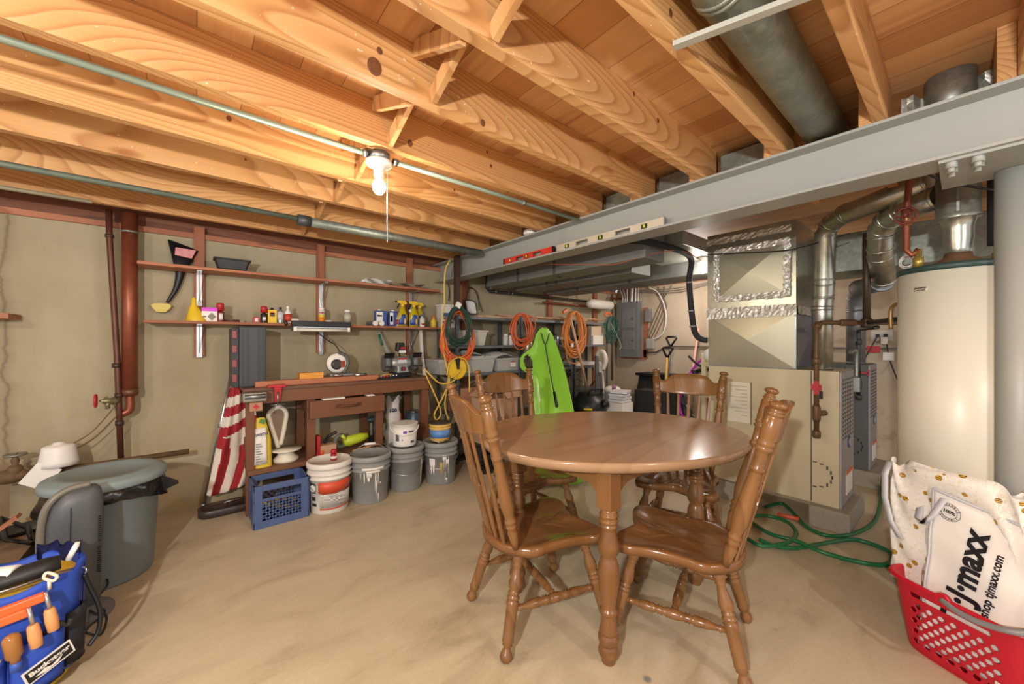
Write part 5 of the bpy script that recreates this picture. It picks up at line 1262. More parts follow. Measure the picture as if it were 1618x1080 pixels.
pts = [V(q.x-.045, 3.42, SZ+.10), V(c.x-.05, 3.42, c.z-.03), V(c.x-.06, 3.42, c.z+.05), V(c.x, 3.42, c.z+.095), V(c.x+.05, 3.42, c.z+.05), V(c.x+.045, 3.42, c.z-.04), V(q.x-.03, 3.42, SZ+.12)]
b.tube(pts, .017, 8); b.build('loop_arm', mat('DCD4BE', .4), t)
MB().prism([p+V(0, .0, 0) for p in pts], 0, (0, .008, 0)).build('loop_web', mat('7A6654', .5), t)
t = thing('reciprocating_saw', 'lime green and grey power saw on the lower bench shelf', 'power tool', P(560, 700, Y=3.38))
q = P(562, 694, Y=3.36)
MB().turn((q.x-.10, 3.36, SZ+.07), (q.x+.10, 3.36, SZ+.10), [(0, .03), (.2, .045), (.7, .04), (1, .025)], 14).build('motor_body', mat('B9CC2E', .4), t)
MB().tube([(q.x-.09, 3.36, SZ+.04), (q.x-.15, 3.35, SZ+.05), (q.x-.165, 3.35, SZ+.11), (q.x-.12, 3.355, SZ+.14), (q.x-.07, 3.36, SZ+.10)], .016).build('handle', mat('5E6056', .5), t)
MB().tube([(q.x-.12, 3.345, SZ+.14), (q.x-.08, 3.345, SZ+.09)], .014).build('green_grip', mat('B9CC2E', .4), t)
t = thing('cordless_drill', 'dark teal cordless drill standing under the bench drawer', 'drill', P(593, 700, Y=3.5))
q = P(592, 690, Y=3.5)
MB().box(q.x-.045, q.x+.045, 3.46, 3.54, SZ, SZ+.045).build('battery', M_black, t, bevel=.005)
MB().cyl((q.x, 3.5, SZ+.04), (q.x-.005, 3.5, SZ+.18), .019).build('grip', mat('26383A', .5), t)
MB().turn((q.x-.075, 3.49, SZ+.205), (q.x+.055, 3.51, SZ+.205), [(0, .015), (.2, .022), (.3, .032), (.9, .034), (1, .02)], 14).build('drill_head', mat('2E4446', .45), t)
o = MB().box(.76, .88, 3.30, 3.38, SZ, SZ+.085).build('cardboard_box', mat('C49A78', .7)); tag(o, 'small tan cardboard box on the lower bench shelf', 'box')
o = MB().tube([(.80, 3.34, SZ+.10), (.84, 3.37, SZ+.14), (.90, 3.36, SZ+.17)], .012).build('black_grip', M_black); tag(o, 'black handle sticking out above the tan box', 'tool')
o = MB().box(.735, .758, 3.29, 3.36, SZ, SZ+.17).build('red_box', M_red); tag(o, 'thin red and white carton beside the drawer leg', 'box')
o = MB().turn((.74, 3.32, SZ+.03), (.785, 3.30, SZ+.03), [(0, .02), (1, .02)], 12).build('orange_roll', M_orange); tag(o, 'small orange roll in front of the tan box', 'roll')
o = MB().cyl((1.00, 3.27, SZ+.012), (1.21, 3.265, SZ+.03), .006).build('wooden_dowel', M_lumber); tag(o, 'thin wooden stick lying on the lower bench shelf', 'stick')
t = thing('plaster_bag', 'crumpled white sack with blue number behind the small white tub', 'sack', (1.42, 3.46, .0))
q = P(624, 680, Y=3.50); rows = []
for j in range(14):
    s = j/13; hw = .085*(1-.30*s)+.01*math.sin(j*2.1); 
    rows.append([V(q.x-.01+hw*math.cos(g)*(1+.08*math.sin(3*g+j)), 3.52+.075*math.sin(g)*(1-.3*s), .001+.70*s+(.03*math.sin(4*g) if j == 13 else 0)) for g in [k*2*PI/20 for k in range(21)]])
MB().grid(rows).build('sack', mat('DDD8D0', .6, var=.1, scale=20), t)
text('100', .05, frame((q.x-.045, 3.437, .60), (1, 0, .0), (0, 0, 1)), mat('2A3A6A', .5), t, bold=.001)
MB().box(q.x+.03, q.x+.038, 3.442, 3.445, .42, .56).build('red_line', M_red, t)
q = P(651, 672, Y=3.60)
t = cont('paint_can', 'unlabelled metal paint can behind the sack under the bench', 'can', 0, 0, .19, .085, mat('4E5C6C', .4, .4), M_zinc, .012, 'can', z=.36, base=(q.x+.02, 3.60), capr=1.02)
o = MB().box(1.52, 1.625, 3.61, 3.72, 0, .359).build('storage_box', mat('4A342A', .6)); tag(o, 'brown box in the dark under the right side of the bench', 'box')
# ---------------------------------------------------------------- metal shelving along the wall beyond the beam
M_rack = mat('5C6266', .4, .4, .1)
def rack(x0, x1, zs, lab, ztop=1.52):
    t = thing('metal_shelving', lab, 'shelving', ((x0+x1)/2, 3.5, 0), 0, 'grey metal shelving units')
    y0, y1 = 3.30, 3.70
    for x in (x0, x1-.032):
        for y in (y0, y1-.032):
            b = MB(); xx = x if x == x0 else x
            if y == y0: b.box(xx, xx+.032, y, y+.003, 0, ztop)
            else: b.box(xx, xx+.032, y+.029, y+.032, 0, ztop)
            b.box(xx if x == x0 else xx+.029, xx+.003 if x == x0 else xx+.032, y, y+.032, 0, ztop)
            b.build('upright', M_rack, t)
            if y == y0:
                b = MB()
                for k in range(34): b.box(xx+.012, xx+.020, y-.0008, y, .04+k*.044, .052+k*.044)
                b.build('bolt_slots', M_black, t)
    for z in zs: MB().box(x0+.003, x1-.003, y0+.003, y1-.003, z-.028, z).build('shelf', mat('6E7478', .4, .3, .08), t, bevel=.002)
    b = MB()
    for z, zz in ((zs[1]-.03, zs[2]), (zs[2]-.03, zs[2]-.3)): b.bar((x0+.02, y1-.01, z), (x1-.02, y1-.01, zz), .016, .003).bar((x1-.02, y1-.012, z), (x0+.02, y1-.012, zz), .016, .003)
    b.bar((x0+.01, y0+.02, zs[2]-.03), (x0+.01, y1-.02, .5), .003, .016).bar((x1-.01, y0+.02, zs[2]-.03), (x1-.01, y1-.02, .5), .003, .016)
    b.build('cross_brace', M_black, t)
    return t
rack(2.02, 2.885, (1.51, 1.205, .915, .50, .12), 'grey metal shelving unit nearest the beam, holding clear bins')
rack(2.89, 3.80, (1.51, 1.205, .915, .50, .12), 'grey metal shelving unit behind the green sled')
rack(3.83, 4.56, (1.51, 1.205, .915, .58, .12), 'grey metal shelving unit at the far end near the corner')
z1 = 1.5105
# lumber on top
for k, (xa, xb, y, ya, h, lb) in enumerate(((2.30, 3.20, 3.36, .02, .0, 'shortest reddish batten at the near end'), (2.75, 4.45, 3.44, .06, .0, 'long flat plank lying lowest'), (2.85, 4.50, 3.52, -.02, .022, 'long plank second from the top'),
      (2.9, 4.2, 3.38, .05, .024, 'narrow strip nearest the front edge'), (2.75, 3.95, 3.58, .0, .044, 'topmost plank of the stack'), (3.6, 4.6, 3.40, .03, .046, 'short batten at the far end'))):
    o = MB().obox(((xa+xb)/2, y, z1+h+.010), (xb-xa, .065, .018), Matrix.Rotation(ya, 3, 'Z')).build('lumber_plank', (M_lumber, mat('C08C74', .6), M_lumber)[k % 3]); tag(o, 'wooden plank on top of the metal shelving, '+lb, 'plank', 'planks on the metal shelving')
o = MB().box(2.60, 2.70, 3.62, 3.69, z1, z1+.05).build('wood_block', mat('DBC07A', .6)); tag(o, 'small yellowish block on top of the shelving', 'block')
# mirror-like white panel hanging
t = thing('hand_mirror', 'white square with a dark frame propped on top of the shelving', 'frame', (2.45, 3.6, 1.52))
q = P(744, 485, Y=3.66); 
b = MB()
def rq(hw, hh, y): return [(q.x+hw*math.copysign(abs(math.cos(g))**.45, math.cos(g))+.03*(-math.sin(g)), y, q.z+hh*math.copysign(abs(math.sin(g))**.45, math.sin(g))) for g in [k*2*PI/28 for k in range(28)]]
MB().prism(rq(.075, .085, 3.655), 0, (0, .03, 0)).build('frame', M_dark, t); MB().prism(rq(.060, .070, 3.65), 0, (0, .008, 0)).build('panel', mat('E4E2DC', .3), t)
t = thing('white_pail', 'white printed tub beside the cord bundle at the end of the wall shelf', 'tub', (1.95, 3.6, zl))
q = P(706, 497, Y=3.60)
MB().box(q.x-.085, q.x+.10, 3.56, 3.68, zl+.001, zl+.235).build('tub', mat('DEDAD2', .45), t, bevel=.008)
MB().box(q.x-.09, q.x+.105, 3.555, 3.685, zl+.235, zl+.25).build('lid', M_white, t)
MB().box(q.x-.07, q.x+.02, 3.5575, 3.5595, zl+.12, zl+.16).box(q.x-.07, q.x+.05, 3.5575, 3.5595, zl+.05, zl+.07).build('blue_print', mat('3A5A88', .5), t)
# bins
def tub(name, lab, px0, px1, z, h, m, lidm=None, y0=3.31, y1=3.66, g=None, things=False, rim=True):
    a = P(px0, 540, Y=y0).x; b_ = P(px1, 540, Y=y0).x; t = thing(name, lab, 'bin', ((a+b_)/2, (y0+y1)/2, z), 0, g)
    b = MB(); ins = .025; th = .004
    lo = [(a+ins, y0+ins, z), (b_-ins, y0+ins, z), (b_-ins, y1-ins, z), (a+ins, y1-ins, z)]; hi = [(a, y0, z+h), (b_, y0, z+h), (b_, y1, z+h), (a, y1, z+h)]
    lo2 = [(x+(th if x < (a+b_)/2 else -th), y+(th if y < (y0+y1)/2 else -th), w_+th) for x, y, w_ in lo]; hi2 = [(x+(th if x < (a+b_)/2 else -th), y+(th if y < (y0+y1)/2 else -th), w_) for x, y, w_ in hi]
    b.add(lo+hi+lo2+hi2, [(3, 2, 1, 0), (0, 1, 5, 4), (1, 2, 6, 5), (2, 3, 7, 6), (3, 0, 4, 7), (8, 9, 10, 11), (8, 12, 13, 9), (9, 13, 14, 10), (10, 14, 15, 11), (11, 15, 12, 8), (4, 5, 13, 12), (5, 6, 14, 13), (6, 7, 15, 14), (7, 4, 12, 15)])
    b.build('bin_body', m, t)
    if rim: MB().box(a-.012, b_+.012, y0-.012, y0+.002, z+h-.018, z+h).box(a-.012, b_+.012, y1, y1+.012, z+h-.018, z+h).build('rim', m, t, bevel=.002)
    if lidm: MB().box(a-.01, b_+.01, y0-.01, y1+.01, z+h, z+h+.012).build('lid', lidm, t, bevel=.003)
    return t, a, b_
M_clr = mat('DDDED8', .2, var=.05, alpha=.42)
tub('storage_bin', 'opaque pale grey tub on the upper metal shelf', 743, 770, 1.206, .165, mat('CFCBBF', .45), y0=3.36)
t, a, b_ = tub('clear_bin', 'clear plastic bin at the left end of the middle metal shelf', 694, 732, .916, .14, M_clr, mat('C9C9C4', .4, alpha=.8), g='clear bins on the middle metal shelf')
for k in range(3): tag(MB().obox((a+.07+k*.09, 3.48, .99), (.05, .12, .09), Matrix.Rotation(.3*k, 3, 'Z')).build('small_parts', (M_green, mat('A08A6A', .6), M_gun)[k], bevel=.004), 'small item inside the leftmost clear bin, '+('left', 'middle', 'right')[k], 'item', 'items in the leftmost clear bin')
t, a, b_ = tub('clear_bin', 'clear plastic bin full of small items behind the yellow cord reel', 734, 783, .916, .165, M_clr, mat('D2D2CE', .4, alpha=.8), g='clear bins on the middle metal shelf')
cl = [M_green, mat('D9C49A', .6), M_dark, mat('B04A4A', .5), M_gun, mat('C24A6A', .5)]
for k in range(6): tag(MB().lathe((a+.06+k*(b_-a-.12)/5, 3.39+.05*(k % 2), .925), [(.025, 0), (.03, .02), (.03, .09), (.015, .12), (0, .125)], 12).build('small_bottle', cl[k]), 'small container inside the clear bin behind the cord reel, '+('leftmost', 'second', 'third', 'fourth', 'fifth', 'rightmost')[k], 'bottle', 'containers in the clear bin')
t, a, b_ = tub('clear_bin', 'clear plastic bin with a white and pink label left of the sled', 786, 829, .916, .145, M_clr, g='clear bins on the middle metal shelf')
MB().obox(((a+b_)/2+.03, 3.318, .99), (.075, .003, .06)).build('label', M_white, t); MB().obox(((a+b_)/2+.03, 3.316, 1.017), (.075, .003, .012)).build('label_band', mat('C22A52', .5), t)
for k in range(5): tag(MB().box(a+.05+k*.06, a+.09+k*.06, 3.37, 3.6, .922, 1.02+.01*(k % 2)).build('folded_item', (mat('8E8E86', .6), mat('A8685A', .6), mat('C9A06A', .6), mat('7C9A7A', .6), mat('B45A5A', .6))[k]), 'item inside the labelled clear bin, '+('leftmost', 'second', 'middle', 'fourth', 'rightmost')[k], 'item', 'items in the labelled clear bin')
rows = []
for j in range(7): rows.append([(2.14+.075*i+random.uniform(-.01, .01), 3.30+.055*j, 1.105+.028*math.sin(i*1.1+j)*.8-.004*i+.03*math.sin(j*1.2)) for i in range(10)])
o = MB().slab(rows, (0, 0, .006)).build('plastic_sheet', mat('C2C2BE', .35, alpha=.85)); tag(o, 'crumpled clear plastic sheeting draped over the bins', 'plastic sheet')
# items on the upper shelf of racks
def it(name, lab, cat, px, h, r, m, cap=None, z=1.2055, y=3.42, shape='can', label=None, g=None, caph=.03): return cont(name, lab, cat, px, y, h, r, m, cap, caph, shape, label, z=z, g=g)
G2 = 'cans and bottles on the upper metal shelf'
it('spray_can', 'white can left of the orange cord on the upper metal shelf', 'can', 799, .13, .032, mat('D8D6D0', .4), M_white, g=G2)
it('spray_can', 'second white can beside the first on the upper metal shelf', 'can', 807, .15, .026, mat('E2E0DA', .4), M_dark, g=G2, shape='spray')
it('spray_can', 'blue-capped spray bottle behind the orange cord', 'bottle', 813, .20, .022, mat('5A6AA0', .4), M_blue, g=G2, shape='bottle')
it('round_tin', 'red tin on the upper metal shelf right of the sled tip', 'tin', 868, .085, .045, mat('B89A8A', .4), M_red, g=G2)
it('metal_can', 'large silvery can on the upper metal shelf', 'can', 878, .12, .045, M_silver, M_zinc, g=G2, caph=.01)
it('round_jar', 'dark jar with white lid left of the orange-yellow cord', 'jar', 887, .10, .034, mat('4A4A40', .3), M_white, g=G2, shape='jar')
it('metal_can', 'small dark can behind the orange-yellow cord', 'can', 896, .09, .03, M_dark, M_zinc, g=G2, caph=.01)
o = MB().box(3.98, 4.10, 3.36, 3.5, 1.206, 1.33).build('tool_box', M_dark, bevel=.01); tag(o, 'black box with red top on the far upper metal shelf', 'box')
a = P(937, 540, Y=3.33).x; b_ = P(954, 540, Y=3.33).x
o = MB().box(a-.02, b_, 3.34, 3.6, 1.206, 1.46).build('carton', mat('CDB7A0', .7)); tag(o, 'pale cardboard carton at the far end of the upper metal shelf', 'box')
o = MB().box(a-.02, b_-.04, 3.312, 3.339, 1.206, 1.33).build('white_carton', M_white); tag(o, 'white carton in front of the pale cardboard one', 'box')
o = MB().box(3.86, 4.45, 3.33, 3.62, .917, .965).build('foam_slab', mat('D6D4CC', .6), bevel=.01); tag(o, 'white slab lying on the far middle metal shelf', 'slab')
t = thing('metal_carafe', 'tan metal jug hanging in the orange cord loop', 'jug', P(834, 545, Y=3.24))
q = P(834, 545, Y=3.25); MB().lathe((q.x, 3.25, q.z-.10), [(0, 0), (.045, .005), (.06, .05), (.055, .13), (.03, .19), (.028, .21)], 20).build('jug_body', mat('A39A7C', .35, .6), t)
for k, (x, h, lb) in enumerate(((2.25, .20, 'left'), (2.55, .24, 'right'))):
    pass
o = MB().box(2.10, 2.36, 3.34, 3.62, .501, .76).build('cardboard_box', mat('A87858', .7)); tag(o, 'brown cardboard box low on the near metal shelving', 'box')
o = MB().box(2.95, 3.50, 3.33, 3.62, .501, .74).build('cardboard_box', mat('8A7258', .7)); tag(o, 'wide brown box low behind the sled', 'box')
o = MB().box(4.0, 4.3, 3.4, 3.62, .121, .40).build('cardboard_box', mat('A0785A', .7)); tag(o, 'brown box at the bottom of the far metal shelving', 'box')
t = thing('open_carton', 'open tan cardboard carton behind the far left chair', 'box', (2.42, 2.45, 0))
MB().box(2.10, 2.46, 2.86, 3.14, 0.262, .70).build('carton_body', mat('B8957A', .7), t)
MB().obox((2.16, 3.0, .765), (.20, .28, .006), Matrix.Rotation(-.5, 3, 'Y')).build('flap', mat('C4A084', .7), t); MB().obox((2.40, 2.87, .74), (.20, .12, .006), Matrix.Rotation(.7, 3, 'X')).build('flap', mat('C4A084', .7), t)

# ---------------------------------------------------------------- hanging cords
def coil(name, lab, px, pyt, pyb, wpx, n, r, m, Y=3.24, jit=.12, sd=1, tail=None):
    random.seed(sd); c = P(px, (pyt+pyb)/2, Y=Y); tp = P(px, pyt, Y=Y); bt = P(px, pyb, Y=Y); H = (tp.z-bt.z)/2
    W = (P(px+wpx/2, (pyt+pyb)/2, Y=Y).x-P(px-wpx/2, (pyt+pyb)/2, Y=Y).x)/2
    t = thing(name, lab, 'cord', (c.x, Y, bt.z)); b = MB(); pts = []
    for k in range(n):
        w_ = W*random.uniform(1-jit*2.2, 1); h_ = H*random.uniform(1-jit*1.6, 1); ox = random.uniform(-.12, .12)*W; yy = Y-.05*k/n
        for j in range(10):
            g = PI/2+2*PI*j/10
            pts.append(V(c.x+ox+w_*math.cos(g)*(.75+.25*(1-math.sin(g))/2*2 if math.sin(g) < 0 else .75+.25*(1-math.sin(g))), yy+random.uniform(-.006, .006), tp.z-h_+h_*math.sin(g)))
    b.tube(pts, r, 7, sub=4); b.build('cord_loops', m, t)
    if tail: MB().tube([P(a, b2, Y=Y-.02) for a, b2 in tail], r, 7).build('cord_tail', m, t)
    return t
coil('extension_cord', 'orange cord coil hanging under the dark green one at the brown post', 721, 492, 575, 50, 9, .007, M_cord_o, 3.25, .09, 3, None)
t = coil('extension_cord', 'dark green cord coil hanging at the brown post', 723, 484, 548, 38, 12, .006, mat('234232', .5), 3.18, .12, 5)
MB().obox(P(724, 482, Y=3.14), (.05, .03, .05), Matrix.Rotation(.5, 3, 'Y')).build('plug', M_white, t)
t = coil('extension_cord', 'orange cord looped around the second upright left of the sled', 823, 495, 553, 34, 6, .007, M_cord_o, 3.22, .2, 8)
MB().tube([P(x, y, Y=3.2) for x, y in ((818, 497), (812, 520), (822, 545), (836, 530), (846, 515), (840, 500), (826, 497))], .007).build('loose_loop', M_cord_o, t)
t = coil('extension_cord', 'large orange-yellow cord coil with a long wooden handle passing through it', 906, 492, 566, 34, 16, .0075, mat('E08A42', .5), 3.22, .22, 11)
MB().tube([P(x, y, Y=3.2) for x, y in ((894, 555), (898, 570), (910, 574), (918, 568))], .0075).build('loose_loop', mat('E08A42', .5), t)
MB().obox(P(893, 491, Y=3.18), (.09, .03, .03), Matrix.Rotation(-.5, 3, 'Y')).build('orange_hook', M_orange, t)
MB().obox(P(904, 545, Y=3.15), (.03, .02, .05)).build('plug', M_white, t)
t = coil('string_light_bundle', 'tangled dark green string lights hanging from an orange hook near the corner', 964, 500, 551, 20, 14, .006, mat('2A5A4A', .5), 3.30, .35, 15)
MB().tube([P(x, y, Y=3.26) for x, y in ((958, 500), (956, 496), (962, 494), (966, 498))], .012).build('orange_hook', M_orange, t)
MB().tube([P(x, y, Y=3.26) for x, y in ((965, 510), (975, 530), (981, 545), (979, 552))], .005).build('loose_strand', mat('9AB0A0', .5), t)
t = thing('cord_reel', 'round yellow cord reel with a black slot hanging on the metal shelving', 'cord reel', P(722, 598, Y=3.22))
q = P(722, 582, Y=3.22)
MB().turn((q.x, 3.20, q.z), (q.x, 3.26, q.z), [(0, .09), (.05, .105), (.95, .105), (1, .09)], 30).build('reel', M_yellow, t)
MB().prism([(q.x-.035, 3.192, q.z+.10), (q.x+.022, 3.192, q.z+.10), (q.x+.012, 3.192, q.z-.005), (q.x-.012, 3.192, q.z-.005)], 0, (0, .007, 0)).build('black_slot', M_black, t)
MB().tube([q+V(-.01, -.035, .115), q+V(-.10, -.035, .06), q+V(-.13, -.03, -.06)], .0075).tube([q+V(.0, -.035, .115), q+V(.08, -.035, .08), q+V(.115, -.04, -.02), q+V(.12, -.04, -.24)], .0075).tube([q+V(.025, -.04, .01), q+V(-.02, -.05, -.04), q+V(-.10, -.05, -.08)], .0075).build('wound_cord', M_cord_y, t)
t = thing('extension_cord', 'long yellow cord hanging from the beam end and looping down beside the bench', 'cord', P(700, 660, Y=3.3))
MB().tube([P(x, y, Y=3.22) for x, y in ((711, 411), (704, 425), (702, 450), (702, 480), (699, 500), (698, 520), (702, 560), (707, 585), (710, 602), (702, 622), (692, 642), (686, 655), (690, 663), (696, 655), (694, 640), (682, 612), (672, 590))], .0075, 8).tube(
    [P(x, y, Y=3.20) for x, y in ((670, 582), (690, 602), (702, 606), (716, 602), (724, 592))], .0075, 8).tube([P(x, y, Y=3.24) for x, y in ((712, 560), (708, 600), (703, 640), (709, 663))], .0075, 8).build('cord', M_cord_y, t)
o = MB().tube([P(x, y, Y=3.7) for x, y in ((707, 425), (707, 440), (710, 460), (709, 475))], .007).build('black_cable', M_black); tag(o, 'black cable hanging below the beam end', 'cable')
t = thing('wire_hanger', 'dark wires hanging off a hook on the wall right of the brown post', 'wire', P(745, 478, Y=3.68))
MB().tube([P(x, y, Y=3.68) for x, y in ((741, 454), (738, 465), (734, 478))], .005).tube([P(x, y, Y=3.68) for x, y in ((742, 454), (750, 458), (758, 480), (762, 492))], .005).tube([P(x, y, Y=3.69) for x, y in ((742, 454), (754, 462), (757, 490))], .004).build('wires', mat('3A302A', .5), t)

# ---------------------------------------------------------------- green sled
t = thing('snow_sled', 'lime green plastic sled leaning upright against the shelving with a black pull rope', 'sled', (2.7, 2.7, 0))
M_sled = mat('96D444', .35, var=.06, scale=2)
bot = P(890, 765, Z=.02); topc = P(857, 530, Y=3.16)
ax = (topc-bot); Ls = ax.length; ax.normalize(); sx = V(.86, -.51, 0); sx = (sx-ax*sx.dot(ax)).normalized(); nr = sx.cross(ax).normalized()
if nr.y > 0: nr = -nr
HWT = [(0, .16), (.08, .19), (.3, .20), (.5, .195), (.65, .185), (.78, .165), (.88, .135), (.95, .10), (.985, .06), (1.0, .02)]
def hw(s):
    for (a, x), (b, y) in zip(HWT, HWT[1:]):
        if s <= b: return x+(y-x)*(s-a)/(b-a)
    return .02
def wing(s): return .125*math.exp(-((s-.76)/.085)**4)
NR = 90; NC = 48; rows = []
for i in range(NR+1):
    s = i/NR; r = []
    for k in range(NC+1):
        uu = -1+2*k/NC; w_ = hw(s); x = uu*w_-(wing(s)*max(0, -uu-.1)/.9)
        prof = .045*uu*uu+.016*math.exp(-(uu/.18)**2)-.012*math.exp(-((abs(uu)-.5)/.15)**2)+(-.05*wing(s)/.125*max(0, -uu-.5))
        r.append(bot+ax*(s*Ls)+sx*x+nr*(prof*min(1, (1-s)*6+.2)+.13*max(0, (s-.80)/.20)**2))
    rows.append(r)
b = MB(); n = NC+1; fs = []
for i in range(NR):
    for k in range(NC):
        s = (i+.5)/NR; uu = -1+2*(k+.5)/NC; w_ = hw(s); x = uu*w_-(wing(s)*max(0, -uu-.1)/.9)
        if ((s-.76)/.058)**2+((x+.200)/.050)**2 < 1: continue
        fs.append((i*n+k, i*n+k+1, (i+1)*n+k+1, (i+1)*n+k))
b.add([p for r in rows for p in r], fs, True); o = b.build('sled_shell', M_sled, t); sm = o.modifiers.new('thick', 'SOLIDIFY'); sm.thickness = .012
def onsled(s, u_, off=.03): return bot+ax*(s*Ls)+sx*(u_*hw(s))+nr*(off+.13*max(0, (s-.80)/.20)**2)
MB().tube([onsled(.955, -.5, .05), onsled(.885, -.02, .05), onsled(.955, .5, .05)], .006).tube([onsled(.885, -.02, .05), onsled(.80, .06, .04), onsled(.65, .10, .04), onsled(.52, .14, .04)], .006).build('rope', mat('2E3A2E', .7), t)
MB().cyl(onsled(.53, .14, .045), onsled(.43, .16, .045), .014).build('rope_grip', M_black, t)

# ---------------------------------------------------------------- far corner things
o = MB().cyl(P(901, 500, Y=3.12), P(931, 626, X=4.05), .015).build('broom_handle', mat('CFA27E', .5)); tag(o, 'long bare wooden pole leaning through the orange-yellow cord', 'pole')
t = thing('wet_vacuum', 'black tank vacuum on the floor in front of the shelving', 'vacuum', P(932, 700, Z=0))
q = P(932, 640, X=3.75); c = V(3.72, 2.98, 0)
MB().lathe(c, [(.20, .0), (.21, .05), (.215, .42)], 26).build('tank', M_black, t)
MB().lathe(c+V(0, 0, .42), [(.225, 0), (.225, .05), (.18, .12), (.13, .16), (.12, .20), (0, .21)], 26).build('motor_head', mat('1E2422', .4), t)
MB().tube([c+V(-.10, -.08, .60), c+V(-.10, -.12, .67), c+V(.06, -.16, .67), c+V(.06, -.12, .60)], .014).build('carry_handle', M_black, t)
g = facing(c); MB().arc(c, .2265, .435, .46, g-.25, g+.2, 6).build('yellow_label', M_yellow, t)
o = MB().turn(c+V(.0, -.20, .50), c+V(.06, -.24, .50), [(0, .045), (1, .045)], 14).build('hose_port', M_black, t)
t = thing('upright_vacuum', 'white upright vacuum with a curved handle in the corner', 'vacuum', P(946, 690, Z=0))
x_ = 4.18
pts = [P(x, y, X=x_) for x, y in ((953, 583), (957, 568), (953, 556), (946, 556), (943, 566), (944, 580))]
MB().tube(pts, .03, 10).build('handle', mat('DDD8CC', .4), t)
MB().tube([P(x, y, X=x_) for x, y in ((944, 575), (948, 600), (952, 640), (955, 672))], .055, 12).build('body_tube', mat('D8D4CA', .4), t)
MB().tube([P(x, y, X=x_-.08) for x, y in ((943, 562), (943, 610), (945, 660), (947, 690))], .028, 10).tube([P(x, y, X=x_-.1) for x, y in ((949, 588), (950, 620), (949, 665))], .022, 10).build('hose', mat('5A5A58', .5), t)
cc = P(968, 660, X=4.15); cc.z = .30
t = thing('storage_canister', 'grey canister with a white lid and printed label beside the upright vacuum', 'canister', (cc.x, cc.y, .30))
zt = P(968, 612, X=4.15).z
MB().lathe((cc.x, cc.y, 0), [(.095, .30), (.10, .32), (.10, zt-.05)], 24).build('canister', mat('A6A6A8', .4), t)
MB().lathe((cc.x, cc.y, zt-.05), [(.108, 0), (.108, .03), (.08, .06), (.03, .075), (0, .075)], 24).build('lid', M_white, t)
g = facing(cc); MB().arc((cc.x, cc.y, 0), .101, .50, zt-.16, g-.2, g+.6, 8).build('label', M_white, t)
MB().arc((cc.x, cc.y, 0), .103, .62, .70, g-.1, g+.4, 8).build('label_print', mat('8A5A7A', .5), t)
o = MB().box(cc.x-.12, cc.x+.14, cc.y-.12, cc.y+.12, 0, .299).build('white_crate', M_white); tag(o, 'white box on the floor under the grey canister', 'box')
q = P(979, 640, X=4.02)
for k in range(4):
    o = MB().obox((q.x+.02*(k % 2), q.y, .50+k*.036+.02), (.20, .20, .030), Matrix.Rotation(.1*k, 3, 'Z')).build('white_tray', mat('DEDEE2', .4), bevel=.003); tag(o, 'white flat tray stacked right of the canister, '+('lowest', 'second lowest', 'second highest', 'topmost')[k], 'tray', 'white trays stacked by the canister')
o = MB().box(q.x-.11, q.x+.12, q.y-.11, q.y+.11, 0, .50).build('white_bucket', M_white); tag(o, 'white block under the stacked trays', 'box')
# black tote leaning on the wall
t = thing('storage_tote', 'large black plastic tote standing on end against the far wall', 'tote', (5.05, 2.5, 0))
a = P(1012, 588, X=5.2); b_ = P(1074, 588, X=5.2); zt = a.z
y0, y1 = b_.y, a.y
b = MB(); v = [(5.15, y0, zt-.04), (5.15, y1, zt-.04), (5.0, y1+.05, .0), (5.0, y0-.0, .0), (5.42, y0, zt-.04), (5.42, y1, zt-.04), (5.42, y1+.05, 0), (5.42, y0, 0)]
b.add(v, [(0, 1, 2, 3), (5, 4, 7, 6), (1, 5, 6, 2), (4, 0, 3, 7), (4, 5, 1, 0), (3, 2, 6, 7)]); b.build('tote_body', mat('232427', .45), t, bevel=.02)
MB().box(5.10, 5.43, y0-.02, y1+.03, zt-.04, zt).build('rim', M_black, t, bevel=.008)
b = MB()
for f in (.12, .2, .34, .66, .8): yy = y0+(y1-y0)*f; b.bar((5.147, yy, zt-.1), (4.99, yy, .05), .018, .018)
b.build('ribs', M_dark, t)
def shovel(lab, px0, py0, px1, py1, X, sh, hd=M_black):
    t = thing('garden_tool', lab, 'garden tool', P(px1, py1, X=X))
    a = P(px0, py0, X=X); b_ = P(px1, py1, X=X); d = (b_-a).normalized(); s = V(0, 1, 0)
    MB().cyl(a+d*.13, b_, .016).build('shaft', sh, t)
    MB().tube([a+d*.14, a+s*.075+d*.01, a+s*.06, a-s*.06, a-s*.075+d*.01, a+d*.14], .014, 8, smooth_path=False).build('d_grip', hd, t)
shovel('tall black D-handled tool against the far wall', 1061, 532, 1046, 690, 4.95, M_gun)
shovel('shorter yellow and black D-handled tool beside the taller one', 1055, 549, 1047, 700, 4.85, mat('C9A24A', .4))
o = MB().cyl(P(1104, 518, X=5.3), P(1104, 518, X=5.3)+(P(1092, 600, X=5.1)-P(1104, 518, X=5.3))*2.0, .015).build('pink_pole', mat('D9A79A', .5)); tag(o, 'thin pinkish pole leaning on the far wall left of the plenum', 'pole')
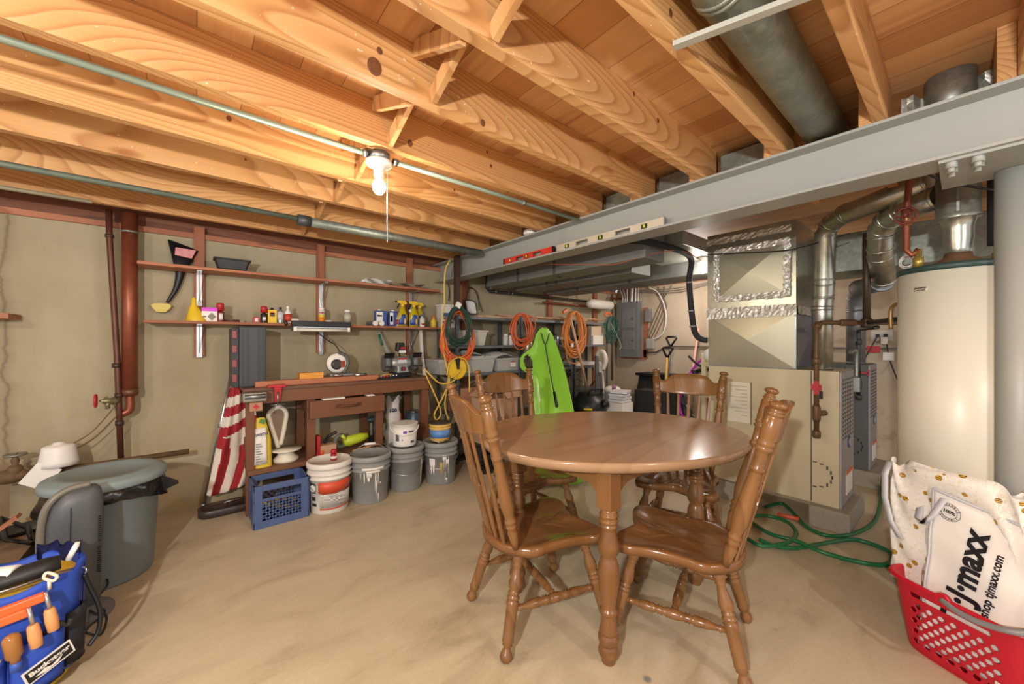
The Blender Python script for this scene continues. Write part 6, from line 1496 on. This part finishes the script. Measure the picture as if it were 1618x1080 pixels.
# bicycle behind the chair: wheel, magenta frame, black fork and crank
t = thing('bicycle', 'bicycle with a magenta frame leaning behind the furnace side', 'bicycle', P(1085, 700, Z=0))
c = P(1122, 628, X=4.5); b = MB(); Rw = .33
b.tube([c+V(.02*math.sin(g), Rw*math.cos(g), Rw*math.sin(g)) for g in [k*2*PI/32 for k in range(32)]], .022, 8, closed=True, sub=1); b.build('tyre', M_black, t)
b = MB(); b.tube([c+V(.0, (Rw-.03)*math.cos(g), (Rw-.03)*math.sin(g)) for g in [k*2*PI/32 for k in range(32)]], .008, 6, closed=True, sub=1)
for k in range(12): g = k*PI/6; b.cyl(c, c+V(0, (Rw-.03)*math.cos(g), (Rw-.03)*math.sin(g)), .0025, n=4)
b.build('spokes', M_silver, t)
MB().tube([P(x, y, X=4.42) for x, y in ((1120, 560), (1104, 572), (1090, 590), (1080, 610), (1074, 640), (1082, 665), (1096, 690))], .014, 8).build('magenta_frame', M_mag, t)
MB().tube([P(x, y, X=4.40) for x, y in ((1088, 562), (1098, 572), (1110, 580))], .014).tube([P(x, y, X=4.40) for x, y in ((1094, 585), (1108, 600), (1120, 612))], .018).build('handlebar', M_black, t)
b = MB()
for x, y in ((1083, 632), (1088, 650), (1092, 668)): q = P(x, y, X=4.38); b.turn(q, q+V(-.02, 0, 0), [(0, .05), (1, .05)], 16)
b.tube([P(x, y, X=4.36) for x, y in ((1082, 625), (1090, 650), (1086, 675))], .012); b.build('chain_set', M_gun, t)
o = MB().box(4.30, 4.36, P(1150, 600, X=4.30).y, P(1110, 600, X=4.30).y, 0, .66).build('grey_panel', mat('4A4A50', .5)); tag(o, 'dark panel standing behind the bicycle', 'panel')
# cream ladder-like frame
t = thing('step_ladder', 'cream wooden frame standing between the bicycle and the plenum', 'ladder', P(1120, 690, Z=0))
a = P(1112, 558, X=4.0); b_ = P(1124, 558, X=4.0); 
for y in (a.y, b_.y-.12): MB().box(3.99, 4.03, y-.022, y+.022, 0, a.z).build('rail', mat('D8CDA6', .5), t, bevel=.003)
for z in (a.z-.10, a.z-.42, a.z-.74): MB().box(3.985, 4.035, b_.y-.12, a.y, z-.03, z+.01).build('rung', mat('D8CDA6', .5), t, bevel=.003)
o = MB().ball(P(1120, 561, X=3.95), .05, sz=(.8, 1, 1.3)).build('white_helmet', M_white); tag(o, 'small white rounded object beside the plenum base', 'object')
# watering cans
for k, (px, lb) in enumerate(((1028, 'left'), (1050, 'right'))):
    c = P(px, 652, X=4.55); t = thing('watering_can', 'dark green watering can on the %s behind the table edge' % lb, 'watering can', (c.x, c.y, c.z-.18), 0, 'green watering cans')
    MB().lathe((c.x, c.y, c.z-.18), [(.08, 0), (.085, .02), (.085, .15), (.06, .19), (0, .2)], 18).build('can_body', mat('2A6A5A', .4), t)
    MB().tube([(c.x, c.y-.08, c.z-.02), (c.x, c.y-.05, c.z+.14), (c.x, c.y+.05, c.z+.14), (c.x, c.y+.08, c.z-.04)], .010).build('can_handle', M_black, t)
o = MB().box(4.42, 4.68, 2.30, 2.78, 0, .62).build('dark_chest', mat('26282A', .5)); tag(o, 'low dark chest under the watering cans', 'chest')

# ---------------------------------------------------------------- left foreground: trash can, heater, tool bucket
t = thing('trash_can', 'grey round trash can with black liner and flat lid', 'trash can', (-.367, 2.94, 0))
c = V(-.367, 2.94, 0); M_can = mat('7A8486', .45, var=.05, scale=3)
MB().lathe(c, [(.175, 0), (.182, .012), (.205, .44), (.215, .445), (.217, .475), (.21, .48), (.212, .51)], 48).build('can_body', M_can, t)
MB().lathe(c+V(.0, 0, .0), [(.232, .505), (.238, .51), (.24, .535), (.232, .55), (.215, .553), (.205, .562), (.17, .565), (.165, .560), (0, .560)], 48).build('lid', mat('7E8C8C', .45, var=.05), t)
rows = []
n = 60
for j in range(8):
    s = j/7; rows.append([c+V((.216+.016*math.sin(s*2.5)+.012*math.sin(k*1.9+j)*s+(.022*s if k % 7 == 3 else 0))*math.cos(2*PI*k/n), (.216+.016*math.sin(s*2.5)+.012*math.sin(k*1.9+j)*s)*math.sin(2*PI*k/n), .515-(.105+.035*math.sin(2*PI*k/n*2+1))*s) for k in range(n+1)])
MB().grid(rows).build('black_liner', mat('1C1B1A', .22), t)
q = c+V(.235, -.06, .46); MB().prism([q+V(-.03, 0, .05), q+V(.05, -.01, .0), q+V(.055, -.0, -.02), q+V(-.02, 0, -.05)], 0, V(0, .01, 0)).build('liner_corner', mat('1C1B1A', .22), t)
# tower heater
t = thing('tower_heater', 'dark grey tower heater leaning in front of the trash can', 'heater', (-.40, 2.55, 0))
c = V(-.425, 2.575, 0); to = V(-c.x, -c.y, 0).normalized(); rt = V(to.y*-1, to.x, 0)
if rt.x < 0: rt = -rt
M_h1 = mat('4C4E50', .45); M_h2 = mat('6E6A5E', .4)
def hp(s, r, w_, d_): return c+rt*(r*w_)+to*(d_)+V(0, 0, s)
rows = []
n = 24
for z, w_, d_, sh in ((.055, .075, .055, 0), (.07, .082, .06, 0), (.30, .088, .062, 0), (.46, .088, .062, .005), (.53, .080, .058, .012), (.57, .062, .046, .022), (.588, .040, .03, .03), (.592, .0, .0, .032)):
    rows.append([c+rt*(sh+w_*math.copysign(abs(math.cos(g))**.6, math.cos(g)))+to*(d_*math.copysign(abs(math.sin(g))**.7, math.sin(g)))+V(0, 0, z) for g in [k*2*PI/n for k in range(n+1)]])
MB().grid(rows).build('heater_body', M_h1, t)
b = MB()
pts = [c+rt*(-.083)+to*.03+V(0, 0, .06), c+rt*(-.093)+to*.03+V(0, 0, .30), c+rt*(-.090)+to*.03+V(0, 0, .46), c+rt*(-.070)+to*.03+V(0, 0, .545), c+rt*(-.02)+to*.02+V(0, 0, .590), c+rt*.05+to*.02+V(0, 0, .60)]
b.tube(pts, .014, 8); b.build('side_trim', M_h2, t)
b = MB()
for k in range(26):
    if 12 <= k <= 13: continue
    z = .20+k*.010; b.obox(c+rt*.073+to*.047+V(0, 0, z), (.022, .004, .004), Matrix.Rotation(math.atan2(rt.y, rt.x)-.75, 3, 'Z'))
b.build('side_vents', M_black, t)
b = MB(); b.tube([c+rt*-.01+to*.063+V(0, 0, .07), c+rt*-.01+to*.064+V(0, 0, .3), c+rt*-.008+to*.063+V(0, 0, .52)], .0015, 5); b.build('front_seam', M_black, t)
MB().lathe(c, [(.13, 0), (.13, .012), (.10, .035), (.06, .056), (0, .056)], 32).build('base', mat('6A6A6C', .35), t)
q = c+rt*.10+to*.05
o = MB()
t2 = thing('power_cord', 'black heater cord lying in loops on the floor beside the tool bucket', 'cord', P(150, 985, Z=.01))
pts = [P(x, y, Z=.012) for x, y in ((148, 930), (165, 925), (170, 937), (155, 948), (140, 965), (150, 985), (168, 985), (160, 1000), (135, 1012), (120, 1000), (138, 975), (160, 968), (165, 985), (140, 1003), (120, 1018))]
for i, p in enumerate(pts): p.z = .008+.05*abs(math.sin(i*.9))
MB().tube(pts, .0045, 7).build('cord', M_black, t2)
# clutter behind the tool bucket
o = MB().tube([P(x, y, Z=.28) for x, y in ((2, 818), (44, 832), (52, 858), (8, 852), (2, 818))], .012, 4, smooth_path=False).build('plastic_tray', M_black); tag(o, 'black plastic tray outline behind the tool bucket', 'tray')
a = P(20, 838, Z=.27); o = MB().obox(a, (.20, .16, .012), Matrix.Rotation(.3, 3, 'Z')).build('black_tray', mat('1E2022', .3)); tag(o, 'shiny black tray left of the heater', 'tray')
o = MB().box(-1.25, -.62, 2.62, 3.30, 0, .255).build('cardboard_box', mat('7E654A', .8, var=.3)); tag(o, 'brown cardboard box behind the tool bucket', 'box')
o = MB().obox(P(-4, 838, Z=.38), (.16, .06, .014), Matrix.Rotation(-.7, 3, 'Y')).build('wood_scrap', M_shelf); tag(o, 'reddish wood scrap poking in at the left edge', 'wood')
# bucket organiser
C0 = V(-.502, 2.205, 0); Rb = .155
t = thing('tool_bucket', 'yellow bucket wrapped in a blue pocketed tool organiser', 'tool bucket', C0)
C0 = V(-.502, 2.205, .0)
MB().lathe(C0, [(.128, 0), (.132, .006), (.15, .34), (.155, .345), (.155, .37)], 40).build('bucket', M_yellow, t)
g0 = facing(C0); M_org = mat('2A4FB8', .7, var=.12, scale=12)
rows = []
n = 48
for z, r in ((.045, .150), (.06, .158), (.30, .163), (.385, .166), (.405, .162), (.395, .150), (.30, .147)):
    rows.append([C0+V((r+.003*math.sin(k*1.3))*math.cos(2*PI*k/n), (r+.003*math.sin(k*1.3))*math.sin(2*PI*k/n), z+.008*math.sin(k*.8)) for k in range(n+1)])
MB().grid(rows).build('organiser_sleeve', M_org, t)
def pocket(a0, a1, z0, z1, bulge, m=None):
    rows = []
    for j in range(7):
        s = j/6; rows.append([C0+V((.160+bulge*math.sin(PI*k/12)**.5*(.6+.4*s))*math.cos(g0+a0+(a1-a0)*k/12), (.160+bulge*math.sin(PI*k/12)**.5*(.6+.4*s))*math.sin(g0+a0+(a1-a0)*k/12), z0+(z1-z0)*s+.012*s*math.sin(PI*k/12)) for k in range(13)])
    b = MB().grid(rows); o = b.build('pocket', m or M_org, t); q = o.modifiers.new('t', 'SOLIDIFY'); q.thickness = .003
    b = MB(); b.tube(rows[0], .003, 6, smooth_path=False); b.build('black_binding', M_black, t)
pocket(-.10, .72, .05, .22, .035); pocket(-.75, -.12, .05, .20, .035); pocket(.74, 1.25, .06, .25, .03, mat('1E2026', .7)); pocket(-1.5, -.78, .05, .21, .03)
def rad(a, r, z): return C0+V(r*math.cos(g0+a), r*math.sin(g0+a), z)
a = .36; M = frame(rad(a, .201, .135), (-math.sin(g0+a), math.cos(g0+a), .33), (0, 0, 1))
b = MB(); b.arc(C0, .198, .10, .165, g0+.06, g0+.66, 10)
lab_c = rad(.36, .2015, .135); X_ = V(-math.sin(g0+a), math.cos(g0+a), .30).normalized()
def lq(hw_, hh_, off): 
    Mx = frame(rad(a, off, .135), X_, (0, 0, 1)); return [Mx @ V(x, y, 0) for x, y in ((-hw_, -hh_), (hw_, -hh_), (hw_, hh_), (-hw_, hh_))]
nz = V(math.cos(g0+a), math.sin(g0+a), 0)
MB().prism(lq(.060, .026, .196), 0, nz*.004).build('label_border', M_white, t)
MB().prism(lq(.055, .021, .199), 0, nz*.002).build('label_field', M_black, t)
text('Bucketeer', .021, frame(rad(a, .2018, .141), X_, (0, 0, 1)), M_white, t, bold=.0007, sx=1.15)
MB().prism([frame(rad(a, .2012, .123), X_, (0, 0, 1)) @ V(x, y, 0) for x, y in ((-.035, 0), (-.01, .007), (.005, -.002), (.035, .008), (.02, -.006), (-.01, -.008))], 0, nz*.0012).build('label_emblem', M_white, t)
b = MB(); b.tube([rad(1.2, .170, .34), rad(1.3, .168, .37), rad(.9, .12, .395), rad(0, .13, .41), rad(-1.0, .17, .40)], .0035, 6); b.build('wire_bail', M_steel, t)
MB().tube([rad(1.22, .170, .35), rad(1.25, .182, .30), rad(1.25, .21, .20), rad(1.2, .21, .12), rad(1.1, .19, .08)], .008, 6).build('black_strap', M_black, t)
# tools in the pockets (things of their own)
def clampbar(lab, a, z, dr):
    t = thing('bar_clamp', lab, 'clamp', rad(a, .19, z-.1), 0, 'orange clamps on the tool bucket')
    p = rad(a, .205, z); q = rad(a-.9, .215, z-.03+dr)
    MB().bar(q, p, .022, .030, (0, 0, 1)).build('clamp_jaw', mat('E2622A', .45), t, bevel=.005)
    MB().cyl(p+V(0, 0, .012), p+V(.012, -.006, -.05), .006).build('screw', M_silver, t)
    MB().turn(p+V(.010, -.006, -.045), p+V(.022, -.012, -.125), [(0, .011), (.1, .014), (.5, .016), (.95, .014), (1, .006)], 14).build('wooden_grip', mat('D99A62', .4), t)
clampbar('orange bar clamp with wooden grip, the higher of the two on the tool bucket', .30, .375, .01)
clampbar('orange bar clamp with wooden grip, the lower of the two on the tool bucket', .12, .345, .0)
t = thing('screwdriver', 'screwdriver with an amber handle in the front pocket', 'screwdriver', rad(.0, .18, .2), 0)
p = rad(.0, .205, .205); MB().turn(p+V(0, 0, -.02), p+V(-.012, 0, .085), [(0, .013), (.2, .012), (.3, .020), (.85, .021), (.95, .016), (1, .006)], 14).build('grip', mat('A8743A', .15, alpha=.85), t)
MB().cyl(p+V(0, 0, -.04), p+V(0, 0, -.01), .014).build('blue_collar', M_blue, t)
p = rad(-.35, .195, .19); o = MB().turn(p, p+V(0, 0, .075), [(0, .016), (.3, .02), (.9, .02), (1, .012)], 14).build('chisel', M_black); tag(o, 'thick black handled tool in the left front pocket', 'tool')
p = rad(-.25, .205, .15); o = MB().tube([p, p+V(.01, 0, .04), p+V(.02, 0, .07)], .005).build('pliers', M_silver); tag(o, 'silver pliers leaning in the left front pocket', 'pliers')
p = rad(.5, .19, .235); o = MB().tube([p+V(-.03, 0, -.01), p+V(0, 0, .015), p+V(.02, .0, .0), p+V(.03, 0, .02)], .008).build('pliers', M_dark); tag(o, 'dark pliers heads in the right front pocket', 'pliers')
p = rad(.45, .09, .42)
o = MB().turn(p+V(-.12, -.02, .0), p+V(.06, .01, .015), [(0, .025), (.1, .038), (.8, .040), (1, .032)], 14, sy=.75).build('rubber_mallet', mat('1C1B1A', .55)); tag(o, 'black rubber mallet head lying on top of the tool bucket', 'mallet')
p = rad(.42, .172, .405); o = MB().tube([p+V(-.012, 0, .02), p+V(-.004, 0, .032), p+V(.018, 0, .012), p+V(.010, 0, -.002), p+V(-.008, 0, .012), p+V(-.012, 0, .02)], .005).tube([p+V(0, .004, .0), p+V(0, .004, -.03)], .005).build('white_hook', mat('E6DAC4', .4)); tag(o, 'white rubber coated hook on the bucket rim', 'hook')
p = rad(1.0, .14, .43); o = MB().cyl(p, p+V(.022, 0, .05), .009).cyl(p+V(.022, 0, .05), p+V(.024, 0, .058), .007).build('caulk_tip', M_white); tag(o, 'small white handled tool at the right of the tool bucket', 'tool')
p = rad(-.5, .06, .43); o = MB().turn(p+V(-.09, .03, 0), p+V(.035, -.02, .0), [(0, .03), (.02, .036), (.98, .036), (1, .03)], 18).build('tape_roll', M_white); tag(o, 'white roll lying in the top of the tool bucket', 'roll')
rows = [[rad(1.6+1.2*k/10, .15+.01*math.sin(k), .38+z+.01*math.sin(k*2)) for k in range(11)] for z in (0, .03, .06)]
o = MB().slab(rows, (0, 0, .004)).build('pouch', mat('232B66', .7)); tag(o, 'navy cloth pouch at the back of the tool bucket', 'pouch')
p = rad(-1.9, .16, .42); o = MB().obox(p, (.04, .03, .12)).build('yellow_tool', M_yellow); tag(o, 'yellow tool at the back left of the tool bucket', 'tool')

# ---------------------------------------------------------------- right foreground: basket and bags
cL = V(2.25, .165, 0); cR = V(2.10, -.13, 0)        # floor ends of the basket's near side
u = (cR-cL).normalized(); Lb = (cR-cL).length; nb = V(-u.y, u.x, 0)
if nb.x < 0: nb = -nb
mid = (cL+cR)/2
M_bsk = mat('B8142A', .35, var=.04)
t = thing('shopping_basket', 'red plastic basket with round holes and a grey handle', 'basket', mid+nb*.11)
def bk(s, d_, z, off=0):                             # s -1..1 along, d 0..1 depth, flare with height
    fl = .03*z/.28
    return mid+u*(s*(Lb/2+fl))+nb*((d_*.24)-(fl if d_ < .5 else -fl)+off)+V(0, 0, z)
HB = .285; BD = .085
def outline(z, off=0, n=60):
    fl = .035*z/.28+off; q = []; a, b_ = Lb/2+fl, BD+fl
    for k in range(720):
        g = 2*PI*k/720; e = .42; q.append((a*math.copysign(abs(math.cos(g))**e, math.cos(g)), b_*math.copysign(abs(math.sin(g))**e, math.sin(g))))
    L = [0]
    for k in range(720): L.append(L[-1]+math.dist(q[k], q[(k+1) % 720]))
    r = []; j = 0
    for k in range(n):
        tt = L[-1]*k/n
        while L[j+1] < tt: j += 1
        f = (tt-L[j])/max(1e-9, L[j+1]-L[j]); p, p2 = q[j], q[(j+1) % 720]
        r.append(mid+nb*BD+u*(p[0]+(p2[0]-p[0])*f)+nb*(p[1]+(p2[1]-p[1])*f)+V(0, 0, z))
    return r
# wall with punched holes on the near side: built as a fine grid with hole faces left out
n = 400; m = 90; b = MB(); vs = []; 
import itertools
for j in range(m+1): vs += outline(.012+(HB-.012)*j/m, 0, n)
holes = []
for i in range(7):
    for j in range(9): holes.append((-.72+.21*i+(.105 if j % 2 else 0), .045+j*.0215))
fs = []
for j in range(m):
    z = .012+(HB-.012)*(j+.5)/m
    for k in range(n):
        p = (vs[j*n+k]+vs[(j+1)*n+(k+1) % n])/2; rel = p-(mid+nb*BD); s = rel.dot(u)/(Lb/2); dn_ = rel.dot(nb)
        cut = False
        if dn_ < -.05 and abs(s) < .80:
            for hs, hz in holes:
                if hz < .215-.0*hs and ((s-hs)*Lb/2)**2+(z-hz)**2 < .0100**2: cut = True; break
            if abs(s+.08) < .68 and .228 < z < .246: cut = True
        if abs(s) > .97 and abs(dn_) < .06:
            for q_ in range(5):
                if (z-.05-.042*q_)**2+((dn_ % .05)-.025)**2 < .010**2: cut = True; break
        if not cut: fs.append((j*n+k, j*n+(k+1) % n, (j+1)*n+(k+1) % n, (j+1)*n+k))
b.add(vs, fs, True); o = b.build('basket_wall', M_bsk, t); q = o.modifiers.new('t', 'SOLIDIFY'); q.thickness = .003
lo = outline(.0, -.002, 60); MB().add(lo+outline(.014, 0, 60), [tuple(range(60))[::-1], tuple(range(60, 120))]+[(k, (k+1) % 60, 60+(k+1) % 60, 60+k) for k in range(60)]).build('basket_floor', M_bsk, t)
b = MB(); b.tube(outline(HB, .008, 60), .010, 8, closed=True, smooth_path=False); b.build('rim', M_bsk, t)
b = MB(); pf = outline(HB, .012, 60)
h0 = mid+nb*(-.045)+u*(-.01)+V(0, 0, HB+.005)
MB().turn(h0, h0-nb*.02, [(0, .022), (1, .022)], 18).build('handle_hub', M_bsk, t)
MB().tube([h0-nb*.015, h0-nb*.035+u*.05+V(0, 0, -.004), h0-nb*.045+u*.12+V(0, 0, .004), h0-nb*.03+u*.20+V(0, 0, .03), h0+nb*.10+u*.24+V(0, 0, .04), h0+nb*.24+u*.20+V(0, 0, .02)], .010, 10).build('carry_handle', mat('7E7E80', .45), t)
sgp = bk(.72, 0, .06)-nb*.004
MB().prism([sgp+u*x+V(0, 0, z) for x, z in ((-.022, -.018), (.022, -.018), (.022, .018), (-.022, .018))], 0, -nb*.002).build('sticker', mat('D8CDB4', .5), t)
# bee patterned bag behind and the white store bag in front
def bag(name, lab, cat, s0, s1, d0, d1, z0, zt, tiltx, m, jit=.008, front=None, topj=.02, sd=2, notch=None, shear=0):
    random.seed(sd); t = thing(name, lab, cat, mid+nb*((d0+d1)/2)+V(0, 0, z0))
    NR, NC = 16, 48; rows = []
    for j in range(NR+1):
        f = j/NR; r = []
        for k in range(NC+1):
            g = 2*PI*k/NC; e = .35; x = math.copysign(abs(math.cos(g))**e, math.cos(g)); y = math.copysign(abs(math.sin(g))**e, math.sin(g))
            hs = (s1-s0)/2; hd = (d1-d0)/2*(1-.65*f)
            z = z0+(zt-z0)*f+(topj*math.sin(k*.55)*f)
            p = mid+u*((s0+s1)/2+x*hs+shear*f)+nb*((d0+d1)/2+y*hd-tiltx*f+jit*math.sin(k*.9+j*1.1)*(.4+f)+random.uniform(-jit, jit)*.25)+V(0, 0, z)
            r.append(p)
        rows.append(r)
    o = MB().grid(rows).build('bag_body', m, t); s = o.modifiers.new('t', 'SOLIDIFY'); s.thickness = .002
    return t
def beemat():
    N = NT('bee_print_fabric'); mp = N.coord(rnd=False)
    v = N.n('TexVoronoi', i_Scale=20); N.l(mp, v); r = N.ramp(v, [(0, 1.0), (.2, 1.0), (.24, 0.0)])
    wv = N.n('TexWave', i_Scale=55, wave_type='BANDS', bands_direction='Z'); N.l(mp, wv); st = N.ramp(wv, [(.45, '4A3218'), (.55, 'D9AE3A')])
    n2 = N.noise(mp, 16, 2, .5, 2.5); fl = N.ramp(n2, [(.485, 0.0), (.5, .75), (.515, 0.0)])
    m = N.mix(fl, 'E4E2DA', 'CDAA5A'); m = N.mix(r, m, st); N.out(m); N.b.inputs['Roughness'].default_value = .4
    N.bump(N.noise(mp, 12, 3), .35, .01); return N.m
M_bee = beemat(); M_bagw = mat('ECE9E2', .35, var=.03, scale=14, bump=.25); M_trim = mat('C2C4CA', .5)
t = bag('tote_bag', 'bee patterned shopping bag in the back of the red basket', 'bag', -.255, .13, .06, .15, .22, .72, .01, M_bee, .010, sd=4)
b = MB(); qq = [mid+u*s_+nb*d_+V(0, 0, z_) for s_, d_, z_ in ((-.262, .09, .715), (-.268, .07, .66), (-.262, .06, .56), (-.235, .05, .47), (-.20, .05, .41))]
b.slab([[p+u*(.012*w_)+nb*(-.004) for w_ in (-1, 1)] for p in qq], tuple(-nb*.003)); b.build('side_trim', M_trim, t)
t = thing('store_bag', 'white reusable store bag with big black lettering standing in the red basket', 'bag', mid+nb*.06+V(0, 0, .05))
NR, NC = 18, 22
def fp(f, k, off=0):                                  # front face of the store bag, f height 0..1, k across 0..1
    s = -.115+.265*k+.012*f-.02*(1-k)*0; z = .16+(.655-.16)*f-.055*k*f
    return mid+u*s+nb*(.02+.055*f+off+.006*math.sin(k*5+f*4)+.003*math.sin(f*17+k*3))+V(0, 0, z)
rows = [[fp(j/NR*1.25-.25, k/NC) for k in range(NC+1)] for j in range(NR+1)]
MB().slab(rows, tuple(nb*.003)).build('front_face', M_bagw, t)
rows = [[fp(j/NR, k/NC)+nb*(.10*(1-.55*j/NR)) for k in range(NC+1)] for j in range(NR+1)]
MB().slab(rows, tuple(nb*.003)).build('back_face', M_bee, t)
for kk in (0, 1):
    rows = [[fp(j/NR, kk)+nb*(.10*(1-.55*j/NR)*i/8)+u*((.03 if kk else -.035)*math.sin(PI*i/8)) for i in range(9)] for j in range(NR+1)]
    MB().slab(rows, tuple(u*(.002))).build('side_gusset', M_bee, t)
b = MB()
for kk in (.0, 1.0): b.tube([fp(j/10, kk, -.004) for j in range(11)], .004, 6)
b.tube([fp(1, k/8, -.003)+V(0, 0, .003) for k in range(9)], .005, 6); b.build('edge_binding', M_trim, t)
hp0 = fp(1, .10, -.002); b = MB()
rows = [[p+u*(w_*.024)+V(0, 0, w_*.004) for w_ in (-.5, .5)] for p in [fp(.97, .14, -.006), fp(.80, .04, -.012)+nb*-.008, fp(.70, -.06, -.02), fp(.72, -.14, -.01), fp(.86, -.17, .01), fp(.98, -.12, .03), fp(1.04, .02, .04)]]
b.slab(rows, tuple(-nb*.003)); b.build('strap', M_trim, t)
# lettering runs up the bag, slightly tilted
o_ = fp(.47, .52, -.010); ydir = (fp(.5, .9)-fp(.5, .3)); xdir = (fp(.9, .50)-fp(.2, .42))
Mt = frame(fp(.42, .47, -.008), xdir+u*.035, -ydir*1.0)
# local x = up the bag, local y = toward the left
def btext(s_, size, k, f, sx=1, bold=0):
    nrm = -nb; x = (xdir+u*.01).normalized(); y = -u
    y = (y-x*y.dot(x)).normalized(); z = x.cross(y)
    if z.dot(nrm) < 0: y = -y
    return text(s_, size, frame(fp(f, k, -.009), x, y), M_black, t, bold=bold, sx=sx)
btext('T·J·maxx', .098, .44, .46, 1.0, .0035)
btext('shop tjmaxx.com', .034, .69, .48, 1.0, .0008)
c = fp(.88, .20, -.008); xx = (fp(.88, .4)-fp(.88, .1)).normalized(); 
Mq = frame(c, xx, (0, 0, 1))
b = MB()
for r_ in (.034, .024): b.tube([Mq @ V(r_*math.cos(g), r_*math.sin(g), 0) for g in [k*PI/16 for k in range(32)]], .0008, 5, closed=True, smooth_path=False)
b.build('stamp_ring', M_gun, t)
text('100%', .017, frame(c+V(0, 0, 0), xx, (0, 0, 1)), M_black, t, bold=.0004)
for wd, s0_ in (('REUSABLE', 1), ('REUSABLE', -1)):
    for i, chh in enumerate(wd):
        g = PI/2-(i-3.5)*.30 if s0_ > 0 else -PI/2+(i-3.5)*.30
        p = Mq @ V(.0285*math.cos(g), .0285*math.sin(g), 0); rot = g-PI/2 if s0_ > 0 else g+PI/2
        text(chh, .009, frame(p, Mq.to_3x3() @ V(math.cos(rot), math.sin(rot), 0), Mq.to_3x3() @ V(-math.sin(rot), math.cos(rot), 0)), M_gun, t, name='stamp_letter')
text('R', .010, frame(fp(.80, .56, -.009), xx, (0, 0, 1)), M_gun, t, name='stamp_letter')
# green garden hose on the floor
t = thing('garden_hose', 'green garden hose coiled on the floor beside the cream furnace', 'hose', P(1330, 870, Z=0))
def fl(x, y, z=.014): return P(x, y, Z=z)
pts = [fl(1210, 800), fl(1235, 795), fl(1255, 812), fl(1275, 832), fl(1310, 846), fl(1350, 842), fl(1380, 825), fl(1390, 800), fl(1393, 775), fl(1394, 762, .10), fl(1396, 750, .18)]
pts2 = [fl(1200, 852), fl(1225, 862), fl(1260, 865), fl(1300, 858), fl(1350, 852), (fl(1400, 868)), fl(1411, 882), fl(1395, 892), fl(1350, 886), fl(1300, 872, .03), fl(1260, 855, .035), fl(1215, 842, .03), fl(1190, 826)]
pts3 = [fl(1185, 815, .03), fl(1215, 815, .03), fl(1245, 825, .035), fl(1258, 842, .035), fl(1245, 856, .035), fl(1205, 862, .03), fl(1180, 850, .03)]
MB().tube(pts, .012, 10).tube(pts2, .012, 10).tube(pts3, .012, 10).build('hose', mat('1E6A3E', .35), t)
MB().cyl(fl(1228, 812, .02), fl(1263, 820, .02), .014).build('orange_nozzle', mat('C25A3A', .4), t)
# green felt scraps under two leg feet
for k, (px, py, lb) in enumerate(((964, 1046, 'table leg'), (979, 1040, 'front leg of the near right chair'))):
    q = P(px, py, Z=0)
